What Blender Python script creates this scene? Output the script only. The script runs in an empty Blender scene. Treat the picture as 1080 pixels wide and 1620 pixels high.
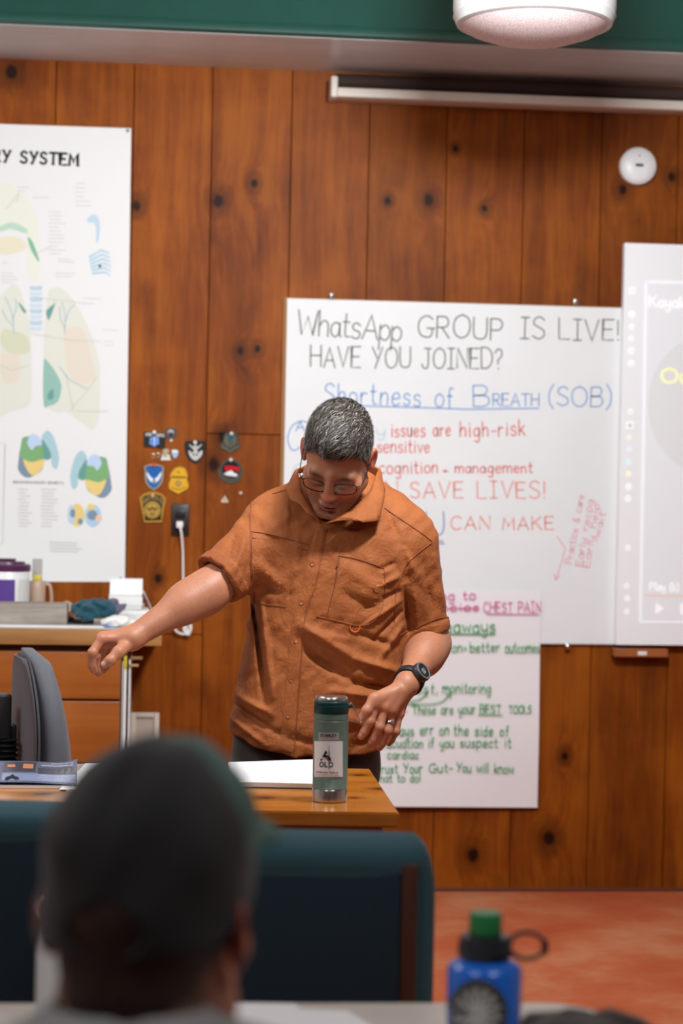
import bpy, bmesh, math, random
import numpy as np
from mathutils import Vector, Matrix
from mathutils.bvhtree import BVHTree

random.seed(7)
rng = np.random.default_rng(7)
SC = bpy.context.scene
COL = SC.collection

# ------------------------------------------------------------------ camera
F = 3000.0                      # focal length in pixels of the 1080x1620 frame
CAM = Vector((0, 0, 1.384))
YAW, PITCH, ROLL = math.radians(5.45), math.radians(0.48), 0.0195
fwd = Vector((math.sin(YAW) * math.cos(PITCH), math.cos(YAW) * math.cos(PITCH), -math.sin(PITCH)))
r0 = Vector((math.cos(YAW), -math.sin(YAW), 0))
u0 = r0.cross(fwd)
rgt = r0 * math.cos(ROLL) + u0 * math.sin(ROLL)
upv = u0 * math.cos(ROLL) - r0 * math.sin(ROLL)
cd = bpy.data.cameras.new('camera')
cam = bpy.data.objects.new('camera', cd)
COL.objects.link(cam)
cam.matrix_world = Matrix(((rgt.x, upv.x, -fwd.x, CAM.x), (rgt.y, upv.y, -fwd.y, CAM.y),
                           (rgt.z, upv.z, -fwd.z, CAM.z), (0, 0, 0, 1)))
cd.sensor_fit = 'VERTICAL'
cd.sensor_height = 36.0
cd.sensor_width = 24.0
cd.lens = 36.0 * F / 1620.0
cd.clip_start = 0.05
cd.dof.use_dof = True
cd.dof.focus_distance = 4.45
cd.dof.aperture_fstop = 2.9
SC.camera = cam

# ------------------------------------------------------------------ light
SC.view_settings.view_transform = 'Standard'
SC.view_settings.look = 'None'
SC.view_settings.exposure = -0.08
SC.view_settings.gamma = 1.0
SC.view_settings.use_curve_mapping = False
w = bpy.data.worlds.new('world')
SC.world = w
w.use_nodes = True
w.node_tree.nodes['Background'].inputs[0].default_value = (0.9, 0.95, 1, 1)
w.node_tree.nodes['Background'].inputs[1].default_value = 0.3


def area(name, loc, target, sx, sy, power, col=(0.93, 0.97, 1.0)):
    d = bpy.data.lights.new(name, 'AREA')
    d.shape = 'RECTANGLE'
    d.size, d.size_y = sx, sy
    d.energy = power
    d.color = col
    o = bpy.data.objects.new(name, d)
    COL.objects.link(o)
    o.location = loc
    o.rotation_euler = (Vector(target) - Vector(loc)).to_track_quat('-Z', 'Y').to_euler()
    return o


area('pendant_lamp_centre', (0.79, 3.75, 2.695), (0.66, 6.0, 1.6), 0.30, 0.14, 74)
area('pendant_lamp_left', (-1.2, 3.75, 2.50), (-0.9, 6.0, 1.2), 0.6, 0.25, 17)
area('ceiling_lamp_middle', (0.1, 4.35, 3.2), (0.1, 4.5, 0), 1.2, 0.5, 10)
area('ceiling_lamp_left', (-2.0, 4.4, 3.2), (-1.8, 4.6, 0), 1.2, 0.5, 20)
area('ceiling_lamp_rear_left', (-1.3, 0.8, 3.2), (-1.0, 2.0, 0), 1.2, 0.6, 24)
area('ceiling_lamp_rear_right', (1.3, 0.8, 3.2), (1.0, 2.0, 0), 1.2, 0.6, 24)

# ------------------------------------------------------------------ pixel helpers
D = 6.6                         # the panelled wall stands at y = D
YM = 4.66                       # the standing man


def ray(px, py):
    return (fwd + rgt * ((px - 540) / F) - upv * ((py - 810) / F)).normalized()


def at_y(px, py, y):
    d = ray(px, py)
    return CAM + d * ((y - CAM.y) / d.y)


def at_z(px, py, z):
    d = ray(px, py)
    return CAM + d * ((z - CAM.z) / d.z)


def M(px, py, dy=0.0):
    return at_y(px, py, YM + dy)


# ------------------------------------------------------------------ object helpers
def link(name, mesh, mats=None, parent=None):
    o = bpy.data.objects.new(name, mesh)
    COL.objects.link(o)
    for m in (mats if isinstance(mats, (list, tuple)) else [mats]):
        if m is not None:
            mesh.materials.append(m)
    if parent is not None:
        o.parent = parent
    return o


def mesh_from(name, verts, faces, mats=None, parent=None, smooth=False, midx=None):
    me = bpy.data.meshes.new(name)
    me.from_pydata([tuple(v) for v in verts], [], [tuple(f) for f in faces])
    me.update()
    if smooth:
        me.polygons.foreach_set('use_smooth', [True] * len(me.polygons))
    o = link(name, me, mats, parent)
    if midx is not None:
        me.polygons.foreach_set('material_index', midx)
    return o


def tag(o, label=None, cat=None, group=None, kind=None):
    if label:
        o['label'] = label
    if cat:
        o['category'] = cat
    if group:
        o['group'] = group
    if kind:
        o['kind'] = kind
    return o


def thing(name, label, cat, loc=(0, 0, 0), rz=0.0, group=None):
    o = bpy.data.objects.new(name, None)
    COL.objects.link(o)
    o.location = loc
    o.rotation_euler = (0, 0, rz)
    o.empty_display_size = 0.05
    return tag(o, label, cat, group)


def dup(root, label, loc=None, rz=None):
    r = root.copy()
    COL.objects.link(r)
    r['label'] = label
    if loc is not None:
        r.location = loc
    if rz is not None:
        r.rotation_euler = (0, 0, rz)
    for ch in list(root.children):
        c = ch.copy()
        COL.objects.link(c)
        c.parent = r
        for g in ch.children:
            k = g.copy()
            COL.objects.link(k)
            k.parent = c
    return r


class MB:
    """collects simple shapes and links them as one mesh object"""

    def __init__(self):
        self.v, self.f, self.s, self.m = [], [], [], []
        self.mi = 0

    def add(self, verts, faces, smooth=False):
        n = len(self.v)
        self.v += [Vector(v) for v in verts]
        self.f += [tuple(i + n for i in f) for f in faces]
        self.s += [smooth] * len(faces)
        self.m += [self.mi] * len(faces)
        return self

    def box(self, lo, hi, b=0.0, mat=None):
        bm = bmesh.new()
        bmesh.ops.create_cube(bm, size=1)
        c = [(lo[i] + hi[i]) / 2 for i in range(3)]
        s = [max(hi[i] - lo[i], 1e-5) for i in range(3)]
        for v in bm.verts:
            v.co = Vector((c[i] + v.co[i] * s[i] for i in range(3)))
        if b > 0:
            bmesh.ops.bevel(bm, geom=list(bm.edges), offset=min(b, min(s) * 0.49), segments=3, affect='EDGES', profile=0.5)
        self._bm(bm, b > 0, mat)
        return self

    def _bm(self, bm, smooth, mat=None):
        bm.verts.ensure_lookup_table()
        for i, v in enumerate(bm.verts):
            v.index = i
        self.add([(mat @ v.co) if mat else v.co.copy() for v in bm.verts], [[v.index for v in f.verts] for f in bm.faces], smooth)
        bm.free()

    def tube(self, pts, r, seg=8, caps=True, closed=False):
        pts = [Vector(p) for p in pts]
        n = len(pts)
        rr = r if isinstance(r, (list, tuple)) else [r] * n
        vs, fs = [], []
        up = None
        for i, p in enumerate(pts):
            if closed:
                t = pts[(i + 1) % n] - pts[i - 1]
            else:
                t = pts[min(i + 1, n - 1)] - pts[max(i - 1, 0)]
            t.normalize()
            if up is None:
                up = t.orthogonal().normalized()
            up = (up - t * up.dot(t))
            if up.length < 1e-6:
                up = t.orthogonal()
            up.normalize()
            s = t.cross(up)
            for k in range(seg):
                a = 2 * math.pi * k / seg
                vs.append(p + (up * math.cos(a) + s * math.sin(a)) * rr[i])
        for i in range(n if closed else n - 1):
            j = (i + 1) % n
            for k in range(seg):
                k2 = (k + 1) % seg
                fs.append((i * seg + k, i * seg + k2, j * seg + k2, j * seg + k))
        if caps and not closed:
            fs.append(tuple(range(seg))[::-1])
            fs.append(tuple((n - 1) * seg + k for k in range(seg)))
        return self.add(vs, fs, True)

    def lathe(self, prof, seg=32, mat=None, smooth=True):
        """profile of (radius, z), turned about z"""
        vs, fs = [], []
        n = len(prof)
        for i in range(seg):
            a = 2 * math.pi * i / seg
            for (r, z) in prof:
                v = Vector((r * math.cos(a), r * math.sin(a), z))
                vs.append(mat @ v if mat else v)
        for i in range(seg):
            j = (i + 1) % seg
            for k in range(n - 1):
                fs.append((i * n + k, j * n + k, j * n + k + 1, i * n + k + 1))
        if prof[0][0] > 1e-6:
            fs.append(tuple(i * n for i in range(seg))[::-1])
        if prof[-1][0] > 1e-6:
            fs.append(tuple(i * n + n - 1 for i in range(seg)))
        return self.add(vs, fs, smooth)

    def slab(self, outline, nrm, th):
        """prism: a planar outline (3-D points) thickened by th along nrm (front face is at outline + nrm*th)"""
        n = len(outline)
        o = [Vector(p) for p in outline]
        nv = Vector(nrm) * th
        vs = o + [p + nv for p in o]
        fs = [tuple(range(n))[::-1], tuple(range(n, 2 * n))]
        for i in range(n):
            j = (i + 1) % n
            fs.append((i, j, n + j, n + i))
        return self.add(vs, fs)

    def build(self, name, mats=None, parent=None, autosmooth=True):
        me = bpy.data.meshes.new(name)
        me.from_pydata([tuple(v) for v in self.v], [], self.f)
        me.polygons.foreach_set('use_smooth', self.s)
        me.polygons.foreach_set('material_index', self.m)
        bm = bmesh.new()
        bm.from_mesh(me)
        bmesh.ops.recalc_face_normals(bm, faces=list(bm.faces))
        bm.to_mesh(me)
        bm.free()
        if autosmooth:
            me.update()
            for e in _sharp_edges(me):
                me.edges[e].use_edge_sharp = True
        return link(name, me, mats, parent)


def _sharp_edges(me, ang=math.radians(42)):
    bm = bmesh.new()
    bm.from_mesh(me)
    out = [e.index for e in bm.edges if len(e.link_faces) == 2 and e.calc_face_angle(0) > ang]
    bm.free()
    return out


# ------------------------------------------------------------------ signed-distance fields -> one continuous mesh
class Field:
    def __init__(self, lo, hi, h):
        self.lo, self.h = np.array(lo, float), h
        n = [int(math.ceil((hi[i] - lo[i]) / h)) + 1 for i in range(3)]
        self.ax = [(lo[i] + h * np.arange(n[i])).astype(np.float32) for i in range(3)]
        self.d = np.full(n, 0.5, np.float32)

    def sub(self, lo, hi):
        s, g = [], []
        for i in range(3):
            a = max(0, int((lo[i] - self.lo[i]) / self.h) - 1)
            b = min(len(self.ax[i]), int((hi[i] - self.lo[i]) / self.h) + 3)
            if b <= a:
                return None, None
            s.append(slice(a, b))
            sh = [1, 1, 1]
            sh[i] = -1
            g.append(self.ax[i][a:b].reshape(sh))
        return tuple(s), g

    def mix(self, s, e, k, op):
        d = self.d[s]
        if op == '-':
            e = -e
            hh = np.clip(0.5 - 0.5 * (d - e) / max(k, 1e-6), 0, 1)
            self.d[s] = d + (e - d) * hh + k * hh * (1 - hh)
        else:
            hh = np.clip(0.5 + 0.5 * (d - e) / max(k, 1e-6), 0, 1)
            self.d[s] = d + (e - d) * hh - k * hh * (1 - hh)

    def cap(self, a, b, ra, rb=None, k=0.01, op='+'):
        rb = ra if rb is None else rb
        a, b = np.array(a, float), np.array(b, float)
        m = max(ra, rb) + k + 3 * self.h
        s, g = self.sub(np.minimum(a, b) - m, np.maximum(a, b) + m)
        if s is None:
            return self
        ab = b - a
        L = max(float(ab @ ab), 1e-12)
        px, py, pz = g[0] - a[0], g[1] - a[1], g[2] - a[2]
        t = np.clip((px * ab[0] + py * ab[1] + pz * ab[2]) / L, 0, 1).astype(np.float32)
        e = np.sqrt((px - t * ab[0]) ** 2 + (py - t * ab[1]) ** 2 + (pz - t * ab[2]) ** 2) - (ra + (rb - ra) * t)
        self.mix(s, e.astype(np.float32), k, op)
        return self

    def chain(self, pts, rr, k=0.01):
        for i in range(len(pts) - 1):
            self.cap(pts[i], pts[i + 1], rr[i], rr[i + 1], k)
        return self

    def ell(self, c, r, R=None, k=0.01, op='+'):
        c = np.array(c, float)
        R = np.eye(3) if R is None else np.array(R)
        m = max(r) + k + 3 * self.h
        s, g = self.sub(c - m, c + m)
        if s is None:
            return self
        p = [g[i] - c[i] for i in range(3)]
        q = [p[0] * R[0][i] + p[1] * R[1][i] + p[2] * R[2][i] for i in range(3)]   # local coordinates
        k0 = np.sqrt(sum((q[i] / r[i]) ** 2 for i in range(3)))
        k1 = np.sqrt(sum((q[i] / r[i] ** 2) ** 2 for i in range(3)))
        e = k0 * (k0 - 1) / np.maximum(k1, 1e-6)
        self.mix(s, e.astype(np.float32), k, op)
        return self

    def plane(self, p, n, k=0.0, lo=None, hi=None):
        """cut away what lies on the side the normal points to (optionally only inside a box)"""
        lo = self.lo if lo is None else lo
        hi = [a[-1] for a in self.ax] if hi is None else hi
        s, g = self.sub(lo, hi)
        e = (g[0] - p[0]) * n[0] + (g[1] - p[1]) * n[1] + (g[2] - p[2]) * n[2]
        self.d[s] = np.maximum(self.d[s], e.astype(np.float32))
        return self

    def mesh(self):
        d = self.d
        S = d < 0
        nx, ny, nz = d.shape
        cnt = np.zeros((nx - 1, ny - 1, nz - 1), np.int8)
        for i in (0, 1):
            for j in (0, 1):
                for k in (0, 1):
                    cnt += S[i:nx - 1 + i, j:ny - 1 + j, k:nz - 1 + k]
        act = (cnt > 0) & (cnt < 8)
        I, J, K = np.nonzero(act)
        idx = np.full(act.shape, -1, np.int32)
        idx[I, J, K] = np.arange(len(I))
        acc = np.zeros((len(I), 3))
        num = np.zeros(len(I))
        C = [(i, j, k) for i in (0, 1) for j in (0, 1) for k in (0, 1)]
        for a in C:
            for ax in range(3):
                if a[ax] == 1:
                    continue
                b = list(a)
                b[ax] = 1
                v0 = d[I + a[0], J + a[1], K + a[2]]
                v1 = d[I + b[0], J + b[1], K + b[2]]
                x = (v0 < 0) != (v1 < 0)
                t = np.where(x, v0 / np.where(x, v0 - v1, 1), 0)
                p = np.array([np.full(len(I), a[q], float) for q in range(3)]).T
                p[:, ax] = t
                acc += p * x[:, None]
                num += x
        P = acc / num[:, None] + np.array([I, J, K]).T
        P = self.lo + P * self.h
        quads = []
        for ax in range(3):
            sl0 = [slice(1, n - 1) for n in d.shape]
            sl1 = [slice(1, n - 1) for n in d.shape]
            sl0[ax] = slice(0, d.shape[ax] - 1)
            sl1[ax] = slice(1, d.shape[ax])
            A, B = S[tuple(sl0)], S[tuple(sl1)]
            e = np.nonzero(A != B)
            off = [1, 1, 1]
            off[ax] = 0
            c = [e[q] + off[q] for q in range(3)]
            u, v = (ax + 1) % 3, (ax + 2) % 3

            def cell(du, dv):
                q = [c[0].copy(), c[1].copy(), c[2].copy()]
                q[u] -= du
                q[v] -= dv
                return idx[q[0], q[1], q[2]]
            q = np.stack([cell(1, 1), cell(0, 1), cell(0, 0), cell(1, 0)], 1)
            fl = ~A[e]
            q[fl] = q[fl][:, ::-1]
            quads.append(q)
        return P, np.concatenate(quads)


def relax(P, Q, it=2, lam=0.5):
    E = np.concatenate([Q[:, [i, (i + 1) % 4]] for i in range(4)])
    n = len(P)
    deg = np.bincount(E[:, 0], minlength=n) + np.bincount(E[:, 1], minlength=n)
    for _ in range(it):
        acc = np.zeros_like(P)
        for c in range(3):
            acc[:, c] = np.bincount(E[:, 0], P[E[:, 1], c], n) + np.bincount(E[:, 1], P[E[:, 0], c], n)
        P = P + lam * (acc / np.maximum(deg, 1)[:, None] - P)
    return P


def np_mesh(name, P, Q, mats=None, parent=None, col=None):
    me = bpy.data.meshes.new(name)
    me.vertices.add(len(P))
    me.vertices.foreach_set('co', np.asarray(P, np.float32).ravel())
    m = Q.shape[1]
    me.loops.add(Q.size)
    me.loops.foreach_set('vertex_index', Q.astype(np.int32).ravel())
    me.polygons.add(len(Q))
    me.polygons.foreach_set('loop_start', np.arange(0, Q.size, m, dtype=np.int32))
    me.polygons.foreach_set('use_smooth', np.ones(len(Q), bool))
    me.update(calc_edges=True)
    me.validate()
    if col is not None:
        at = me.color_attributes.new('Col', 'FLOAT_COLOR', 'POINT')
        c4 = np.ones((len(P), 4), np.float32)
        c4[:, :3] = col
        at.data.foreach_set('color', c4.ravel())
    return link(name, me, mats, parent)


# ------------------------------------------------------------------ materials
def srgb(r, g, b):
    return tuple(((c / 255) / 12.92 if c / 255 <= 0.04045 else ((c / 255 + 0.055) / 1.055) ** 2.4) for c in (r, g, b))


class NT:
    def __init__(self, name):
        self.m = bpy.data.materials.new(name)
        self.m.use_nodes = True
        self.t = self.m.node_tree
        self.t.nodes.clear()
        self.out = self.n('ShaderNodeOutputMaterial')
        self.b = self.n('ShaderNodeBsdfPrincipled')
        self.l(self.b.outputs[0], self.out.inputs[0])

    def n(self, t, **kw):
        x = self.t.nodes.new(t)
        for k, v in kw.items():
            setattr(x, k, v)
        return x

    def l(self, a, b):
        self.t.links.new(a, b)

    def coord(self, sc=(1, 1, 1), which='Object'):
        tc = self.n('ShaderNodeTexCoord')
        mp = self.n('ShaderNodeMapping')
        mp.inputs['Scale'].default_value = sc
        self.l(tc.outputs[which], mp.inputs[0])
        return mp.outputs[0]

    def noise(self, vec, scale, detail=3, rough=0.55, dist=0.0):
        x = self.n('ShaderNodeTexNoise')
        x.inputs['Scale'].default_value = scale
        x.inputs['Detail'].default_value = detail
        x.inputs['Roughness'].default_value = rough
        x.inputs['Distortion'].default_value = dist
        self.l(vec, x.inputs['Vector'])
        return x.outputs['Fac']

    def ramp(self, fac, stops):
        x = self.n('ShaderNodeValToRGB')
        e = x.color_ramp.elements
        while len(e) < len(stops):
            e.new(0.5)
        for i, (p, c) in enumerate(stops):
            e[i].position = p
            e[i].color = (*c, 1) if len(c) == 3 else c
        self.l(fac, x.inputs[0])
        return x.outputs[0]

    def mixc(self, fac, a, b, mode='MIX'):
        x = self.n('ShaderNodeMix', data_type='RGBA', blend_type=mode)
        for s, v in ((0, fac), (6, a), (7, b)):
            if isinstance(v, (int, float)):
                x.inputs[s].default_value = v
            elif isinstance(v, tuple):
                x.inputs[s].default_value = (*v, 1) if len(v) == 3 else v
            else:
                self.l(v, x.inputs[s])
        return x.outputs[2]

    def math(self, op, a, b=0.0, c=None):
        x = self.n('ShaderNodeMath', operation=op)
        for i, v in enumerate((a, b) if c is None else (a, b, c)):
            if isinstance(v, (int, float)):
                x.inputs[i].default_value = v
            else:
                self.l(v, x.inputs[i])
        return x.outputs[0]

    def bump(self, h, strength=0.3, dist=0.002):
        x = self.n('ShaderNodeBump')
        x.inputs['Strength'].default_value = strength
        x.inputs['Distance'].default_value = dist
        self.l(h, x.inputs['Height'])
        self.l(x.outputs[0], self.b.inputs['Normal'])

    def set(self, **kw):
        for k, v in kw.items():
            self.b.inputs[k.replace('_', ' ')].default_value = v
        return self


def mat(name, c, rough=0.5, metal=0.0, var=0.0, vscale=20, bump=0.0, bscale=200, bdist=0.001, spec=None, coat=0.0):
    t = NT(name)
    t.set(Roughness=rough, Metallic=metal)
    if spec is not None:
        t.b.inputs['Specular IOR Level'].default_value = spec
    if coat:
        t.b.inputs['Coat Weight'].default_value = coat
        t.b.inputs['Coat Roughness'].default_value = 0.08
    t.b.inputs['Base Color'].default_value = (*c, 1)
    if var or bump:
        v = t.coord()
    if var:
        f = t.noise(v, vscale, 4)
        dk = tuple(x * (1 - var) for x in c)
        lt = tuple(min(1, x * (1 + var)) for x in c)
        t.l(t.ramp(f, [(0.3, dk), (0.7, lt)]), t.b.inputs['Base Color'])
    if bump:
        t.bump(t.noise(v, bscale, 3), bump, bdist)
    return t.m


def cloth(name, c, scale=900, rough=0.85, var=0.12, bump=0.35, sheen=0.2):
    t = NT(name)
    t.set(Roughness=rough)
    t.b.inputs['Sheen Weight'].default_value = sheen
    t.b.inputs['Specular IOR Level'].default_value = 0.25
    v = t.coord()
    f = t.noise(v, scale, 2, 0.7)
    g = t.noise(v, 14, 3)
    a = t.ramp(f, [(0.25, tuple(x * (1 - var * 2) for x in c)), (0.75, tuple(min(1, x * (1 + var)) for x in c))])
    col = t.mixc(t.math('MULTIPLY', g, 0.5), a, tuple(x * 0.85 for x in c))
    t.l(col, t.b.inputs['Base Color'])
    t.bump(f, bump, 0.0006)
    return t.m


def wood(name, c_dark, c_mid, c_light, axis=0, flat=1, scale=1.0, rough=0.4, knots=(), coat=0.0, attr=None, bump=0.12, spec=0.4):
    """grain runs along `axis`; knots are (x, y, z, radius) in object space"""
    t = NT(name)
    t.set(Roughness=rough)
    t.b.inputs['Specular IOR Level'].default_value = spec
    t.b.inputs['Coat Weight'].default_value = coat
    t.b.inputs['Coat Roughness'].default_value = 0.15
    sc = [14 * scale] * 3
    sc[axis] = 1.1 * scale
    tc = t.n('ShaderNodeTexCoord')
    P = tc.outputs['Object']
    kd = None
    for kx in knots:
        c3, rk = kx[:3], kx[3]
        sub = t.n('ShaderNodeVectorMath', operation='SUBTRACT')
        t.l(P, sub.inputs[0])
        sub.inputs[1].default_value = c3
        mul = t.n('ShaderNodeVectorMath', operation='MULTIPLY')
        t.l(sub.outputs[0], mul.inputs[0])
        s3 = [1 / rk] * 3
        s3[axis] = 0.8 / rk
        s3[flat] *= 0.05
        mul.inputs[1].default_value = s3
        ln = t.n('ShaderNodeVectorMath', operation='LENGTH')
        t.l(mul.outputs[0], ln.inputs[0])
        kd = ln.outputs['Value'] if kd is None else t.math('MINIMUM', kd, ln.outputs['Value'])
    mp = t.n('ShaderNodeMapping')
    mp.inputs['Scale'].default_value = sc
    t.l(P, mp.inputs[0])
    vec = mp.outputs[0]
    if attr:
        at = t.n('ShaderNodeAttribute', attribute_name=attr)
        ad = t.n('ShaderNodeVectorMath', operation='MULTIPLY_ADD')
        t.l(at.outputs['Color'], ad.inputs[0])
        ad.inputs[1].default_value = (37, 41, 53)
        t.l(vec, ad.inputs[2])
        vec = ad.outputs[0]
    if kd is not None:
        # the grain bends around the knots
        sw = t.math('DIVIDE', 1.2, t.math('ADD', kd, 0.55))
        cb = t.n('ShaderNodeCombineXYZ')
        for i in range(3):
            t.l(sw, cb.inputs[i])
        ad2 = t.n('ShaderNodeVectorMath', operation='ADD')
        t.l(vec, ad2.inputs[0])
        t.l(cb.outputs[0], ad2.inputs[1])
        vec = ad2.outputs[0]
    g1 = t.noise(vec, 1.0, 5, 0.6, 0.8)
    g2 = t.noise(vec, 4.5, 4, 0.65, 0.3)
    f = t.math('ADD', t.math('MULTIPLY', g1, 0.65), t.math('MULTIPLY', g2, 0.35))
    col = t.ramp(f, [(0.3, c_dark), (0.5, c_mid), (0.68, c_light)])
    bl = t.noise(P, 2.3, 5, 0.6)
    col = t.mixc(t.math('MULTIPLY', bl, 0.7), col, t.ramp(bl, [(0.38, c_dark), (0.62, c_light)]))
    if attr:
        sep = t.n('ShaderNodeSeparateColor')
        t.l(at.outputs['Color'], sep.inputs[0])
        k = t.math('ADD', t.math('MULTIPLY', sep.outputs[0], 0.5), 0.72)
        cb = t.n('ShaderNodeCombineColor')
        for i in range(3):
            t.l(k, cb.inputs[i])
        col = t.mixc(1.0, col, cb.outputs[0], 'MULTIPLY')
    if kd is not None:
        kn = t.noise(P, 60, 2)
        kk = t.math('ADD', kd, t.math('MULTIPLY', t.math('SUBTRACT', kn, 0.5), 0.5))
        halo = t.ramp(t.math('DIVIDE', kk, 4.0), [(0.15, (0.75, 0.75, 0.75)), (0.75, (0, 0, 0))])
        col = t.mixc(halo, col, tuple(x * 0.55 for x in c_dark))
        core = t.ramp(kk, [(0.55, (0.95, 0.95, 0.95)), (1.0, (0, 0, 0))])
        col = t.mixc(core, col, tuple(x * 0.16 for x in c_dark))
    t.l(col, t.b.inputs['Base Color'])
    t.bump(g2, bump, 0.001)
    return t.m


MATS = {}
MATS['white_paper'] = mat('white_paper', (0.82, 0.82, 0.81), 0.6)
MATS['white_plastic'] = mat('white_plastic', (0.78, 0.78, 0.76), 0.35)
MATS['black_plastic'] = mat('black_plastic', (0.012, 0.012, 0.013), 0.35)
MATS['dark_grey'] = mat('dark_grey', (0.045, 0.045, 0.048), 0.6)
MATS['steel'] = mat('steel', (0.62, 0.6, 0.58), 0.24, 1.0)
MATS['chrome'] = mat('chrome', (0.75, 0.74, 0.72), 0.12, 1.0)
MATS['brass'] = mat('brass', (0.5, 0.4, 0.25), 0.35, 1.0)
_ink = {}


def ink(c, rough=0.6):
    k = tuple(round(x, 3) for x in c)
    if k not in _ink:
        _ink[k] = mat('ink_%d' % len(_ink), c, rough, spec=.1)
    return _ink[k]
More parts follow.
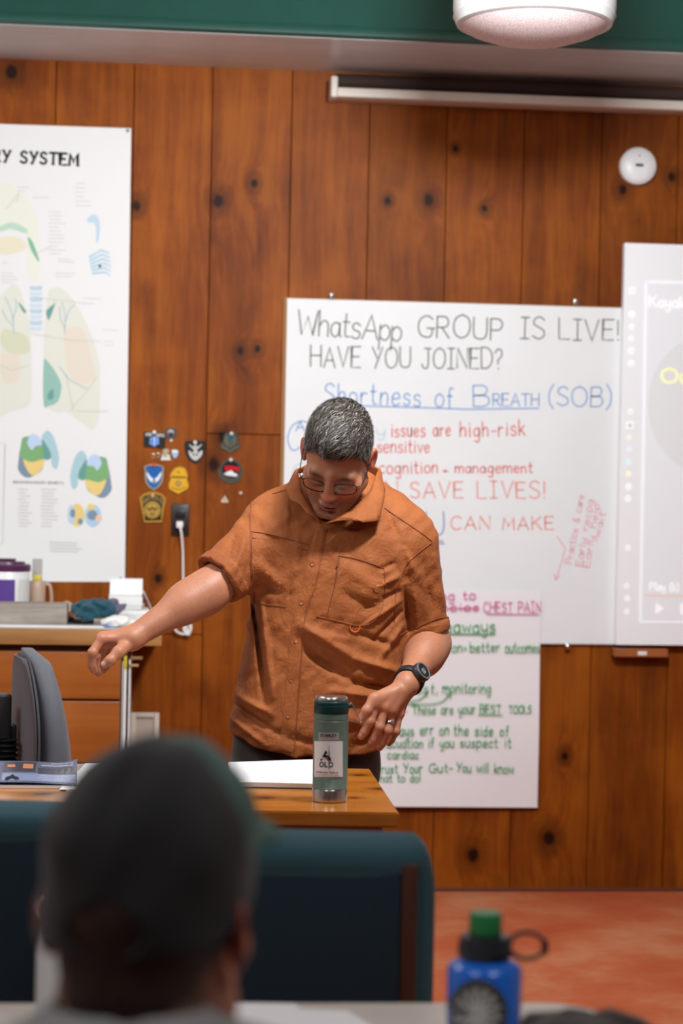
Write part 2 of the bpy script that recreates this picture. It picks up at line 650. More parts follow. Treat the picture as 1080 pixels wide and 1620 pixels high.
# ------------------------------------------------------------------ single-stroke lettering ("~" = a smooth stroke)
GL = {
    'A': (.8, '0,0 .4,1 .8,0|.14,.36 .66,.36'), 'B': (.66, '0,0 0,1|~0,1 .45,1 .58,.78 .42,.55 0,.53|~0,.53 .5,.52 .66,.27 .48,.02 0,0'),
    'C': (.72, '~.72,.84 .45,1 .12,.85 0,.5 .12,.13 .45,0 .72,.15'), 'D': (.72, '0,0 0,1|~0,1 .42,.97 .7,.7 .7,.32 .42,.03 0,0'),
    'E': (.6, '.6,1 0,1 0,0 .6,0|0,.52 .5,.52'), 'F': (.56, '.56,1 0,1 0,0|0,.52 .46,.52'),
    'G': (.78, '~.74,.86 .46,1 .12,.85 0,.5 .12,.13 .45,0 .7,.1 .74,.42|.46,.42 .86,.42'), 'H': (.7, '0,0 0,1|.7,0 .7,1|0,.52 .7,.52'),
    'I': (.44, '.22,0 .22,1|0,1 .44,1|0,0 .44,0'), 'J': (.6, '.2,1 .66,1|~.46,1 .46,.28 .34,.02 .12,.04 0,.22'),
    'K': (.66, '0,0 0,1|.62,1 0,.42|.2,.6 .66,0'), 'L': (.56, '0,1 0,0 .56,0'), 'M': (.9, '0,0 .1,1 .45,.3 .8,1 .9,0'),
    'N': (.72, '0,0 0,1 .72,0 .72,1'), 'O': (.8, '~.4,1 .1,.84 0,.5 .1,.15 .4,0 .7,.15 .8,.5 .7,.84 .4,1'),
    'P': (.62, '0,0 0,1|~0,1 .44,.99 .62,.76 .45,.5 0,.47'), 'Q': (.8, '~.4,1 .1,.84 0,.5 .1,.15 .4,0 .7,.15 .8,.5 .7,.84 .4,1|.5,.25 .84,-.06'),
    'R': (.66, '0,0 0,1|~0,1 .44,.99 .6,.76 .45,.52 0,.5|.25,.5 .66,0'), 'S': (.62, '~.58,.86 .34,1 .07,.88 .06,.66 .3,.53 .56,.38 .58,.14 .32,0 0,.13'),
    'T': (.7, '.35,0 .35,1|0,1 .7,1'), 'U': (.7, '~0,1 0,.35 .1,.07 .35,0 .6,.07 .7,.35 .7,1'), 'V': (.74, '0,1 .37,0 .74,1'),
    'W': (1.0, '0,1 .22,0 .5,.75 .78,0 1,1'), 'X': (.7, '0,0 .7,1|0,1 .7,0'), 'Y': (.7, '0,1 .34,.48|.7,1 .2,-.02'), 'Z': (.66, '0,1 .66,1 0,0 .66,0'),
    'a': (.5, '~.46,.5 .26,.6 .04,.45 .02,.16 .2,0 .4,.1 .46,.4|.46,.58 .46,.12 .54,0'), 'b': (.5, '0,1 0,0|~0,.42 .22,.6 .46,.46 .46,.14 .24,0 0,.14'),
    'c': (.46, '~.44,.5 .24,.6 .03,.44 .02,.16 .2,0 .44,.1'), 'd': (.5, '~.46,.44 .26,.6 .04,.45 .02,.16 .2,0 .4,.08 .46,.3|.46,1 .46,0'),
    'e': (.48, '~.02,.32 .42,.34 .4,.54 .22,.6 .03,.44 .03,.14 .2,0 .46,.1'), 'f': (.36, '~.38,.92 .24,1 .14,.84 .14,0|0,.58 .32,.58'),
    'g': (.5, '~.46,.5 .26,.6 .04,.45 .02,.18 .2,.04 .4,.14 .46,.4|~.46,.58 .46,-.15 .34,-.36 .06,-.28'), 'h': (.48, '0,1 0,0|~0,.36 .2,.6 .42,.5 .44,0'),
    'i': (.14, '.07,.6 .07,0|.07,.8 .07,.84'), 'j': (.24, '~.2,.6 .2,-.15 .1,-.34 0,-.28|.2,.8 .2,.84'), 'k': (.44, '0,1 0,0|.4,.6 0,.24|.14,.34 .44,0'),
    'l': (.12, '.06,1 .06,0'), 'm': (.78, '0,.6 0,0|~0,.36 .18,.6 .36,.5 .38,0|~.38,.36 .56,.6 .74,.5 .76,0'), 'n': (.48, '0,.6 0,0|~0,.36 .2,.6 .42,.5 .44,0'),
    'o': (.5, '~.25,.6 .06,.5 0,.3 .06,.08 .25,0 .44,.08 .5,.3 .44,.5 .25,.6'), 'p': (.5, '0,.6 0,-.38|~0,.42 .22,.6 .46,.46 .46,.16 .24,0 0,.14'),
    'q': (.5, '~.46,.5 .26,.6 .04,.45 .02,.16 .2,0 .46,.14|.46,.6 .46,-.38'), 'r': (.36, '0,.6 0,0|~0,.36 .16,.58 .36,.54'),
    's': (.42, '~.4,.5 .22,.6 .04,.5 .1,.34 .36,.26 .38,.08 .2,0 0,.08'), 't': (.36, '~.15,.95 .15,.1 .36,.04|0,.62 .34,.62'),
    'u': (.48, '~0,.6 .02,.14 .2,0 .4,.14 .44,.6|.44,.6 .44,0'), 'v': (.46, '0,.6 .23,0 .46,.6'), 'w': (.66, '0,.6 .16,0 .33,.5 .5,0 .66,.6'),
    'x': (.44, '0,.6 .44,0|0,0 .44,.6'), 'y': (.48, '~0,.6 .02,.24 .2,.1 .42,.24|~.46,.6 .44,-.1 .3,-.36 .04,-.28'), 'z': (.44, '0,.6 .44,.6 0,0 .44,0'),
    '!': (.12, '.06,1 .06,.26|.06,.04 .06,0'), '?': (.5, '~0,.8 .2,1 .46,.9 .44,.62 .22,.46 .22,.24|.22,.04 .22,0'),
    '(': (.24, '~.24,1.08 .04,.75 0,.45 .05,.12 .24,-.14'), ')': (.24, '~0,1.08 .2,.75 .24,.45 .19,.12 0,-.14'),
    '-': (.36, '0,.34 .36,.34'), '+': (.4, '0,.3 .4,.3|.2,.5 .2,.1'), '=': (.36, '0,.4 .36,.4|0,.22 .36,.22'), '.': (.1, '.05,.0 .05,.05'),
    ',': (.1, '.08,.06 .02,-.14'), "'": (.1, '.06,1 .04,.78'), '1': (.3, '0,.8 .2,1 .2,0'), '7': (.5, '0,1 .5,1 .15,0'), '0': (.56, '~.28,1 .04,.8 .04,.2 .28,0 .52,.2 .52,.8 .28,1'),
    ' ': (.42, ''), '&': (.6, '~.6,0 .2,.6 .16,.86 .34,1 .46,.84 .1,.36 .08,.1 .3,0 .6,.36'),
}


def catmull(p, n=5):
    out = []
    for i in range(len(p) - 1):
        a, b, c, d = p[max(i - 1, 0)], p[i], p[i + 1], p[min(i + 2, len(p) - 1)]
        for k in range(n):
            t = k / n
            out.append(tuple(0.5 * (2 * b[j] + (c[j] - a[j]) * t + (2 * a[j] - 5 * b[j] + 4 * c[j] - d[j]) * t * t + (3 * b[j] - a[j] - 3 * c[j] + d[j]) * t ** 3) for j in range(len(b))))
    out.append(tuple(p[-1]))
    return out


def glyph(ch):
    w, s = GL.get(ch, GL[' '])
    res = []
    for st in s.split('|'):
        if not st:
            continue
        sm = st[0] == '~'
        pts = [tuple(float(q) for q in t.split(',')) for t in st.lstrip('~').split()]
        res.append(catmull(pts) if sm else pts)
    return w, res


def text_strokes(txt, gap=0.2, jit=0.0, seed=1):
    r = random.Random(seed)
    x, out = 0.0, []
    for ch in txt:
        w, st = glyph(ch)
        k = 1 + r.uniform(-jit, jit)
        dy = r.uniform(-jit, jit) * 0.5
        sh = r.uniform(-jit, jit) * 0.6
        for s in st:
            out.append([(x + px * k + sh * py, py * k + dy) for px, py in s])
        x += w * k + gap
    return out, x - gap


def lay(strokes, total, p0, p1, h, surf, slant=0.0):
    """places strokes along the line p0-p1 with cap height h (in surface units) on a surface function"""
    p0, p1 = Vector((*p0, 0)), Vector((*p1, 0))
    ex = (p1 - p0) / total
    ln = (p1 - p0).normalized()
    ey = Vector((ln.y, -ln.x, 0)) * h
    return [[surf(*(p0 + ex * (a + slant * b) + ey * b).xy) for a, b in s] for s in strokes]


def ribbons(mb, strokes, wd, nrm):
    """flat pen strokes of width wd lying square to nrm (a vector, or one normal for each point via a function)"""
    for s in strokes:
        s = [Vector(p) for p in s]
        if len(s) == 1:
            s.append(s[0] + Vector((1e-4, 0, 0)))
        L, Rr = [], []
        for i, p in enumerate(s):
            t = s[min(i + 1, len(s) - 1)] - s[max(i - 1, 0)]
            if t.length < 1e-9:
                t = Vector((1, 0, 0))
            n = nrm(p) if callable(nrm) else nrm
            sd = t.cross(n)
            sd.normalize()
            # mitre at sharp corners
            if 0 < i < len(s) - 1:
                a = (s[i] - s[i - 1]).normalized()
                c = max(0.45, abs(a.dot(t.normalized())))
                sd = sd / c
            L.append(p + sd * wd / 2)
            Rr.append(p - sd * wd / 2)
        t0 = (s[1] - s[0]).normalized() * wd * 0.35
        t1 = (s[-1] - s[-2]).normalized() * wd * 0.35
        L[0], Rr[0] = L[0] - t0, Rr[0] - t0
        L[-1], Rr[-1] = L[-1] + t1, Rr[-1] + t1
        n = len(s)
        mb.add(L + Rr, [(i, i + 1, n + i + 1, n + i) for i in range(n - 1)])


NY = Vector((0, -1, 0))


def write(parent, y, txt, p0, p1, h, c, wd, name='writing', jit=0.06, seed=1, gap=0.2, slant=0.0, extra=(), rough=0.6):
    """handwriting on a wall-parallel surface at depth y; p0, p1 and h in frame pixels, extra = further pen strokes"""
    st, tot = text_strokes(txt, gap, jit, seed)
    surf = lambda a, b: at_y(a, b, y)
    mb = MB()
    ribbons(mb, lay(st, tot, p0, p1, h, surf, slant), wd, NY)
    ribbons(mb, [[surf(*q) for q in e] for e in extra], wd, NY)
    return mb.build(name, ink(c, rough), parent, autosmooth=False)


def flat(mb, pts, y):
    """a flat printed area on a wall-parallel surface"""
    mb.add([at_y(a, b, y) for a, b in pts], [tuple(range(len(pts)))])


def ellipse(cx, cy, rx, ry, n=20, rot=0.0, a0=0, a1=2 * math.pi):
    out = []
    full = abs(a1 - a0 - 2 * math.pi) < 1e-6
    for i in range(n if full else n + 1):
        a = a0 + (a1 - a0) * i / n
        x, y = rx * math.cos(a), ry * math.sin(a)
        out.append((cx + x * math.cos(rot) - y * math.sin(rot), cy + x * math.sin(rot) + y * math.cos(rot)))
    return out


def plate(outline_px, y, th):
    """outline in pixels -> a plate whose back lies at depth y and which is th thick towards the room"""
    return MB().slab([at_y(a, b, y) for a, b in outline_px], NY, th)
# ------------------------------------------------------------------ the room
XL, XR, YB, ZC = -3.4, 4.2, -3.0, 3.3
board_px = [84, 207.5, 331.5, 457.5, 580.5, 703.5, 825.5, 948, 1069]
edges = [at_y(p, 400, D).x for p in board_px]
bw = (edges[-1] - edges[1]) / 7
while edges[0] > XL:
    edges.insert(0, edges[0] - bw)
while edges[-1] < XR:
    edges.append(edges[-1] + bw)

knots = [(613, 318, .014), (678, 316, .02), (766, 330, .012), (345, 318, .022), (380, 555, .014), (407, 552, .012), (216, 326, .016),
         (18, 114, .024), (748, 1353, .024), (868, 1326, .024), (893, 1196, .014), (338, 735, .022), (352, 692, .02), (402, 290, .014), (985, 300, .016), (250, 915, .014), (720, 235, .01), (1062, 280, .014)]
wall_knots = [(*at_y(a, b, D), r) for a, b, r in knots]
wall_wood = wood('pine_boards', srgb(82, 36, 6), srgb(134, 64, 10), srgb(164, 90, 20), axis=2, flat=1, scale=1.0, rough=0.5, knots=wall_knots, coat=0.0, attr='tint', bump=0.15, spec=0.12)
mb = MB()
tints = []
seams = {3: [685, 1600], 2: [1004]}      # butt joints (frame rows) in some boards
rr = random.Random(11)
z_top = ZC
for i in range(len(edges) - 1):
    a, b = edges[i] + 0.0012, edges[i + 1] - 0.0012
    mid = (edges[i] + edges[i + 1]) / 2
    px_mid = None
    cuts = [0.0]
    for k, ys in seams.items():
        if abs(mid - (at_y(board_px[k - 1], 400, D).x + at_y(board_px[k], 400, D).x) / 2) < 0.05:
            cuts += sorted(at_y(300, q, D).z for q in ys if q < 1400)
    cuts.append(z_top)
    base = 0.60 if mid < at_y(457, 400, D).x else 0.26  # left boards paler: the brighter light there is painted into the tint
    for j in range(len(cuts) - 1):
        n0 = len(mb.f)
        t = (base + rr.uniform(-.16, .16), rr.random(), rr.random())
        g = 0.0012
        lo, hi = (a, D, cuts[j] + (g if j else 0)), (b, D + 0.02, cuts[j + 1] - g)
        # a board with eased front edges
        e = 0.0016
        v = [(lo[0], D + e, lo[2]), (hi[0], D + e, lo[2]), (hi[0], D + e, hi[2]), (lo[0], D + e, hi[2]),
             (lo[0] + e, D, lo[2] + e), (hi[0] - e, D, lo[2] + e), (hi[0] - e, D, hi[2] - e), (lo[0] + e, D, hi[2] - e),
             (lo[0], D + .02, lo[2]), (hi[0], D + .02, lo[2]), (hi[0], D + .02, hi[2]), (lo[0], D + .02, hi[2])]
        f = [(4, 5, 6, 7), (0, 1, 5, 4), (1, 2, 6, 5), (2, 3, 7, 6), (3, 0, 4, 7), (8, 9, 1, 0), (9, 10, 2, 1), (10, 11, 3, 2), (11, 8, 0, 3)]
        mb.add(v, f)
        tints += [t] * (len(mb.f) - n0)
# dark backing behind the joints
mb.mi = 1
mb.box((XL, D + 0.012, 0), (XR, D + 0.12, ZC))
tints += [(0.3, 0, 0)] * 6
wall = mb.build('wall_back', [wall_wood, mat('joint_shadow', srgb(52, 26, 14), 0.9)], autosmooth=False)
at = wall.data.color_attributes.new('tint', 'FLOAT_COLOR', 'CORNER')
cols = np.ones((len(wall.data.loops), 4), np.float32)
for p in wall.data.polygons:
    for li in p.loop_indices:
        cols[li, :3] = tints[p.index]
at.data.foreach_set('color', cols.ravel())
tag(wall, kind='structure')

t = NT('red_carpet')
t.set(Roughness=0.9)
t.b.inputs['Specular IOR Level'].default_value = 0.15
v = t.coord()
n1 = t.noise(v, 260, 3, 0.7)
n2 = t.noise(v, 2.2, 5, 0.65)
c1 = t.ramp(n2, [(0.3, srgb(176, 66, 34)), (0.5, srgb(190, 100, 60)), (0.68, srgb(204, 138, 100))])
c2 = t.mixc(t.math('MULTIPLY', n1, 0.7), c1, srgb(160, 88, 58))
t.l(c2, t.b.inputs['Base Color'])
t.bump(n1, 0.5, 0.003)
tag(MB().box((XL, YB, -0.1), (XR, D + .1, 0)).build('floor', t.m), kind='structure')
plaster = mat('white_ceiling', (0.75, 0.73, 0.69), 0.85, var=0.03)
tag(MB().box((XL, YB, ZC), (XR, D + .1, ZC + 0.1)).build('ceiling', plaster), kind='structure')
side = mat('side_wall', (.55,.56,.57), 0.7, var=0.1, vscale=3)
tag(MB().box((XL - .1, YB, 0), (XL, D + .1, ZC)).build('wall_left', side), kind='structure')
tag(MB().box((XR, YB, 0), (XR + .1, D + .1, ZC)).build('wall_right', side), kind='structure')
tag(MB().box((XL, YB - .1, 0), (XR, YB, ZC)).build('wall_front', side), kind='structure')
# thin strip where floor meets the boards
tag(MB().box((XL, D - 0.008, 0), (XR, D + .002, 0.012), 0.002).build('baseboard_back', mat('dark_strip', srgb(96, 44, 26), 0.6)), kind='structure')

# painted beam under the ceiling
zb = 2.862
yf = 6.1
green = mat('green_paint', srgb(20, 68, 58), 0.34, var=0.1, vscale=6, bump=0.5, bscale=230, bdist=0.0012)
grey = wood('grey_paint', srgb(186, 190, 190), srgb(204, 208, 208), srgb(220, 222, 222), axis=0, flat=2, scale=1.5, rough=0.32, bump=0.1)
mb = MB()
prof = [(yf + .03, ZC), (yf + .012, ZC), (yf + .012, zb + .045), (yf + .004, zb + .036), (yf - .004, zb + .022), (yf - .004, zb + .008), (yf + .006, zb + .0015), (yf + .02, zb + .0015), (yf + .03, zb + .0015)]
n = len(prof)
vs = [(XL, a, b) for a, b in prof] + [(XR, a, b) for a, b in prof]
mb.add(vs, [(i, i + 1, n + i + 1, n + i) for i in range(n - 1)] + [tuple(range(n))[::-1], tuple(range(n, 2 * n))], True)
mb.mi = 1
mb.box((XL, yf + .02, zb), (XR, D, ZC))
tag(mb.build('trim_1', [green, grey]), kind='structure')
# ------------------------------------------------------------------ things on the wall
def px_rect(x0, y0, x1, y1):
    return [(x0, y1), (x1, y1), (x1, y0), (x0, y0)]


def pin(parent, px, py, y, r=0.0045, m='white_plastic', name='push_pin'):
    p = at_y(px, py, y)
    R = Matrix.Translation(p) @ Matrix.Rotation(math.radians(90), 4, 'X')
    mb = MB()
    mb.lathe([(0.0015, -0.002), (0.0015, .004), (r * .8, .0045), (r, .007), (r, .0095), (r * .6, .011), (0, .0115)], 14, R)
    return mb.build(name, MATS[m] if isinstance(m, str) else m, parent)


# --- projector screen housing
screen_case = thing('projector_screen_housing', 'long off-white roller screen housing mounted on the boards just under the green beam', 'screen housing', at_y(525, 140, D))


def world_child(o, root):
    """keeps a mesh modelled in world coordinates in place under its thing"""
    o.parent = root
    o.matrix_parent_inverse = Matrix.Translation(-root.location)
    return o


white_case = mat('off_white_metal', srgb(214, 204, 190), 0.45)
xa = at_y(523, 150, D - .1).x
xb = 2.35
zlo, zhi = at_y(800, 163, D - .1).z, at_y(525, 122, D - .1).z
mb = MB().box((xa + .02, D - .1, zlo), (xb - .02, D - .002, zlo + .032), .004)
mb.box((xa + .02, D - .012, zlo + .03), (xb - .02, D - .002, zhi), .002)
world_child(mb.build('housing', white_case), screen_case)
for sx in (xa, xb - .024):
    world_child(MB().box((sx, D - .108, zlo - .004), (sx + .024, D - .001, zhi + .004), .006).build('end_cap', white_case), screen_case)
gap_shade = mat('gap_shade', srgb(52, 32, 26), 0.8)  # dark colour stands for the shaded gap above the lip
rt = MB().tube([(xa + .02, D - .055, zlo + .062), (xb - .02, D - .055, zlo + .062)], 0.026, 20)
world_child(rt.build('roller', gap_shade), screen_case)

# --- round alarm
c = at_y(1007, 264, D)
al = thing('round_alarm', 'small round white alarm disc on the boards above the bright display panel', 'alarm', c)
R90 = Matrix.Rotation(math.radians(90), 4, 'X')
MB().lathe([(.058, 0), (.0655, .002), (.0665, .02), (.062, .026), (0, .026)], 48, R90).build('base', MATS['white_plastic'], al)
MB().lathe([(.05, .0262), (.0565, .0268), (.057, .031), (.052, .036), (.02, .038), (0, .038)], 48, R90).build('cover', mat('alarm_white', (.86, .86, .86), .35), al)
MB().box((-.014, -.0395, -.005), (.014, -.0375, .005), .0008).build('slot', MATS['dark_grey'], al)
MB().box((-.002, -.0385, .03), (.002, -.0365, .035)).build('indicator', MATS['dark_grey'], al)

# --- pendant speaker
ys = 5.05
c = at_y(845, 22, ys)
sp = thing('pendant_speaker', 'white round pendant speaker with a pinkish mesh face hanging in front of the green beam', 'speaker', c)
s = abs(at_y(972, 22, ys).x - at_y(718, 22, ys).x) / 2
mb = MB().lathe([(s * .985, -.010), (s * .99, 0), (s, .012), (s, .045), (s * .985, .09), (s * .93, .2), (s * .8, .3), (s * .55, .37), (s * .3, .40), (0, .41)], 64)
mb.build('body', mat('speaker_white', (.56, .55, .54), .45), sp)
MB().lathe([(s * .90, -.034), (s * .955, -.03), (s * .988, -.012), (s * 1.0, -.0085), (s * .97, -.006), (s * .9, -.012)], 64).build('trim_ring', mat('speaker_ring', (.58, .57, .56), .4), sp)
grl = NT('speaker_mesh')
grl.set(Roughness=.6)
v = grl.coord((1, 1, 1))
vo = grl.n('ShaderNodeTexVoronoi')
vo.inputs['Scale'].default_value = 330
grl.l(v, vo.inputs['Vector'])
grl.l(grl.ramp(vo.outputs['Distance'], [(.25, srgb(176, 150, 150)), (.55, srgb(226, 206, 204))]), grl.b.inputs['Base Color'])
MB().lathe([(s * .93, -.028), (s * .8, -.047), (s * .55, -.066), (s * .28, -.077), (0, -.08)], 64).build('grille', grl.m, sp)
MB().tube([(0, 0, .40), (0, 0, ZC - c.z)], .012, 12).build('hanging_rod', MATS['white_plastic'], sp)

# --- anatomy poster
yp = D - 0.004
x_l = at_y(-330, 560, yp).x
tl, tr_, br, bl_ = at_y(-330, 185, yp), at_y(207.5, 203, yp), at_y(197.5, 920.5, yp), at_y(-330, 920, yp)
poster = thing('anatomy_poster', 'large white respiratory anatomy chart tacked up on the boards', 'poster', (0.5 * (tl.x + br.x), D, br.z))
pap = MB()
# gently curled sheet
nu, nv = 24, 24
vs = []
for j in range(nv + 1):
    for i in range(nu + 1):
        u, v_ = i / nu, j / nv
        p = (tl * (1 - u) + tr_ * u) * (1 - v_) + (bl_ * (1 - u) + br * u) * v_
        vs.append(p)
pap.add(vs, [(j * (nu + 1) + i, j * (nu + 1) + i + 1, (j + 1) * (nu + 1) + i + 1, (j + 1) * (nu + 1) + i) for j in range(nv) for i in range(nu)], True)
n0 = len(vs)
pap.add([p + Vector((0, .002, 0)) for p in vs], [(j * (nu + 1) + i, (j + 1) * (nu + 1) + i, (j + 1) * (nu + 1) + i + 1, j * (nu + 1) + i + 1) for j in range(nv) for i in range(nu)], True)
world_child(pap.build('sheet', mat('poster_paper', (.80, .80, .79), .6, spec=.2, bump=.05, bscale=8, bdist=.004), autosmooth=False), poster)
yi = yp - 0.0006


def pic(name, items):
    """items: (colour, polygon px, layer)"""
    mb = MB()
    ms, idx = [], {}
    for col, poly, ly in items:
        m_ = ink(srgb(*col), .35)
        if m_.name not in idx:
            idx[m_.name] = len(ms)
            ms.append(m_)
        mb.mi = idx[m_.name]
        flat(mb, poly, yi - .0003 * ly)
    o = mb.build(name, ms, autosmooth=False)
    return world_child(o, poster)


# title in bold slab letters
st, tot = text_strokes('RESPIRATORY SYSTEM', .36)
lay_ = lay(st, tot, (-150, 248), (123, 262), 18, lambda a, b: at_y(a, b, yi))
mb = MB()
ribbons(mb, lay_, .0085, NY)
serif = []
for s_ in st:
    for q in (s_[0], s_[-1]):
        if q[1] < .02 or q[1] > .98:
            serif.append([(q[0] - .15, q[1]), (q[0] + .15, q[1])])
ribbons(mb, lay(serif, tot, (-150, 248), (123, 262), 18, lambda a, b: at_y(a, b, yi)), .0038, NY)
world_child(mb.build('title_lettering', ink(srgb(38, 44, 44)), autosmooth=False), poster)


def smoothp(pts, n=6):
    q = catmull(list(pts) + [pts[0], pts[1]], n)
    return q[:n * len(pts)]


sage, sage2 = (222, 224, 211), (226, 216, 200)
teal, teal2 = (150, 190, 178), (108, 160, 150)
blue, blue2, blue3 = (176, 206, 226), (150, 186, 220), (120, 150, 176)
grn, yel, slate = (128, 176, 120), (232, 206, 132), (130, 148, 166)
pic('lungs_drawing', [
    (sage, smoothp([(78, 458), (95, 455), (118, 478), (140, 520), (156, 568), (158, 610), (156, 660), (146, 680), (128, 668), (105, 652), (90, 652), (72, 635), (69, 560), (72, 500)]), 0),
    (sage2, smoothp([(104, 520), (130, 520), (146, 570), (150, 600), (120, 605), (104, 570)]), 1),
    (teal, smoothp([(70, 566), (82, 580), (93, 598), (97, 612), (92, 634), (78, 642), (69, 638)]), 1),
    (teal2, smoothp([(76, 622), (84, 616), (84, 630), (76, 632)]), 2),
    (teal2, smoothp([(74, 490), (86, 480), (88, 478), (78, 505), (74, 500)]), 1),
    (sage, smoothp([(42, 492), (28, 452), (12, 456), (-14, 490), (-34, 560), (-40, 640), (-10, 660), (20, 650), (46, 640), (50, 600), (48, 530)]), 0),
    (sage2, smoothp([(0, 560), (28, 556), (30, 600), (6, 604)]), 1),
    (teal2, smoothp([(30, 478), (41, 492), (38, 495), (31, 484)]), 1),
    ((212, 214, 186), smoothp([(6, 520), (40, 530), (46, 556), (20, 560), (2, 545)]), 2)])
pic('airway_drawing', [
    ((228, 231, 216), smoothp([(-40, 330), (0, 290), (34, 305), (58, 345), (62, 400), (60, 440), (46, 440), (42, 400), (40, 372), (10, 360), (-30, 372)]), 0),
    ((186, 214, 194), smoothp([(0, 358), (20, 352), (42, 362), (40, 369), (18, 362), (0, 366)]), 1),
    ((126, 184, 150), smoothp([(44, 374), (52, 384), (62, 412), (58, 410), (48, 392)]), 1),
    ((228, 222, 196), smoothp([(0, 376), (24, 374), (40, 384), (36, 396), (10, 402), (-6, 396)]), 1)])
it = []
for k in range(8):
    y0 = 452 + k * 9.2
    it.append(((206, 220, 230) if k % 2 else (186, 208, 224), smoothp([(48, y0), (57, y0 + 1), (66, y0), (66, y0 + 6), (57, y0 + 7), (48, y0 + 6)], 3), 1))
pic('trachea_drawing', it)
pic('rib_cage_drawing', [((190, 212, 228), smoothp([(138, 346), (147, 339), (155, 344), (158, 358), (156, 380), (152, 382), (152, 362), (148, 352), (140, 352)]), 0)]
    + [((168, 204, 222), [(140 + k, 412 + k * 5 - 6), (160 + k * 1.5, 398 + k * 7 - 4), (176 - abs(k - 3), 404 + k * 7 - 4), (176 - abs(k - 3), 406 + k * 7 - 4), (160 + k * 1.5, 401 + k * 7 - 4), (141 + k, 414 + k * 5 - 5)], 1) for k in range(6)]
    + [((30, 50, 70), ellipse(158, 421, 2, 2.6), 2)])
for nm, fx in (('front_lobes_drawing', lambda x, y: (x, y)), ('rear_lobes_drawing', lambda x, y: (204 - x + (y - 710) * .03, y + 32))):
    f_ = lambda pts: [fx(*q) for q in pts]
    pic(nm, [
        (slate, smoothp(f_([(28, 740), (32, 710), (40, 692), (68, 735), (54, 752), (40, 755)])), 0),
        (grn, smoothp(f_([(32, 720), (34, 702), (44, 690), (68, 704), (70, 726), (54, 736), (38, 728)])), 1),
        ((190, 210, 236), smoothp(f_([(43, 700), (48, 688), (58, 688), (66, 698), (66, 704), (56, 706), (50, 712)])), 2),
        (yel, smoothp(f_([(37, 726), (50, 731), (69, 727), (66, 742), (52, 752), (42, 742)])), 2),
        ((172, 204, 212), smoothp(f_([(66, 690), (74, 681), (84, 690), (92, 714), (93, 730), (89, 742), (82, 736), (80, 724), (70, 724), (72, 706)])), 1),
        (teal2, smoothp(f_([(66, 694), (71, 700), (80, 716), (79, 726), (70, 726), (68, 712)])), 2)])
pic('section_drawing', [(yel, ellipse(122, 815, 12, 18), 0), ((190, 210, 224), ellipse(113, 814, 6, 15), 1), (slate, ellipse(115, 812, 4, 7), 2), (slate, ellipse(127, 825, 4, 5), 2),
                        (blue, ellipse(147, 816, 13, 18), 0), (yel, ellipse(144, 802, 6, 5), 1), (slate, ellipse(146, 815, 8, 8), 1), ((232, 200, 180), ellipse(156, 820, 5, 6), 2)])
# fine branching vessels and leader lines
mb = MB()
S = lambda pts: [at_y(a, b, yi - .001) for a, b in pts]
for pts in ([(22, 528), (20, 500), (12, 478), (8, 470)], [(20, 505), (26, 486), (24, 472)], [(20, 516), (8, 500), (4, 490)], [(102, 528), (103, 500), (98, 478)], [(103, 510), (110, 490), (118, 482)], [(103, 520), (96, 505), (94, 485)], [(94, 580), (110, 600), (138, 616)]):
    ribbons(mb, [catmull(S(pts), 4)], .0022, NY)
world_child(mb.build('vessels', ink(srgb(150, 186, 200)), autosmooth=False), poster)
mb = MB()
for pts in ([(154, 596), (138, 618), (110, 650)], [(0, 578), (20, 586), (46, 578)], [(104, 590), (116, 650)], [(50, 528), (110, 538), (160, 540)], [(60, 400), (80, 390)], [(10, 330), (30, 306)], [(26, 320), (30, 308)], [(120, 651), (172, 651)], [(52, 470), (136, 480)], [(0, 702), (8, 702), (4, 860), (0, 860)]):
    ribbons(mb, [S(pts)], .0012, NY)
world_child(mb.build('leader_lines', ink(srgb(170, 180, 170)), autosmooth=False), poster)
# captions: rows of fine print, too small in the photo to read
mb = MB()
r_ = random.Random(5)


def fine(x0, y0, rows, step, wmax, wd=.0022):
    for k in range(rows):
        x = x0 + r_.uniform(0, 3)
        xe = x0 + wmax * r_.uniform(.55, 1)
        while x < xe:
            l = r_.uniform(2, 6)
            ribbons(mb, [[at_y(x, y0 + k * step + (x - x0) * .03, yi - .0003), at_y(min(x + l, xe), y0 + k * step + (x - x0) * .03, yi - .0003)]], wd, NY)
            x += l + 1.3


fine(26, 296, 2, 6, 24)
fine(50, 312, 1, 6, 28)
fine(76, 335, 12, 6, 28)
fine(118, 290, 6, 7, 26)
fine(90, 410, 2, 4, 34)
fine(86, 432, 2, 5, 36)
fine(2, 416, 1, 5, 20)
fine(0, 432, 4, 5, 28)
fine(130, 472, 2, 8, 36)
fine(160, 522, 1, 6, 30)
fine(164, 540, 2, 6, 24)
world_child(mb.build('caption_lettering', ink(srgb(196, 198, 196)), autosmooth=False), poster)
mb = MB()
fine(28, 774, 12, 5.3, 22)
fine(64, 774, 12, 5.3, 30)
fine(78, 858, 4, 4.6, 76, .0026)
world_child(mb.build('segment_lettering', ink(srgb(186, 178, 172)), autosmooth=False), poster)
st, tot = text_strokes('BRONCHOPULMONARY SEGMENTS', .3)
mb = MB()
ribbons(mb, lay(st, tot, (21, 764.5), (100, 766), 3.6, lambda a, b: at_y(a, b, yi)), .0014, NY)
world_child(mb.build('heading_lettering', ink(srgb(120, 120, 120)), autosmooth=False), poster)
pin_dark = mat('pin_dark', srgb(30, 34, 38), .3)
for a, b in ((202, 207), (190.5, 915), (-322, 195), (-322, 912)):
    world_child(pin(None, a, b, yp, .0042, pin_dark, 'tack'), poster)

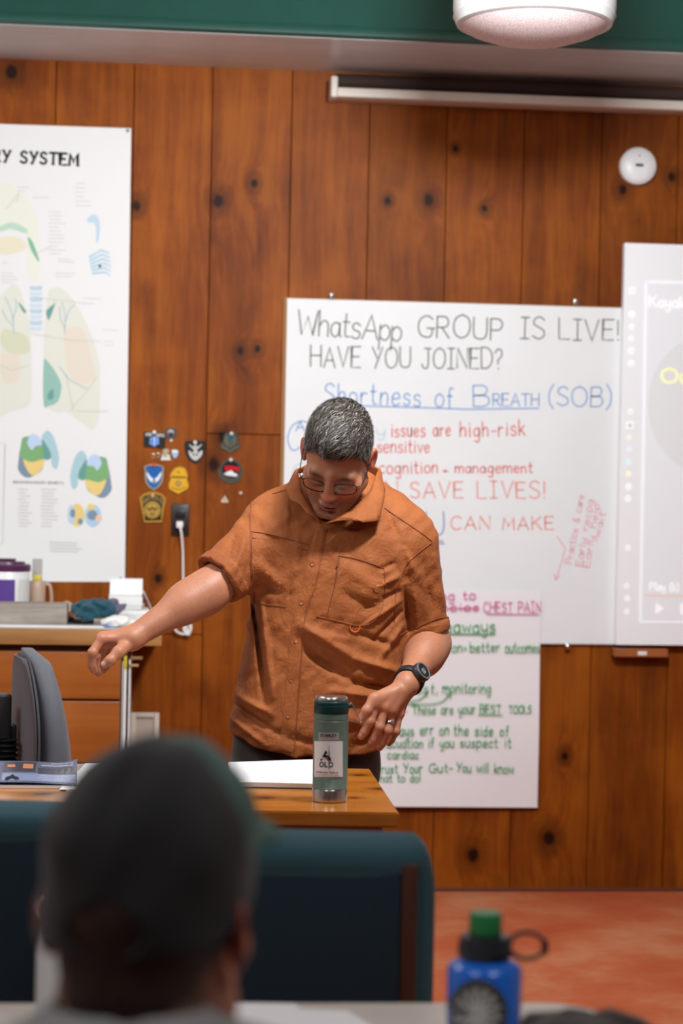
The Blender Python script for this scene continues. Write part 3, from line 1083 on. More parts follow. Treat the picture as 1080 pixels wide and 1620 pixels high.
# --- whiteboard
yw = D - 0.016
WL = [(453, 470.5), (1035, 487.5), (1018, 1021), (442.5, 1016)]
wb = thing('whiteboard', 'large white dry-erase board covered in marker handwriting behind the man', 'whiteboard', at_y(720, 1018, D))
pts = [at_y(a, b, yw) for a, b in (WL[3], WL[2], WL[1], WL[0])]
world_child(MB().slab([p + Vector((-.010 if p.x < at_y(700, 700, D).x else 0, .014, 0)) for p in pts], NY, .012).build('backing', mat('hardboard_edge', srgb(150, 104, 56), .7)), wb)
cx_ = sum((p for p in pts), Vector()) / 4
world_child(MB().slab([p + Vector((.003 * (1 if p.x < cx_.x else -1), .0025, .003 * (1 if p.z < cx_.z else -1))) for p in pts], NY, .003).build('panel', mat('board_white', (.76, .77, .77), .5, spec=.25, var=.02, vscale=4)), wb)
for a, b, up in ((524, 469, 1), (908, 478, 1), (895, 1021, -1)):
    p = at_y(a, b, D)
    mb = MB().box((p.x - .009, D - .03, p.z - .012), (p.x + .009, D - .001, p.z + .010), .004)
    mb.lathe([(.006, 0), (.006, .003), (.003, .0045), (0, .005)], 12, Matrix.Translation((p.x, D - .03, p.z)) @ R90)
    world_child(mb.build('clip', MATS['steel']), wb)
yt = yw - .0011


def wtext(*a, **k):
    return world_child(write(None, yt, *a, **k), wb)


BK, BL, LB, RD, RD2, PK = srgb(118, 120, 108), srgb(120, 158, 208), srgb(178, 206, 224), srgb(222, 106, 94), srgb(226, 142, 130), srgb(232, 156, 170)
wtext('WhatsApp', (470, 529), (634, 541), 40, BK, .0052, 'black_lettering', seed=3, gap=.1)
wtext('GROUP', (661, 532), (794, 538), 35, BK, .0052, 'black_lettering', seed=4)
wtext('IS LIVE!', (823, 536), (979, 539), 33, BK, .0050, 'black_lettering', seed=5)
wtext('HAVE YOU JOINED?', (491, 580), (794, 584), 32, BK, .0050, 'black_lettering', seed=6)
wtext('Shortness of', (513, 638), (716, 644), 33, BL, .0048, 'blue_lettering', seed=7, gap=.24)
wtext('B', (749, 644), (774, 644), 34, BL, .0046, 'blue_lettering', seed=8)
wtext('REATH', (780, 642), (852, 642), 19, BL, .0044, 'blue_lettering', seed=9)
wtext('(SOB)', (868, 642), (966, 643), 31, BL, .0046, 'blue_lettering', seed=10, extra=[[(560, 642), (640, 644), (740, 647.5), (852, 646)]])
wtext('A', (468, 682), (481, 682), 16, BL, .0042, 'blue_star', seed=1, extra=[catmull([(490, 672), (478, 666), (462, 674), (455, 694), (462, 712), (476, 706), (486, 690)])], gap=0)
wtext('y', (596, 690), (609, 690), 18, LB, .0042, 'blue_lettering', seed=1, extra=[catmull([(486, 732), (472, 734), (462, 748), (466, 760)])])
wtext('issues are', (619, 691), (712, 690), 22, RD, .0048, 'red_lettering', seed=12, gap=.26)
wtext('high-risk', (728, 691), (830, 689), 24, RD, .0048, 'red_lettering', seed=13, gap=.26)
wtext('sensitive', (597, 716), (679, 716), 21, RD, .0044, 'red_lettering', seed=14, gap=.22)
wtext('recognition', (578, 750), (692, 748), 20, RD, .0044, 'red_lettering', seed=15, gap=.22)
wtext('+', (700, 749), (708, 749), 12, RD, .0042, 'red_lettering', seed=1)
wtext('management', (720, 748), (842, 748), 17, RD, .0044, 'red_lettering', seed=16, gap=.22)
wtext('CAN', (560, 787), (629, 787), 26, RD2, .0046, 'red_lettering', seed=17)
wtext('SAVE LIVES!', (649, 788), (862, 788), 26, RD2, .0048, 'red_lettering', seed=18, gap=.26)
wtext('YOU', (590, 846), (702, 846), 38, srgb(140, 140, 190), .0050, 'blue_lettering', seed=19, gap=.3, extra=[[(664, 856), (700, 856)], [(668, 861), (702, 860)]])
wtext('CAN MAKE', (713, 838), (875, 838), 20, RD2, .0046, 'red_lettering', seed=20, gap=.28)
for k, (tx, x0, y0, x1, y1) in enumerate((('Practice & care', 904, 892, 924, 784), ('Early recog', 920, 896, 938, 792), ('Early help', 932, 898, 948, 798), ('wait', 948, 850, 958, 812))):
    wtext(tx, (x0, y0), (x1, y1), 11, PK, .0030, 'pink_lettering', seed=30 + k, extra=[[(881, 849), (894, 868), (888, 890), (879, 916)], [(876, 908), (879, 918), (885, 910)]] if k == 0 else ())

# --- flip chart sheet
yc = yw - .006
FC = [(600, 934), (855.5, 934.5), (850, 1278), (586, 1275)]
fc = thing('flip_chart_sheet', 'white flip chart page with pink and green handwriting stuck over the lower whiteboard edge', 'flip chart sheet', at_y(720, 1277, D))
nu, nv = 20, 26
q = [at_y(a, b, yc) for a, b in FC]
vs = []
for j in range(nv + 1):
    for i in range(nu + 1):
        u, v_ = i / nu, j / nv
        p = (q[0] * (1 - u) + q[1] * u) * (1 - v_) + (q[3] * (1 - u) + q[2] * u) * v_
        p.y += -.0025 * math.sin(v_ * 9 + u * 2) * (.3 + v_) - (.012 * max(0, v_ - .8) * 5 * (1 - u) if v_ > .8 else 0)
        vs.append(p)
vv = vs + [p + Vector((0, .0008, 0)) for p in vs]
fs = [(j * (nu + 1) + i, j * (nu + 1) + i + 1, (j + 1) * (nu + 1) + i + 1, (j + 1) * (nu + 1) + i) for j in range(nv) for i in range(nu)]
world_child(MB().add(vv, fs + [tuple(k + (nu + 1) * (nv + 1) for k in f[::-1]) for f in fs], True).build('page', mat('chart_paper', (.80, .77, .78), .7, bump=.12, bscale=14, bdist=.004), autosmooth=False), fc)
mk = MATS['white_plastic']
world_child(MB().box((at_y(612, 930, yc).x, yc - .001, at_y(612, 938, yc).z), (at_y(650, 930, yc).x, yc + .004, at_y(612, 926, yc).z)).build('tape', mk), fc)
yg = yc - .010
GN, PKM = srgb(66, 158, 96), srgb(214, 96, 158)


def ctext(*a, **k):
    return world_child(write(None, yg, *a, **k), fc)


ctext('Responding to', (604, 951), (752, 948), 14, PKM, .0034, 'pink_lettering', seed=40)
ctext('Emergencies', (604, 966), (757, 966), 13, PKM, .0034, 'pink_lettering', seed=41, extra=[[(708, 962), (757, 962)]])
ctext('CHEST PAIN', (765, 968), (855, 968), 16, PKM, .0032, 'pink_lettering', seed=42, extra=[[(770, 971), (852, 971.5)]], gap=.25)
ctext('Takeaways', (662, 1001), (783, 1000), 20, GN, .0042, 'green_lettering', seed=43, extra=[[(662, 1003), (783, 1003)]])
ctext('Early recognition=', (604, 1031), (738, 1031), 15, GN, .0034, 'green_lettering', seed=44)
ctext('better', (744, 1031), (790, 1030), 15, GN, .0036, 'green_lettering', seed=45)
ctext('outcomes', (799, 1032), (853, 1032), 16, GN, .0034, 'green_lettering', seed=46)
ctext('rest,', (650, 1096), (692, 1096), 16, GN, .0034, 'green_lettering', seed=47)
ctext('monitoring', (700, 1095), (776, 1096), 16, GN, .0036, 'green_lettering', seed=48, extra=[catmull([(642, 1110), (664, 1106), (676, 1095)]), [(670, 1096), (677, 1094), (674, 1101)], catmull([(640, 1113), (670, 1114), (696, 1111), (712, 1098)]), [(705, 1099), (714, 1096), (712, 1104)]])
ctext('- These are your', (640, 1130), (752, 1128), 15, GN, .0034, 'green_lettering', seed=49)
ctext('BEST', (759, 1128), (792, 1128), 14, GN, .0034, 'green_lettering', seed=50, extra=[[(757, 1131), (794, 1131)]])
ctext('TOOLS', (805, 1128), (840, 1128), 12, GN, .0034, 'green_lettering', seed=51)
ctext('Always err on', (604, 1164), (710, 1162), 17, GN, .0036, 'green_lettering', seed=52, gap=.24)
ctext('the side of', (718, 1163), (804, 1164), 16, GN, .0036, 'green_lettering', seed=53, gap=.24)
ctext('evacuation if you', (596, 1183), (718, 1182), 15, GN, .0034, 'green_lettering', seed=54)
ctext('suspect it', (728, 1182), (808, 1182), 15, GN, .0034, 'green_lettering', seed=55)
ctext('cardiac', (613, 1200), (662, 1200), 13, GN, .0034, 'green_lettering', seed=56)
ctext('Trust Your', (594, 1224), (668, 1222), 15, GN, .0034, 'green_lettering', seed=57, gap=.24)
ctext('Gut-', (679, 1222), (716, 1221), 14, GN, .0034, 'green_lettering', seed=58)
ctext('You will know', (722, 1221), (812, 1223), 15, GN, .0034, 'green_lettering', seed=59)
ctext('what to do!', (592, 1238), (665, 1237), 13, GN, .0034, 'green_lettering', seed=60)

# --- bright display panel at right
yd = D - .055
ib = thing('display_panel', 'bright white display board with a projected web video page beside the whiteboard', 'display panel', at_y(1100, 1019, D))
P4 = [(974.5, 1020), (1700, 1026), (1712, 408), (988.5, 384)]
pp = [at_y(a, b, yd) for a, b in P4]
pp[1].x = pp[2].x = (pp[1].x + pp[2].x) / 2
world_child(MB().slab([p + Vector((0, .034, 0)) for p in pp], NY, .031).build('panel', mat('panel_white', (.88, .88, .89), .5)), ib)
im = NT('lit_page')
im.set(Roughness=.5)
im.b.inputs['Base Color'].default_value = (.74, .74, .75, 1)
im.b.inputs['Emission Color'].default_value = (.9, .92, 1, 1)
im.b.inputs['Emission Strength'].default_value = .14  # glow stands in for projector light falling on the board


def lit(c, e):
    m_ = NT('lit_mark')
    m_.b.inputs['Base Color'].default_value = (*c, 1)
    m_.b.inputs['Emission Color'].default_value = (*c, 1)
    m_.b.inputs['Emission Strength'].default_value = e
    return m_.m


yl = yd + .003 - .0012
mb = MB()
flat(mb, [(1012, 984), (1690, 990), (1698, 460), (1023, 446)], yl)
world_child(mb.build('video_page', im.m, autosmooth=False), ib)
mb = MB()
for e_ in ([(1013, 984), (1022, 446)], [(1022, 446), (1698, 460)], [(1013, 984), (1690, 990)]):
    ribbons(mb, [[at_y(a, b, yl - .0006) for a, b in e_]], .010, NY)
world_child(mb.build('page_border', lit((.80, .81, .84), .27), autosmooth=False), ib)
mb = MB()
flat(mb, ellipse(1116, 640, 92, 108, 40), yl - .0004)
world_child(mb.build('page_circle', lit((.71, .71, .71), .14), autosmooth=False), ib)
W1, Y1 = lit((.86, .86, .86), .32), lit((.86, .88, .42), .30)


def dtext(tx, a, b, h, wd, m_, nm, gap=.2):
    st, tot = text_strokes(tx, gap)
    mb = MB()
    ribbons(mb, lay(st, tot, a, b, h, lambda x, y: at_y(x, y, yl - .0014)), wd, NY)
    return world_child(mb.build(nm, m_, autosmooth=False), ib)


dtext('Kayaki', (1027, 485), (1088, 487), 17, .0055, W1, 'page_heading')
dtext('Our', (1046, 605), (1108, 607), 22, .0085, Y1, 'page_title')
dtext('Play (k)', (1028, 934), (1073, 935), 12, .0042, W1, 'play_caption')
mb = MB()
flat(mb, [(1037, 954), (1050, 963), (1037, 972)], yl - .0014)
flat(mb, [(1076, 955), (1081, 955), (1081, 972), (1076, 972)], yl - .0014)
world_child(mb.build('play_mark', W1, autosmooth=False), ib)
mb = MB()
ribbons(mb, [[at_y(1020, 941.5, yl - .0014), at_y(1200, 944, yl - .0014)]], .004, NY)
world_child(mb.build('progress_bar', lit((.9, .55, .45), .2), autosmooth=False), ib)
icons = [(1000, 460, (.8, .84, .95), 9), (999, 497, (.93, .93, .93), 6), (999, 517, (.92, .92, .92), 5), (998, 535, (.9, .9, .9), 5), (998, 555, (.9, .9, .9), 6), (998, 575, (.91, .91, .91), 6), (997, 651, (.9, .9, .9), 5),
         (996, 673, (.95, .95, .95), 9), (995, 692, (.93, .8, .66), 5), (995, 711, (.72, .78, .95), 5), (994, 731, (.62, .92, .9), 5), (994, 750, (.9, .94, .6), 5), (994, 770, (.95, .95, .95), 6), (993, 789, (.94, .94, .94), 6), (993, 867, (.93, .93, .93), 5), (992, 947, (.95, .95, .95), 5), (991, 927, (.9, .9, .9), 5), (991, 968, (.9, .9, .9), 5)]
for a, b, cc, r1 in icons:
    mb = MB()
    flat(mb, ellipse(a, b, r1 * .9, r1, 12 if r1 < 8 else 4, rot=0 if r1 < 8 else math.pi / 4), yl - .0002)
    world_child(mb.build('page_icon', lit(tuple(.72 + .16 * (q - .7) / .3 if q > .7 else q for q in cc), .26), autosmooth=False), ib)
mb = MB()
flat(mb, ellipse(996, 673, 3, 3.4, 12), yl - .0016)
world_child(mb.build('page_icon', lit((.6, .6, .6), .1), autosmooth=False), ib)
p0, p1 = at_y(968, 1022, D - .03), at_y(1053, 1039, D - .03)
tl_ = thing('pen_ledge', 'small brown wooden ledge under the bright display panel', 'ledge', ((p0.x + p1.x) / 2, D, p1.z))
lw = wood('ledge_wood', srgb(110, 58, 30), srgb(150, 84, 44), srgb(170, 100, 56), axis=0)
MB().box((-(p1.x - p0.x) / 2, -.06, 0), ((p1.x - p0.x) / 2, -.001, p0.z - p1.z - .006), .003).build('board', lw, tl_)
MB().box((-.012, -.064, .006), (.02, -.058, .02), .002).build('latch', MATS['white_plastic'], tl_)
# ------------------------------------------------------------------ uniform patches and pins on the boards, socket and cord
GP = 'patches and pins on the boards'


def patch_tex(name, c):
    return mat(name, c, .85, var=.12, vscale=700, bump=.3, bscale=900, bdist=.0005)


def patch(name, label, cat, outline, col, th=.003, edge=None, edge_w=.0018, y=D, pin_at=None, pin_mat='white_plastic'):
    xs, ys_ = [p[0] for p in outline], [p[1] for p in outline]
    root = thing(name, label, cat, at_y(sum(xs) / len(xs), max(ys_), y), group=GP)
    world_child(plate(outline, y - .001, th).build('backing', patch_tex('patch_cloth', col)), root)
    if edge:
        q = [at_y(a, b, y - .001 - th) for a, b in outline]
        world_child(MB().tube(q, edge_w, 8, closed=True).build('border', patch_tex('patch_border', edge)), root)
    if pin_at:
        world_child(pin(None, pin_at[0], pin_at[1], y - th, .0062, pin_mat), root)
    return root


def emblem(root, name, items, y0):
    mb, ms, idx = MB(), [], {}
    for col, poly, ly in items:
        m_ = ink(srgb(*col), .7)
        if m_.name not in idx:
            idx[m_.name] = len(ms)
            ms.append(m_)
        mb.mi = idx[m_.name]
        q = [at_y(a, b, y0) for a, b in poly]
        mb.slab(q, NY, .0005 + .0004 * ly)
    return world_child(mb.build(name, ms, autosmooth=False), root)


# black name patch with a blue star
r = patch('medic_patch', 'black rectangular cloth patch with white lettering over a blue star', 'patch', [(227.5, 683), (262, 686), (261, 709.5), (227, 707)], srgb(34, 34, 34), pin_at=(244, 684))
yk = D - .004
it = []
for k in range(3):
    a = math.radians(60 * k)
    it.append(((120, 160, 226), [(244 + 8 * math.sin(a) - 2.4 * math.cos(a), 698 + 8 * math.cos(a) + 2.4 * math.sin(a)), (244 + 8 * math.sin(a) + 2.4 * math.cos(a), 698 + 8 * math.cos(a) - 2.4 * math.sin(a)),
                                (244 - 8 * math.sin(a) + 2.4 * math.cos(a), 698 - 8 * math.cos(a) - 2.4 * math.sin(a)), (244 - 8 * math.sin(a) - 2.4 * math.cos(a), 698 - 8 * math.cos(a) + 2.4 * math.sin(a))], 1))
emblem(r, 'star', [((66, 104, 190), ellipse(244, 698, 7.4, 7.6, 20), 0)] + it + [((235, 238, 240), [(243.5, 692), (244.6, 692), (244.6, 704), (243.5, 704)], 3)], yk)
mb = MB()
for tx, a, b in (('1770', (230, 689.5), (240, 690)), ('GUPTO', (247, 690.5), (259.5, 691.5))):
    st, tot = text_strokes(tx, .22)
    ribbons(mb, lay(st, tot, a, b, 4.2, lambda x, y: at_y(x, y, yk - .0004)), .0018, NY)
world_child(mb.build('lettering', ink(srgb(226, 226, 222)), autosmooth=False), r)

r = patch('shield_badge', 'small dark metallic round shield badge beside the black rectangular patch', 'badge', smoothp([(262, 678), (270, 677), (279, 679), (279, 688), (273, 694), (270, 697), (266, 694), (262, 688)], 4), srgb(78, 76, 80), .004)
emblem(r, 'crest', [((150, 148, 150), ellipse(270, 684, 5.5, 4, 16), 0), ((60, 58, 62), ellipse(270, 687, 3.4, 3.4, 12), 1), ((186, 184, 186), [(265, 682), (270, 679), (275, 682), (270, 685)], 1)], D - .005)
r = thing('chain_pin', 'cream push pin with a thin chain hanging under the round shield badge', 'pin', at_y(270.5, 712, D), group=GP)
world_child(pin(None, 270.5, 697, D, .0055, mat('cream_plastic', srgb(220, 196, 172), .4)), r)
world_child(MB().tube([at_y(270.5, 699, D - .004), at_y(270.2, 705, D - .003), at_y(270.6, 712, D - .003)], .0012, 6).build('chain', MATS['brass']), r)

r = thing('eyelet_rings', 'two little brass rings on the boards under the black rectangular patch', 'rings', at_y(246, 726, D), group=GP)
for a, b in ((241.5, 721), (249.5, 720)):
    q = [at_y(u, v_, D - .004) for u, v_ in ellipse(a, b, 2.7, 3.6, 16)]
    world_child(MB().tube(q, .0012, 6, closed=True).build('ring', MATS['brass']), r)
world_child(MB().tube([at_y(238.5, 717, D - .004), at_y(246, 718.5, D - .004), at_y(251, 715, D - .004)], .001, 6).build('wire', MATS['brass']), r)
for a, b in ((241.5, 725), (249.5, 724)):
    pass
r = thing('winged_pin', 'little white and silver winged lapel pin below the black rectangular patch', 'lapel pin', at_y(262, 728, D), group=GP)
ivory = mat('ivory_enamel', srgb(226, 220, 212), .4)
world_child(plate(smoothp([(256.5, 713), (262, 709.5), (268, 713), (265, 717), (263, 720), (266, 722), (262, 724), (257.5, 721), (259.5, 718)], 3), D - .001, .004).build('wings', mat('tarnished', srgb(170, 158, 136), .4, .6)), r)
world_child(plate([(253.5, 728), (256, 723.5), (256, 718.8), (268, 719), (268.5, 723.5), (270.5, 728)], D - .001, .003).build('base', ivory), r)
r = patch('enamel_pin', 'tiny white and sky blue shield pin right of the winged lapel pin', 'lapel pin', smoothp([(272, 712), (281, 712.5), (281, 720), (277, 725), (273, 721)], 3), srgb(150, 196, 230), .003)
emblem(r, 'white_band', [((238, 240, 240), [(272, 711.8), (281, 712.3), (281, 716), (272.2, 715.7)], 1)], D - .0042)

# black crest
r = patch('crest_patch', 'black crest patch with a silver dagger and crossed arrows', 'patch', [(294.5, 697.5), (324.5, 697.5)] + smoothp([(324.5, 697.5), (323.5, 716), (318, 727), (309, 733), (299, 727), (293.5, 716), (294.5, 697.5)], 4)[1:24], srgb(30, 30, 31), pin_at=(308.5, 700))
gs = (200, 200, 196)
emblem(r, 'arrows_and_dagger', [
    (gs, smoothp([(298, 713), (299.5, 720), (304, 726), (309, 728.5), (314, 726), (319, 720), (320, 713), (316, 714), (314.5, 719), (309, 722), (303.5, 719), (301.5, 714)], 3), 0),
    (gs, [(298, 703), (301, 703.5), (317, 719), (315, 721)], 1), (gs, [(320, 703), (317, 703.5), (301, 719), (303, 721)], 1),
    (gs, [(307.6, 703), (310.2, 703), (310.2, 721), (309, 724), (307.6, 721)], 2), (gs, [(304, 706), (314, 706), (314, 708), (304, 708)], 2)], D - .004)

# blue winged shield
sh = [(228.5, 738), (236, 736), (243, 735), (252, 736.5), (258, 739), (257.5, 747), (257, 755), (255, 764), (250, 770), (243.5, 775), (236, 770), (231, 763), (230, 755), (230, 747)]
r = patch('winged_shield_patch', 'blue shield patch with a pair of white wings and a tan border', 'patch', sh, srgb(24, 96, 172), edge=srgb(178, 160, 124), edge_w=.003, pin_at=(243.5, 736), pin_mat=mat('red_pin', srgb(206, 70, 52), .4))
for sx in (1, -1):
    f_ = lambda p: [(243.6 + sx * (a - 243.6), b) for a, b in p]
    emblem(r, 'wing', [((232, 234, 234), f_([(232, 746), (238, 754), (243, 758), (243, 762), (239, 763), (234.5, 757), (232, 751)]), 1)], D - .004)
emblem(r, 'sword', [((140, 156, 150), [(242.3, 757), (244.9, 757), (246.5, 761), (244.5, 764), (243.6, 768), (242.6, 764), (240.8, 761)], 2)], D - .004)

# yellow badge patch
sh = [(278, 741), (284, 739.5), (291, 741), (294.5, 747), (296, 753), (294, 757), (297.5, 767), (296, 773), (288, 777), (282, 780.5), (275, 777), (268.5, 773), (268, 766), (271, 757), (269.5, 753), (273, 746)]
r = patch('yellow_badge_patch', 'yellow star-topped badge patch beside the blue winged shield', 'patch', sh, srgb(222, 168, 34), edge=srgb(226, 178, 48), edge_w=.0022)
bk = (96, 78, 40)
emblem(r, 'badge_marks', [((150, 126, 84), ellipse(282, 765, 5, 5, 16), 0), ((200, 152, 50), ellipse(282, 765, 3, 3, 12), 1), (bk, [(271, 753.5), (294.5, 754), (294.5, 756.5), (271, 756)], 0),
                          (bk, [(280.5, 746), (281.5, 746), (282, 744), (282.6, 746), (283.6, 746), (282.8, 747.5), (283.2, 749), (282, 748), (281, 749), (281.3, 747.5)], 0)]
       + [(bk, [(271 + k * 2.6, 770.5 + min(k, 8 - k) * .9), (272.6 + k * 2.6, 770.5 + min(k, 8 - k) * .9), (272.6 + k * 2.6, 772.5 + min(k, 8 - k) * .9), (271 + k * 2.6, 772.5 + min(k, 8 - k) * .9)], 0) for k in range(9)], D - .004)

# black and gold keystone patch
sh = [(222, 788), (228, 783), (235, 780.5), (242, 780), (250, 781), (256, 784), (261, 789), (258.5, 800), (256.5, 812), (255.5, 825), (228.5, 825.5), (226.5, 812), (224, 800)]
r = patch('keystone_patch', 'black keystone patch with gold border and a round gold eagle seal', 'patch', sh, srgb(36, 34, 30), edge=srgb(196, 146, 48), edge_w=.0038, pin_at=(241.5, 784), pin_mat=mat('tan_pin', srgb(200, 170, 120), .4))
gd, gd2 = (190, 154, 72), (112, 90, 48)
emblem(r, 'eagle_seal', [(gd, ellipse(241, 806.5, 13, 13.5, 28), 0), (gd2, ellipse(241, 806.5, 11, 11.5, 28), 1), (gd, ellipse(241, 806.5, 10, 10.4, 28), 2),
                         (gd2, smoothp([(232, 802), (237, 804), (241, 801), (245, 804), (250, 802), (248, 807), (244, 809), (245, 813), (241, 815), (237, 813), (238, 809), (234, 807)], 3), 3), (gd, ellipse(241, 809, 2.5, 3, 10), 4)], D - .004)
mb = MB()
ys_ = lambda x, y: at_y(x, y, D - .0046)
for tx, rad, a0, a1, hh in (('U.S. CUSTOMS AND', 22, -48, 48, 3.4), ('BORDER PROTECTION', 17.5, -56, 56, 3.2)):
    st, tot = text_strokes(tx, .22)
    cx0, cy0 = 241.5, 807.5
    for s_ in st:
        ribbons(mb, [[ys_(cx0 + (rad + hh * b) * math.sin(math.radians(a0 + (a1 - a0) * a / tot)), cy0 - (rad + hh * b) * math.cos(math.radians(a0 + (a1 - a0) * a / tot))) for a, b in s_]], .0011, NY)
world_child(mb.build('lettering', ink(srgb(190, 156, 84)), autosmooth=False), r)

# two subdued patches
sh = smoothp([(355, 686), (363, 684), (375, 685), (376, 696), (380, 705), (377, 711), (370, 713), (364, 717), (358, 713), (350, 710), (348, 704), (353, 697)], 4)
r = patch('subdued_shield_patch', 'dull olive and blue shield patch above the round red and white one', 'patch', sh, srgb(66, 66, 56), pin_at=(366, 686), pin_mat=mat('pale_pin', srgb(206, 206, 190), .4))
emblem(r, 'shield_marks', [((96, 100, 84), smoothp([(356, 690), (364, 687), (372, 690), (373, 700), (364, 707), (355, 700)], 4), 0), ((54, 84, 112), ellipse(364.5, 692, 5, 4, 14), 1), ((52, 56, 52), [(361.5, 696), (363, 696), (363.5, 704), (362.5, 704)], 1), ((52, 56, 52), [(366, 696), (367.4, 696), (366.4, 704), (365.2, 704)], 1),
                           ((104, 98, 78), [(350, 704), (358, 708), (364, 713), (371, 708), (378, 704), (377, 708), (370, 711), (364, 716), (357, 711), (350, 708)], 1)], D - .004)
r = patch('round_patch', 'round dark patch with a red and white mountain above the cream triangle pin', 'patch', smoothp([(353, 730), (364, 726), (376, 729), (382, 740), (382.5, 752), (378, 761), (366, 765.5), (354, 762), (346, 754), (344, 746), (349, 738)], 4), srgb(74, 72, 60), pin_at=(365, 727.5), pin_mat=mat('pale_pin_b', srgb(206, 200, 186), .4))
emblem(r, 'mountain_scene', [((34, 34, 40), ellipse(365, 743, 14, 13.5, 28), 0), ((196, 30, 38), [(355.5, 736.5), (366, 737), (378, 739), (377, 747), (371, 744), (366, 743), (356, 745)], 1),
                             ((228, 226, 228), [(353.5, 750), (360, 746), (366, 744), (370, 748), (375.5, 750), (374.5, 754), (360, 752.5)], 2)], D - .004)
r = patch('triangle_pin', 'tiny cream triangle pin on the boards under the round patch', 'lapel pin', [(349, 794.5), (361, 795), (360, 791), (357.6, 788), (356, 783.5), (354, 787), (351, 790)], srgb(206, 196, 170), .004)
emblem(r, 'cut_out', [((120, 104, 84), [(353, 791.5), (358, 791.7), (355.6, 788.5)], 0)], D - .005)
r = thing('lone_push_pin', 'single pale push pin in the boards near the orange shirt shoulder', 'push pin', at_y(380.5, 780, D), group=GP)
world_child(pin(None, 380.5, 780, D, .0055, mat('pale_pin_c', srgb(214, 190, 166), .4)), r)

# --- socket, plug and cord
c = at_y(284.5, 848, D)
so = thing('wall_socket', 'dark brown double socket plate on the boards beside the keystone patch', 'socket', c)
socket_m = mat('socket_brown', srgb(42, 30, 26), .35)
hw, hh = .031, at_y(284.5, 797, D).z - c.z
MB().box((-hw, -.007, 0), (hw, -.0005, hh), .003).build('plate', socket_m, so)
for zc in (hh * .68, hh * .3):
    f_ = MB().box((-.017, -.0095, zc - .014), (.017, -.006, zc + .014), .003)
    o_ = f_.build('receptacle', mat('socket_face', srgb(30, 22, 20), .3), so)
    MB().box((-.007, -.0100, zc - .004), (-.005, -.0092, zc + .006)).box((.005, -.0100, zc - .004), (.007, -.0092, zc + .006)).build('slots', MATS['black_plastic'], o_)
cord_white = mat('cord_white', (.78, .77, .75), .4)
pl = at_y(284, 830, D)
cd_ = thing('white_charging_cord', 'white power cord with its plug in the dark socket, looped at its lower end', 'power cord', at_y(290, 1004, D))
mb = MB().box((pl.x - .012, D - .034, pl.z - .012), (pl.x + .012, D - .0102, pl.z + .012), .005)
world_child(mb.build('plug', cord_white), cd_)
pth = [(284.5, 832, .036), (287, 845, .036), (289, 870, .02), (289.5, 900, .014), (290, 940, .012), (292, 975, .012), (294, 990, .014), (297, 1002, .018), (288, 1003, .022), (279, 999, .024), (276, 991, .022)]
world_child(MB().tube(catmull([at_y(a, b, D - d_) for a, b, d_ in pth], 5), .0042, 10).build('cord', cord_white), cd_)
wr = [(296, 984, .014), (300, 990, .018), (300, 1000, .02), (296, 1004, .024), (291, 996, .02), (293, 986, .016), (299, 984, .02), (302, 994, .026), (298, 1005, .024)]
world_child(MB().tube(catmull([at_y(a, b, D - d_) for a, b, d_ in wr], 5), .005, 10).build('tied_bundle', cord_white), cd_)
# ------------------------------------------------------------------ counter along the wall at left
zw = 0.952
yfr = 6.03
xr = at_y(256, 1005, yfr).x
ctop = wood('counter_wood', srgb(120, 80, 42), srgb(164, 116, 64), srgb(184, 138, 84), axis=0, flat=2, scale=.8, rough=.45)
wt = thing('worktop', 'long wooden worktop with a white surface running along the panelled wall at left', 'worktop', (xr - 1.2, 6.3, zw - .055))
world_child(MB().box((XL + .02, yfr, zw - .055), (xr, D - .002, zw - .003), .003).build('slab', ctop), wt)
world_child(MB().box((XL + .02, yfr + .002, zw - .003), (xr - .002, D - .002, zw), .001).build('surface', mat('laminate', (.62, .58, .52), .4)), wt)
# drawer cabinet
xd = at_y(192, 1100, yfr + .03).x
dw = wood('drawer_wood', srgb(128, 66, 22), srgb(160, 88, 34), srgb(178, 104, 46), axis=0, flat=1, scale=.6, rough=.32, coat=.15)
dw_dark = wood('cabinet_wood', srgb(78, 40, 18), srgb(100, 54, 26), srgb(116, 66, 34), axis=2, flat=1, scale=.7)
cab = thing('drawer_cabinet', 'wooden drawer cabinet under the worktop behind the grey office chair', 'drawer cabinet', (xd - .6, 6.3, 0))
world_child(MB().box((XL + .04, yfr + .045, 0), (xd, D - .01, zw - .0555), .002).build('body', dw_dark), cab)
zs = [at_y(100, q, yfr + .02).z for q in (1031, 1105.5, 1109, 1207, 1211, 1330)]
for k in range(3):
    for x0, x1 in ((xd - 1.02, xd - .004), (xd - 2.04, xd - 1.03)):
        d_ = MB().box((x0, yfr + .018, zs[2 * k + 1]), (x1, yfr + .044, zs[2 * k]), .003).build('drawer', dw)
        world_child(d_, cab)
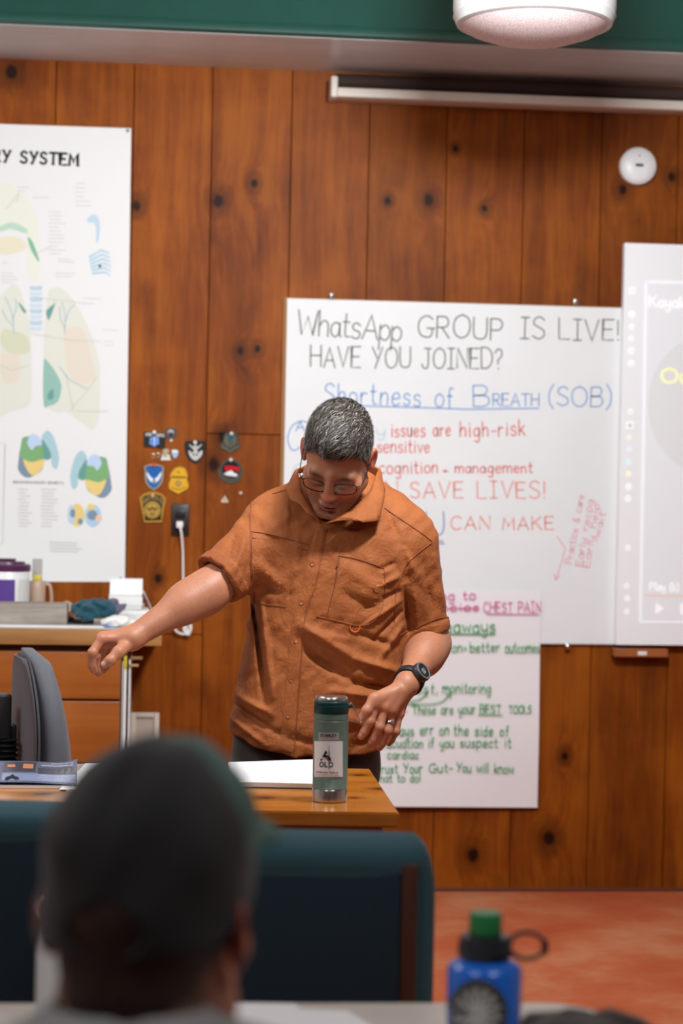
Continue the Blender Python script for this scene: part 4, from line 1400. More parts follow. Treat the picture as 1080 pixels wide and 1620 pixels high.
# white folders standing beside the cabinet
fo = [('white_folder', 194.5, 1046, .0015, (.74, .73, .70)), ('white_folder', 198.5, 1040, .004, (.80, .79, .76)), ('white_folder', 205.5, 1043, .0025, (.70, .69, .67))]
lab = ['thin white folder standing against the drawer cabinet side', 'thick white folder with yellow tape between two thinner ones', 'white folder outermost of the three beside the drawer cabinet']
for k, (nm, px, py, th, cc) in enumerate(fo):
    a = at_y(px, py, yfr + .05)
    root = thing(nm, lab[k], 'folder', (a.x, yfr + .2, 0), group='folders beside the drawer cabinet')
    m_ = mat('folder_%d' % k, cc, .5)
    MB().box((-th, -.16, .0), (th, .14, a.z), .0006).build('cover', m_, root)
    if k == 1:
        MB().box((-th - .001, -.163, a.z - .035), (th + .001, -.10, a.z + .006), .001).build('yellow_tape', mat('yellow_tape', srgb(206, 186, 40), .5), root)
    if k == 2:
        MB().box((-.002, -.168, a.z - .022), (.028, -.158, a.z - .014), .001).build('tab', mat('tan_tab', srgb(176, 140, 92), .5), root)
        MB().box((.002, -.162, a.z - .0), (.04, -.152, a.z + .01), .001).build('top_tab', mat('tan_tab2', srgb(150, 112, 70), .5), root)
# white framed panel leaning under the worktop
p0, p1 = at_y(206, 1130, 6.4), at_y(252, 1130, 6.4)
fp = thing('framed_panel', 'pale framed panel leaning in the gap under the worktop beside the folders', 'framed panel', ((p0.x + p1.x) / 2, 6.42, 0))
hw = (p1.x - p0.x) / 2
tilt = Matrix.Rotation(-.12, 4, 'X')
q = MB()
for lo, hi in (((-hw, -.012, 0), (-hw + .018, .012, p0.z)), ((hw - .018, -.012, 0), (hw, .012, p0.z)), ((-hw + .018, -.012, p0.z - .018), (hw - .018, .012, p0.z)), ((-hw + .018, -.012, 0), (hw - .018, .012, .018))):
    q.box(lo, hi, .002, tilt)
q.build('frame', mat('frame_white', srgb(206, 192, 178), .5), fp)
MB().box((-hw + .015, -.004, .015), (hw - .015, .006, p0.z - .015), 0, tilt).build('panel', mat('panel_cream', srgb(190, 172, 156), .5), fp)

# ------------------------------------------------------------------ things on the worktop
# weathered tray
a, b = at_y(-120, 956, 6.1), at_y(106, 956, 6.1)
tr = thing('plank_tray', 'weathered grey wooden plank tray on the worktop in front of the purple-lidded tub', 'tray', ((a.x + b.x) / 2, 6.16, zw))
gw = wood('grey_plank', srgb(96, 88, 80), srgb(140, 130, 120), srgb(172, 162, 152), axis=0, flat=1, scale=1.6, rough=.8, bump=.4)
hl, hz = (b.x - a.x) / 2, b.z - zw
for y0, y1, nm in ((-.06, -.045, 'front_plank'), (.045, .06, 'rear_plank')):
    MB().box((-hl, y0, 0.001), (hl, y1, hz), .002).build(nm, gw, tr)
MB().box((-hl + .001, -.0445, 0.001), (hl - .001, .0445, .012)).build('bottom', gw, tr)
for sx in (-1, 1):
    MB().box((sx * hl - (.014 if sx > 0 else 0), -.0445, .0125), (sx * hl + (0 if sx > 0 else .014), .0445, hz - .002), .002).build('end_plank', gw, tr)
# tub
yt_ = 6.34
a = at_y(48, 900, yt_)
r_t = .083
cx = a.x - r_t
zt = at_y(20, 884, yt_).z - zw
tb = thing('wipes_tub', 'white plastic tub with a purple lid and purple label edge on the worktop', 'tub', (cx, yt_, zw))
hb = zt - .035
MB().lathe([(r_t - .006, 0.0005), (r_t - .002, .004), (r_t - .001, hb * .5), (r_t - .001, hb - .004), (r_t - .004, hb)], 48).build('body', MATS['white_plastic'], tb)
pur = mat('purple_plastic', srgb(78, 30, 70), .35)
ld = MB().lathe([(r_t - .003, hb - .006), (r_t + .002, hb - .004), (r_t + .002, hb + .014), (r_t - .003, hb + .018), (r_t - .016, hb + .018), (r_t - .018, hb + .026), (0, hb + .028)], 48).build('lid', pur, tb)
MB().box((-.03, -.02, hb + .0285), (.035, .02, hb + .036), .003).build('flap', pur, ld)
lbm = MB()
for a0, a1, z0, z1, mi in ((-125, -62, .02, hb * .82, 0), (-52, -8, .02, hb * .82, 1)):
    lbm.mi = mi
    n = 12
    vs = []
    for i in range(n + 1):
        an = math.radians(a0 - 0 + (a1 - a0) * i / n)
        for z in (z0, z1):
            vs.append((( r_t + .0004) * math.cos(an), (r_t + .0004) * math.sin(an), z))
    lbm.add(vs, [(2 * i, 2 * i + 2, 2 * i + 3, 2 * i + 1) for i in range(n)], True)
lbm.build('label', [mat('purple_label', srgb(92, 62, 140), .4), mat('pale_label', srgb(216, 216, 212), .4)], tb)
# pinkish mug
ym = 6.40
c = at_y(58, 955, ym)
zc_ = at_y(58, 919, ym).z - zw
mg = thing('ceramic_mug', 'pinkish beige ceramic mug on the worktop behind the weathered tray', 'mug', (c.x, ym, zw))
pk = mat('pink_ceramic', srgb(186, 158, 140), .35)
MB().lathe([(.026, 0.0005), (.0285, .004), (.0285, zc_ - .002), (.0275, zc_), (.026, zc_ - .002), (.026, .008), (0, .007)], 36).build('body', pk, mg)
MB().tube(catmull([(.027, 0, zc_ - .012), (.042, 0, zc_ - .014), (.049, 0, zc_ * .55), (.042, 0, zc_ * .22), (.027, 0, zc_ * .2)], 5), .0055, 10).build('handle', pk, mg)
c2 = at_y(59, 905, ym)
cdm = thing('note_card', 'grey card with a yellow sticky strip standing in the pinkish mug', 'card', (c2.x, ym, zw + .012))
hh = at_y(59, 884, ym).z - zw - .012
MB().box((-.0165, -.002, 0), (.0165, .002, hh), .0006).build('card', mat('grey_card', srgb(170, 166, 160), .6), cdm)
MB().box((-.012, -.0042, zc_ - .012), (.012, -.0022, zc_ + .008), .0006).build('yellow_strip', mat('yellow_strip', srgb(226, 206, 66), .5), cdm)
# tape dispenser
yq = 6.28
c = at_y(97, 958, yq)
td = thing('tape_dispenser', 'black desk tape dispenser on the worktop beside the beige tape roll', 'tape dispenser', (c.x, yq, zw))
sc_ = .0021
pr = [(-.046, .0005), (-.048, .045), (-.044, .056), (-.02, .054), (-.008, .046), (.03, .022), (.044, .016), (.046, .0005)]
MB().slab([(a, .022, b) for a, b in pr][::-1], NY, .044).build('body', MATS['black_plastic'], td)
MB().lathe([(.009, -.01), (.018, -.01), (.019, 0), (.018, .01), (.009, .01), (.009, -.01)], 24, Matrix.Translation((.018, -.012, .052)) @ R90).build('tape_reel', mat('tape_tan', srgb(196, 172, 140), .5), td)
c = at_y(129, 952, 6.24)
rl = thing('tape_roll', 'beige masking tape roll standing on edge on the worktop beside the black dispenser', 'tape roll', (c.x, 6.26, zw))
Rr_ = .0265
mr = Matrix.Translation((0, 0, Rr_ + .012)) @ Matrix.Rotation(math.radians(-18), 4, 'Z') @ R90
MB().lathe([(.0145, -.013), (Rr_ - .001, -.013), (Rr_, -.012), (Rr_, .012), (Rr_ - .001, .013), (.0145, .013), (.0145, -.013)], 36, mr).build('tape', mat('masking_tape', srgb(206, 190, 162), .6), rl)
MB().lathe([(.0125, -.0128), (.0145, -.0128), (.0145, .0128), (.0125, .0128), (.0125, -.0128)], 36, mr).build('core', mat('tape_core', srgb(150, 110, 76), .7), rl)
MB().box((-.024, -.028, 0.0005), (.04, .03, .0118), .003).build('cradle', MATS['dark_grey'], rl)
MB().box((.030, -.02, .0118), (.039, .02, .05), .003).build('cutter', MATS['dark_grey'], rl)


def heap(name, label, cat, pts, m, seed, h=.004, amp=.010):
    """a soft crumpled heap resting on the worktop: (x, y, z, radius) lumps in world space"""
    P = np.array(pts)
    lo = P[:, :3].min(0) - P[:, 3].max() - .02
    hi = P[:, :3].max(0) + P[:, 3].max() + .02
    f = Field(lo, hi, h)
    for x, y, z, r in pts:
        f.ell((x, y, z), (r * 1.35, r, r * .62), None, .012)
    X, Y, Z = np.meshgrid(*f.ax, indexing='ij', sparse=True)
    s = seed * 1.7
    wv = np.sin(X * 95 + 4 * np.sin(Z * 60 + s) + 3 * np.sin(Y * 50 + s * 2)) + .7 * np.sin(Z * 150 + 3 * np.sin(X * 70 + s) + Y * 40)
    f.d += (wv * amp * .4).astype(np.float32)
    return f


def heap_done(f, zfloor, name, label, cat, m):
    f.plane((0, 0, zfloor + .0008), (0, 0, -1))
    V, Q = f.mesh()
    V = relax(V, Q, 2)
    lo = V.min(0)
    root = thing(name, label, cat, ((V[:, 0].min() + V[:, 0].max()) / 2, (V[:, 1].min() + V[:, 1].max()) / 2, zfloor))
    world_child(np_mesh('cloth', V, Q, m), root)
    return root


A = lambda px, py, y: tuple(at_y(px, py, y))
f = heap('', '', '', [(*A(126, 966, 6.14), .022), (*A(134, 960, 6.16), .03), (*A(146, 964, 6.14), .036), (*A(158, 958, 6.15), .034), (*A(166, 970, 6.14), .026), (*A(138, 974, 6.12), .026)], None, 1)
heap_done(f, zw, 'teal_cloth', 'crumpled dark teal cloth on the worktop between the tray and the papers', 'cloth', cloth('teal_cloth', srgb(28, 78, 92), 500))
f = heap('', '', '', [(*A(170, 956, 6.24), .03), (*A(184, 962, 6.24), .026), (*A(176, 967, 6.23), .026)], None, 3)
heap_done(f, zw, 'lavender_cloth', 'crumpled grey lavender cloth tucked behind the dark teal cloth', 'cloth', cloth('lavender_cloth', srgb(104, 98, 120), 500))
f = heap('', '', '', [(*A(176, 985, 6.08), .028), (*A(188, 983, 6.08), .03), (*A(200, 984, 6.09), .024)], None, 5, amp=.006)
heap_done(f, zw, 'white_plastic_bag', 'small crumpled white plastic bag at the worktop front edge', 'plastic bag', mat('bag_white', (.76, .76, .73), .35, bump=.3, bscale=60, bdist=.004))


def sheet_stack(name, label, cat, corners, zs_, th, m, group=None, jitter=0.0, nsh=1):
    """a stack of nsh sheets; corners are (x, y) in metres"""
    cx = sum(c[0] for c in corners) / 4
    cy = sum(c[1] for c in corners) / 4
    root = thing(name, label, cat, (cx, cy, zs_), group=group)
    return root, cx, cy


def pages(root, cx, cy, corners, z0, th, m, name='pages', rot=0.0):
    o = [((x - cx) * math.cos(rot) - (y - cy) * math.sin(rot), (x - cx) * math.sin(rot) + (y - cy) * math.cos(rot), z0) for x, y in corners]
    return MB().slab(o, (0, 0, 1), th).build(name, m, root)


xy = lambda px, py, z: tuple(at_z(px, py, z))[:2]
# loose papers at worktop front
C4 = [(at_y(-60, 990, 6.05).x, 6.04), (at_y(165, 990, 6.05).x, 6.045), (at_y(160, 985, 6.3).x, 6.3), (at_y(-60, 985, 6.3).x, 6.3)]
C4b = [(c[0], c[1]) for c in C4]
C4 = [(C4b[0][0], 6.035), (C4b[1][0], 6.037), (C4b[2][0], 6.094), (C4b[3][0], 6.094)]
root, cx, cy = sheet_stack('loose_papers', 'white papers with blue edges lying flat along the worktop front under the tray', 'papers', C4, zw, .004, None)
pages(root, cx, cy, C4, .0008, .003, MATS['white_paper'], 'top_sheet')
pages(root, cx, cy, [(c[0] + .04, c[1]) for c in C4[:2]] + [(c[0] + .05, c[1] - .01) for c in C4[2:]], .0002, .0006, mat('blue_sheet', srgb(120, 146, 196), .5), 'blue_sheet', .012)
# paper pile
x0, x1 = at_y(173, 945, 6.3).x, at_y(226, 945, 6.3).x
ppile = thing('paper_pile', 'pile of white papers and booklets on the worktop beside the grey lavender cloth', 'papers', ((x0 + x1) / 2, 6.40, zw))
w2 = (x1 - x0) / 2
z_ = .0008
for k, (th, dx, rot, cc) in enumerate(((.012, .03, .05, .8), (.010, .024, -.06, .72), (.016, .02, .04, .8), (.014, 0, -.05, .66), (.030, -.004, .03, .8))):
    bm_ = mat('pile_%d' % k, (cc, cc, cc * .98), .6)
    MB().box((-w2, -.09, 0), (w2, .09, th), .0015, Matrix.Translation((dx, 0, z_)) @ Matrix.Rotation(rot, 4, 'Z')).build('booklet', bm_, ppile)
    z_ += th + .0006
MB().box((-w2, -.002, 0), (w2, .0, .055), 0, Matrix.Translation((-.003, .055, z_ - .001)) @ Matrix.Rotation(-.25, 4, 'X')).build('upright_sheet', MATS['white_paper'], ppile)
lp = thing('cable_loop', 'small coil of pale cable behind the paper pile on the worktop', 'cable', (*tuple(at_y(238, 955, 6.53))[:2], zw))
z1_ = at_y(236, 950, 6.53).z - zw
MB().tube([(.022 * math.cos(a) - .004, .01 * math.sin(2 * a) + .004 * math.sin(a), .003 + .5 * (z1_ + .03) * (1 - math.cos(a)) / 1) for a in [2 * math.pi * k / 30 for k in range(30)]], .0028, 8, closed=True).build('coil', mat('pale_cable', srgb(196, 194, 190), .4), lp)
MB().tube([(.026 * math.cos(a) + .006, .01 * math.cos(a) + .006, .003 + .45 * (z1_ + .012) * (1 - math.cos(a))) for a in [2 * math.pi * k / 30 for k in range(30)]], .0028, 8, closed=True).build('inner_coil', MATS['dark_grey'], lp)

# ------------------------------------------------------------------ office chair
ych = 4.95
cc0 = at_y(44, 1100, ych)
oc = thing('office_chair', 'grey fabric office chair with a black height bellows behind the desk at left', 'office chair', (cc0.x, ych, 0), math.radians(13))
ztop = at_y(44, 1023, ych).z
grey_f = cloth('office_fabric', srgb(96, 96, 102), 700)
dark_f = cloth('office_back_fabric', srgb(72, 66, 68), 700)
zbt = ztop - .46
xoff = -.05


def loft(rings, close=True):
    n = len(rings[0])
    mb = MB()
    vs = [p for r in rings for p in r]
    fs = []
    for i in range(len(rings) - 1):
        for k in range(n):
            k2 = (k + 1) % n
            fs.append((i * n + k, i * n + k2, (i + 1) * n + k2, (i + 1) * n + k))
    fs.append(tuple(range(n))[::-1])
    fs.append(tuple((len(rings) - 1) * n + k for k in range(n)))
    mb.add(vs, fs, True)
    return mb


def rr_ring(x0, x1, wy, z, e=3.2, n=40, x0e=None):
    out = []
    cx, hx = (x0 + x1) / 2, (x1 - x0) / 2
    for k in range(n):
        a = 2 * math.pi * k / n
        c, s = math.cos(a), math.sin(a)
        out.append((cx + hx * abs(c) ** (2 / e) * (1 if c > 0 else -1), wy * abs(s) ** (2 / e) * (1 if s > 0 else -1), z))
    return out


rings, shell = [], []
for k in range(25):
    u = k / 24                      # 0 at the bottom
    z = zbt + (ztop - zbt) * u
    dome = math.sqrt(max(0.0, 1 - max(0, (u - .45) / .55) ** 2.2))
    lowr = min(1, .7 + 1.4 * u)
    wy = max(.02, .205 * dome * lowr)
    th = .035 + .075 * (1 - u) ** .8
    th *= max(.25, min(1, (1 - u) * 14)) if u > .93 else 1
    xb = -.02 + .015 * math.sin(u * 3)
    rings.append(rr_ring(xb, xb + th + .02, wy, z - .004 * (u > .99), 2.6))
    shell.append(rr_ring(xb - .014, xb + .004, wy * .985, z - .006, 2.6))
back = loft(rings).build('backrest', grey_f, oc, autosmooth=False)
loft(shell[:-1]).build('back_shell', dark_f, oc, autosmooth=False)
pip = [(r[0][0] - .0, 0, 0) for r in shell]
edge_pts = []
for r in shell[:-1]:
    ys_min = min(r, key=lambda p: p[1])
    edge_pts.append(Vector((ys_min[0] + .008, ys_min[1], ys_min[2])))
edge2 = [Vector((p.x, -p.y, p.z)) for p in edge_pts[::-1]]
MB().tube(edge_pts + edge2, .0035, 8).build('piping', mat('piping', srgb(60, 60, 64), .7), oc)
MB().box((-.085, -.03, .42), (-.045, .03, zbt + .34), .006).box((-.05, -.022, zbt + .2), (-.030, .022, zbt + .26), .004).build('back_bar', MATS['black_plastic'], oc)
bl = []
for k in range(15):
    z = zbt + .03 + k * .0135
    bl += [(.022, z), (.032, z + .0066)]
MB().lathe(bl, 20, Matrix.Translation((-.058, -.035, 0))).build('bellows', MATS['black_plastic'], oc)
MB().tube([(-.05, -.02, zbt + .225), (-.085, -.05, zbt + .227), (-.10, -.075, zbt + .227)], [.006, .006, .011], 12).build('knob', MATS['black_plastic'], oc)
MB().box((-.04, -.23, .43), (.44, .23, .51), .035).build('seat', grey_f, oc)
MB().box((-.09, -.05, .39), (.25, .05, .428), .01).build('seat_plate', MATS['black_plastic'], oc)
MB().lathe([(.03, .1), (.03, .26), (.018, .262), (.018, .3895)], 20, Matrix.Translation((.2, 0, 0))).build('gas_column', MATS['black_plastic'], oc)
for k in range(5):
    a = 2 * math.pi * k / 5 + .3
    e = Vector((.2 + .28 * math.cos(a), .28 * math.sin(a), .075))
    lg = MB().tube([(.2, 0, .115), e], [.026, .016], 10).build('base_arm', MATS['black_plastic'], oc)
    cs = MB()
    for s_ in (-1, 1):
        cs.lathe([(0, -.01), (.026, -.009), (.028, 0), (.026, .009), (0, .01)], 18, Matrix.Translation((e.x - s_ * .017 * math.sin(a), e.y + s_ * .017 * math.cos(a), .0285)) @ Matrix.Rotation(a, 4, 'Z') @ R90)
    cs.tube([(e.x, e.y, .085), (e.x, e.y, .03)], .008, 8)
    cs.build('caster', MATS['black_plastic'], lg)

# ------------------------------------------------------------------ desk
zd = 0.75
FR, BR = at_z(631.5, 1286, zd), at_z(585, 1216, zd)
FLp = at_z(-260, 1272.5, zd)
BL = FLp + (BR - FR)
dk = thing('teacher_desk', 'honey pine desk with a glossy knotty top in front of the man', 'desk', ((FR.x + BL.x) / 2, (FR.y + BL.y) / 2, 0))
dc = Vector(dk.location)
ex = (FR - FLp).normalized()
ey = (BR - FR).normalized()
kn = [(568, 1226, .014), (600, 1248, .013), (420, 1262, .02), (70, 1256, .022), (560, 1262, .01)]
dtop = wood('honey_pine', srgb(140, 76, 20), srgb(184, 112, 36), srgb(204, 134, 56), axis=0, flat=2, scale=.7, rough=.22, coat=.3,
            knots=[(*(at_z(a, b, zd) - dc), r) for a, b, r in kn], bump=.05)
th = .030
o4 = [FLp, FR, BR, BL]
mb = MB()
bm = bmesh.new()
vv = [bm.verts.new((p - dc) + Vector((0, 0, dz - 0))) for dz in (-th, 0) for p in o4]
for f_ in ((3, 2, 1, 0), (4, 5, 6, 7), (0, 1, 5, 4), (1, 2, 6, 5), (2, 3, 7, 6), (3, 0, 4, 7)):
    bm.faces.new([vv[i] for i in f_])
bmesh.ops.bevel(bm, geom=list(bm.edges), offset=.003, segments=2, affect='EDGES')
mb._bm(bm, True)
mb.build('top', dtop, dk)
dpan = wood('desk_panel', srgb(128, 66, 22), srgb(164, 92, 34), srgb(184, 112, 48), axis=2, flat=1, scale=.7, rough=.35, coat=.1)


def panel(p, q, t_, z0, z1, nm):
    d_ = (q - p).normalized()
    n_ = Vector((-d_.y, d_.x, 0)) * t_
    z_ = lambda v, z: Vector((v.x - dc.x, v.y - dc.y, z))
    return MB().slab([z_(p, z0), z_(q, z0), z_(q + n_, z0), z_(p + n_, z0)], (0, 0, 1), z1 - z0).build(nm, dpan, dk)


i0, i1 = ex * .03, ey * .03
panel(FLp + i0 + i1, FR - i0 + i1, .02, .06, zd - th - .0005, 'front_panel')
panel(FR - i0 * 1.0 + i1 * 1.75, BR - i0 * 1.0 - i1, .02, 0, zd - th - .0005, 'side_panel')
panel(FLp + i0 * 1.7 + i1 * 1.75, BL + i0 * 1.7 - i1, .02, 0, zd - th - .0005, 'side_panel')

# travel mug
cp = at_z(521, 1267, zd)
cp.z = zd
tm = thing('travel_mug', 'green steel travel mug with a white sticker standing on the desk corner', 'travel mug', cp)
Rm = .0365
hg = mat('hammered_green', srgb(104, 124, 112), .38, .2, var=.08, vscale=150, bump=.35, bscale=420, bdist=.0006)
dg = mat('dark_green_plastic', srgb(10, 58, 56), .3)
steel_b = NT('brushed_steel')
steel_b.set(Roughness=.2, Metallic=1.0)
steel_b.b.inputs['Base Color'].default_value = (.66, .62, .58, 1)
steel_b.bump(steel_b.noise(steel_b.coord((8, 8, 900)), 3, 2), .12, .0004)
MB().lathe([(0, .028), (Rm, .028), (Rm + .0006, .0295), (Rm - .0004, .031), (Rm - .0002, .1685), (Rm - .0016, .170), (Rm - .0002, .1715), (Rm - .0006, .1825), (Rm - .003, .184), (0, .184)], 72).build('body', hg, tm)
MB().lathe([(Rm - .002, 0.0005), (Rm - .0004, .002), (Rm - .0004, .0255), (Rm - .0016, .0278), (0, .0279)], 72).build('base', steel_b.m, tm)
MB().lathe([(0, .1842), (Rm - .0004, .1842), (Rm, .186), (Rm, .2005), (Rm - .002, .2018), (Rm - .0015, .2025), (Rm - .0005, .2032), (Rm - .0008, .208), (Rm - .003, .2095), (0, .2096)], 72).build('lid_band', dg, tm)
MB().lathe([(0, .2098), (Rm - .004, .2098), (Rm - .0032, .2105), (Rm - .0034, .2165), (Rm - .005, .2185), (Rm - .007, .2188), (Rm - .009, .2178), (.004, .2172), (0, .2185)], 72).build('steel_cap', MATS['steel'], tm)
view = (CAM - cp)
va = math.atan2(view.y, view.x)
axs = (cd.lens / 36 * 1620) / (cp - CAM).length


def onmug(px, py, off=.0006):
    """front of the mug: frame pixel -> point on its curved wall (in the mug's own frame)"""
    d = ray(px, py)
    o = CAM - cp
    r_ = Rm - .0002 + off
    a_ = d.x * d.x + d.y * d.y
    b_ = 2 * (o.x * d.x + o.y * d.y)
    c_ = o.x * o.x + o.y * o.y - r_ * r_
    ds = max(b_ * b_ - 4 * a_ * c_, 0)
    return o + d * ((-b_ - math.sqrt(ds)) / (2 * a_))


def mugpatch(x0, y0, x1, y1, off, th_=.0004, n=14):
    mb = MB()
    q = [onmug(x0 + (x1 - x0) * i / n, y0 + (y1 - y0) * j / 8, off) for j in range(9) for i in range(n + 1)]
    mb.add(q, [(j * (n + 1) + i, (j + 1) * (n + 1) + i, (j + 1) * (n + 1) + i + 1, j * (n + 1) + i + 1) for j in range(8) for i in range(n)], True)
    return mb


mnorm = lambda p: Vector((p.x, p.y, 0)).normalized()
stk = mugpatch(497, 1172.5, 542, 1229, .0005).build('sticker', mat('sticker_white', (.82, .81, .8), .35), tm, autosmooth=False)
npl = mugpatch(504, 1159, 536, 1171, .0005).build('name_plate', mat('plate_metal', srgb(190, 184, 176), .35, .35), tm, autosmooth=False)


def mtext(tx, a, b, h, wd, c_, par, gap=.24, off=.0012, nm='lettering', slant=0.0):
    st, tot = text_strokes(tx, gap)
    st = [[(x0 + (x1 - x0) * k / 4, y0 + (y1 - y0) * k / 4) for (x0, y0), (x1, y1) in zip(s[:-1], s[1:]) for k in range(4)] + [s[-1]] for s in st]
    mb = MB()
    ribbons(mb, lay(st, tot, a, b, h, lambda x, y: onmug(x, y, off), slant), wd, mnorm)
    return mb.build(nm, ink(srgb(*c_)), par, autosmooth=False)


mtext('STANLEY', (506.5, 1166), (532, 1166), 4.6, .0013, (26, 26, 24), npl, .2)
mtext('OLO', (505.5, 1213), (526, 1213.5), 7.2, .0021, (20, 20, 20), stk, .34)
mtext('Wilderness Medicine', (499.5, 1222.5), (535, 1224), 3.0, .0006, (60, 40, 40), stk, .2)
mtext('www.soloschools.com', (498.5, 1226.5), (535.5, 1227.5), 2.6, .0005, (190, 90, 80), stk, .2)
mb = MB()
for poly, mi in (([(515.2, 1186.5), (509, 1198.2), (512.6, 1198.2), (520.2, 1198.2), (517.8, 1194.6), (514.5, 1195), (515.6, 1192.3), (518, 1192.2)], 0),
                 ([(507, 1200.4), (519, 1200.4), (520.5, 1200.6), (522.5, 1203.4), (506, 1203.4)], 0), ([(518, 1196.5), (520, 1196.5), (524.5, 1203.2), (522.5, 1204)], 0),
                 ([(520.3, 1177.5), (521.2, 1196), (520.9, 1217.5), (519.9, 1217.5), (519.4, 1196)], 0), ([(504, 1199), (517, 1199.5), (531, 1199), (517, 1200.4)], 2)):
    mb.mi = mi
    cx_ = sum(p[0] for p in poly) / len(poly)
    mb.add([onmug(a, b, .0014) for a, b in poly], [tuple(range(len(poly)))])
mb.mi = 1
star = []
for k in range(12):
    a_ = math.pi * k / 6
    rr_ = 6.2 if k % 2 == 0 else 2.6
    star.append(onmug(520.3 + rr_ * .8 * math.sin(a_), 1200.8 - rr_ * math.cos(a_), .0011))
mb.add(star, [tuple(range(12))])
mb.build('emblem', [ink(srgb(22, 22, 22)), ink(srgb(180, 60, 64)), ink(srgb(120, 90, 90))], stk, autosmooth=False)
# lug and wire bail
e0 = at_y(549, 1119, cp.y) - cp
e1 = at_y(556, 1116, cp.y) - cp
MB().tube([e0 + Vector((-.004, 0, .001)), e1], [.0062, .0052], 14).build('lug', dg, tm)
W = lambda a, b, dy_: at_y(a, b, cp.y + dy_) - cp
wire = [W(552, 1113.5, -.008), W(556.5, 1113, -.008), W(558, 1117, -.008), W(570.5, 1141, -.004), W(570.5, 1142.5, .004), W(560, 1141.5, .012), W(551, 1138, .014), W(547, 1136.5, .014)]
MB().tube(catmull(wire, 3), .0011, 8).build('bail', MATS['chrome'], tm)

# notepad under the man's paperwork
zt_ = zd
Q = [at_z(a, b, zd + .0125) - Vector((0, 0, .0125)) for a, b in ((368.5, 1237), (500, 1240), (500, 1201), (360, 1206))]
cx, cy = sum(q.x for q in Q) / 4, sum(q.y for q in Q) / 4
npd = thing('notepad', 'white writing pad lying on the desk behind the green travel mug', 'notepad', (cx, cy, zd))
C4 = [(q.x, q.y) for q in Q]
pages(npd, cx, cy, C4, .0004, .0025, MATS['dark_grey'], 'cover')
pages(npd, cx, cy, [(x + (cx - x) * .01, y + (cy - y) * .01) for x, y in C4], .003, .009, MATS['white_paper'], 'pages')
pages(npd, cx, cy, C4, .0122, .0006, mat('top_page', (.80, .80, .80), .6), 'top_sheet', -.012)
mb = MB()
r_ = random.Random(2)
for k in range(9):
    v_ = .93 - .085 * k
    x = .06
    while x < .9:
        l = r_.uniform(.02, .06)
        f2 = lambda u: Vector((Q[3] * (1 - u) + Q[2] * u) * v_ + (Q[0] * (1 - u) + Q[1] * u) * (1 - v_)) - Vector((cx, cy, zd)) + Vector((0, 0, .0133))
        ribbons(mb, [[f2(x), f2(min(x + l, .93))]], .0016, Vector((0, 0, 1)))
        x += l + r_.uniform(.015, .05)
mb.build('handwriting', ink(srgb(176, 176, 178)), npd, autosmooth=False)

# magazine at left
Q = [at_z(-90, 1247, zd), at_z(121, 1248, zd), at_z(122, 1214, zd), at_z(-80, 1212, zd)]
cx, cy = sum(q.x for q in Q) / 4, sum(q.y for q in Q) / 4
mgz = thing('magazine', 'glossy dark blue picture magazine lying on the desk below the office chair', 'magazine', (cx, cy, zd))


def mag(u, v_, dz=0.0):
    p = (Q[0] * (1 - u) + Q[1] * u) * (1 - v_) + (Q[3] * (1 - u) + Q[2] * u) * v_
    return p - Vector((cx, cy, zd)) + Vector((0, 0, .0075 + .006 * math.sin(u * 3.1) + .012 * max(0, (u - .8) * 5) ** 2 * v_ + dz))


MB().slab([Vector((q.x - cx, q.y - cy, .0006)) for q in Q], (0, 0, 1), .006).build('pages', MATS['white_paper'], mgz)
mb = MB()
n, m_ = 20, 8
g = [mag(i / n, j / m_) for j in range(m_ + 1) for i in range(n + 1)]
mb.add(g, [(j * (n + 1) + i, j * (n + 1) + i + 1, (j + 1) * (n + 1) + i + 1, (j + 1) * (n + 1) + i) for j in range(m_) for i in range(n)], True)
cov = mb.build('cover', mat('cover_blue', srgb(74, 78, 110), .3, var=.25, vscale=12), mgz, autosmooth=False)


def mquad(u0, v0, u1, v1, mi, mb, dz=.0006):
    n = 6
    g = [mag(u0 + (u1 - u0) * i / n, v0 + (v1 - v0) * j, dz) for j in (0, 1) for i in range(n + 1)]
    mb.mi = mi
    mb.add(g, [(i, i + 1, n + 2 + i, n + 1 + i) for i in range(n)])


mb = MB()
mquad(.43, .5, .68, .93, 0, mb)
mquad(.70, .42, 1.0, .68, 0, mb)
mquad(.43, .06, .99, .40, 1, mb)
mquad(.46, .66, .52, .80, 2, mb, .0012)
mquad(.58, .62, .66, .84, 2, mb, .0012)
mquad(.71, .72, .97, .93, 3, mb)
mb.build('cover_picture', [mat('pic_dark', srgb(52, 48, 62), .22), mat('pic_pale', srgb(132, 142, 178), .22), mat('pic_orange', srgb(206, 130, 80), .22), mat('pic_grey', srgb(104, 104, 128), .22)], cov, autosmooth=False)
mb = MB()
g = [mag(.455 + .11 * a, .07 + .3 * b, .0016) for a, b in ((0, .1), (.1, .45), (.35, .6), (.5, .9), (.65, .6), (.9, .45), (1, .2), (.8, .05), (.5, .3), (.2, .0))]
mb.add(g, [tuple(range(len(g)))])
mb.build('cover_silhouette', ink(srgb(30, 30, 34)), cov, autosmooth=False)
mb = MB()
for v_, u0, u1, wd in ((.88, .80, .98, .004), (.78, .73, .96, .0045), (.30, .72, .93, .002), (.22, .70, .95, .002), (.14, .74, .92, .002)):
    u = u0
    while u < u1:
        l = r_.uniform(.006, .016)
        ribbons(mb, [[mag(u, v_, .0014), mag(u + l, v_, .0014)]], wd, Vector((0, 0, 1)))
        u += l + .005
mb.build('cover_lettering', ink(srgb(222, 224, 230)), cov, autosmooth=False)
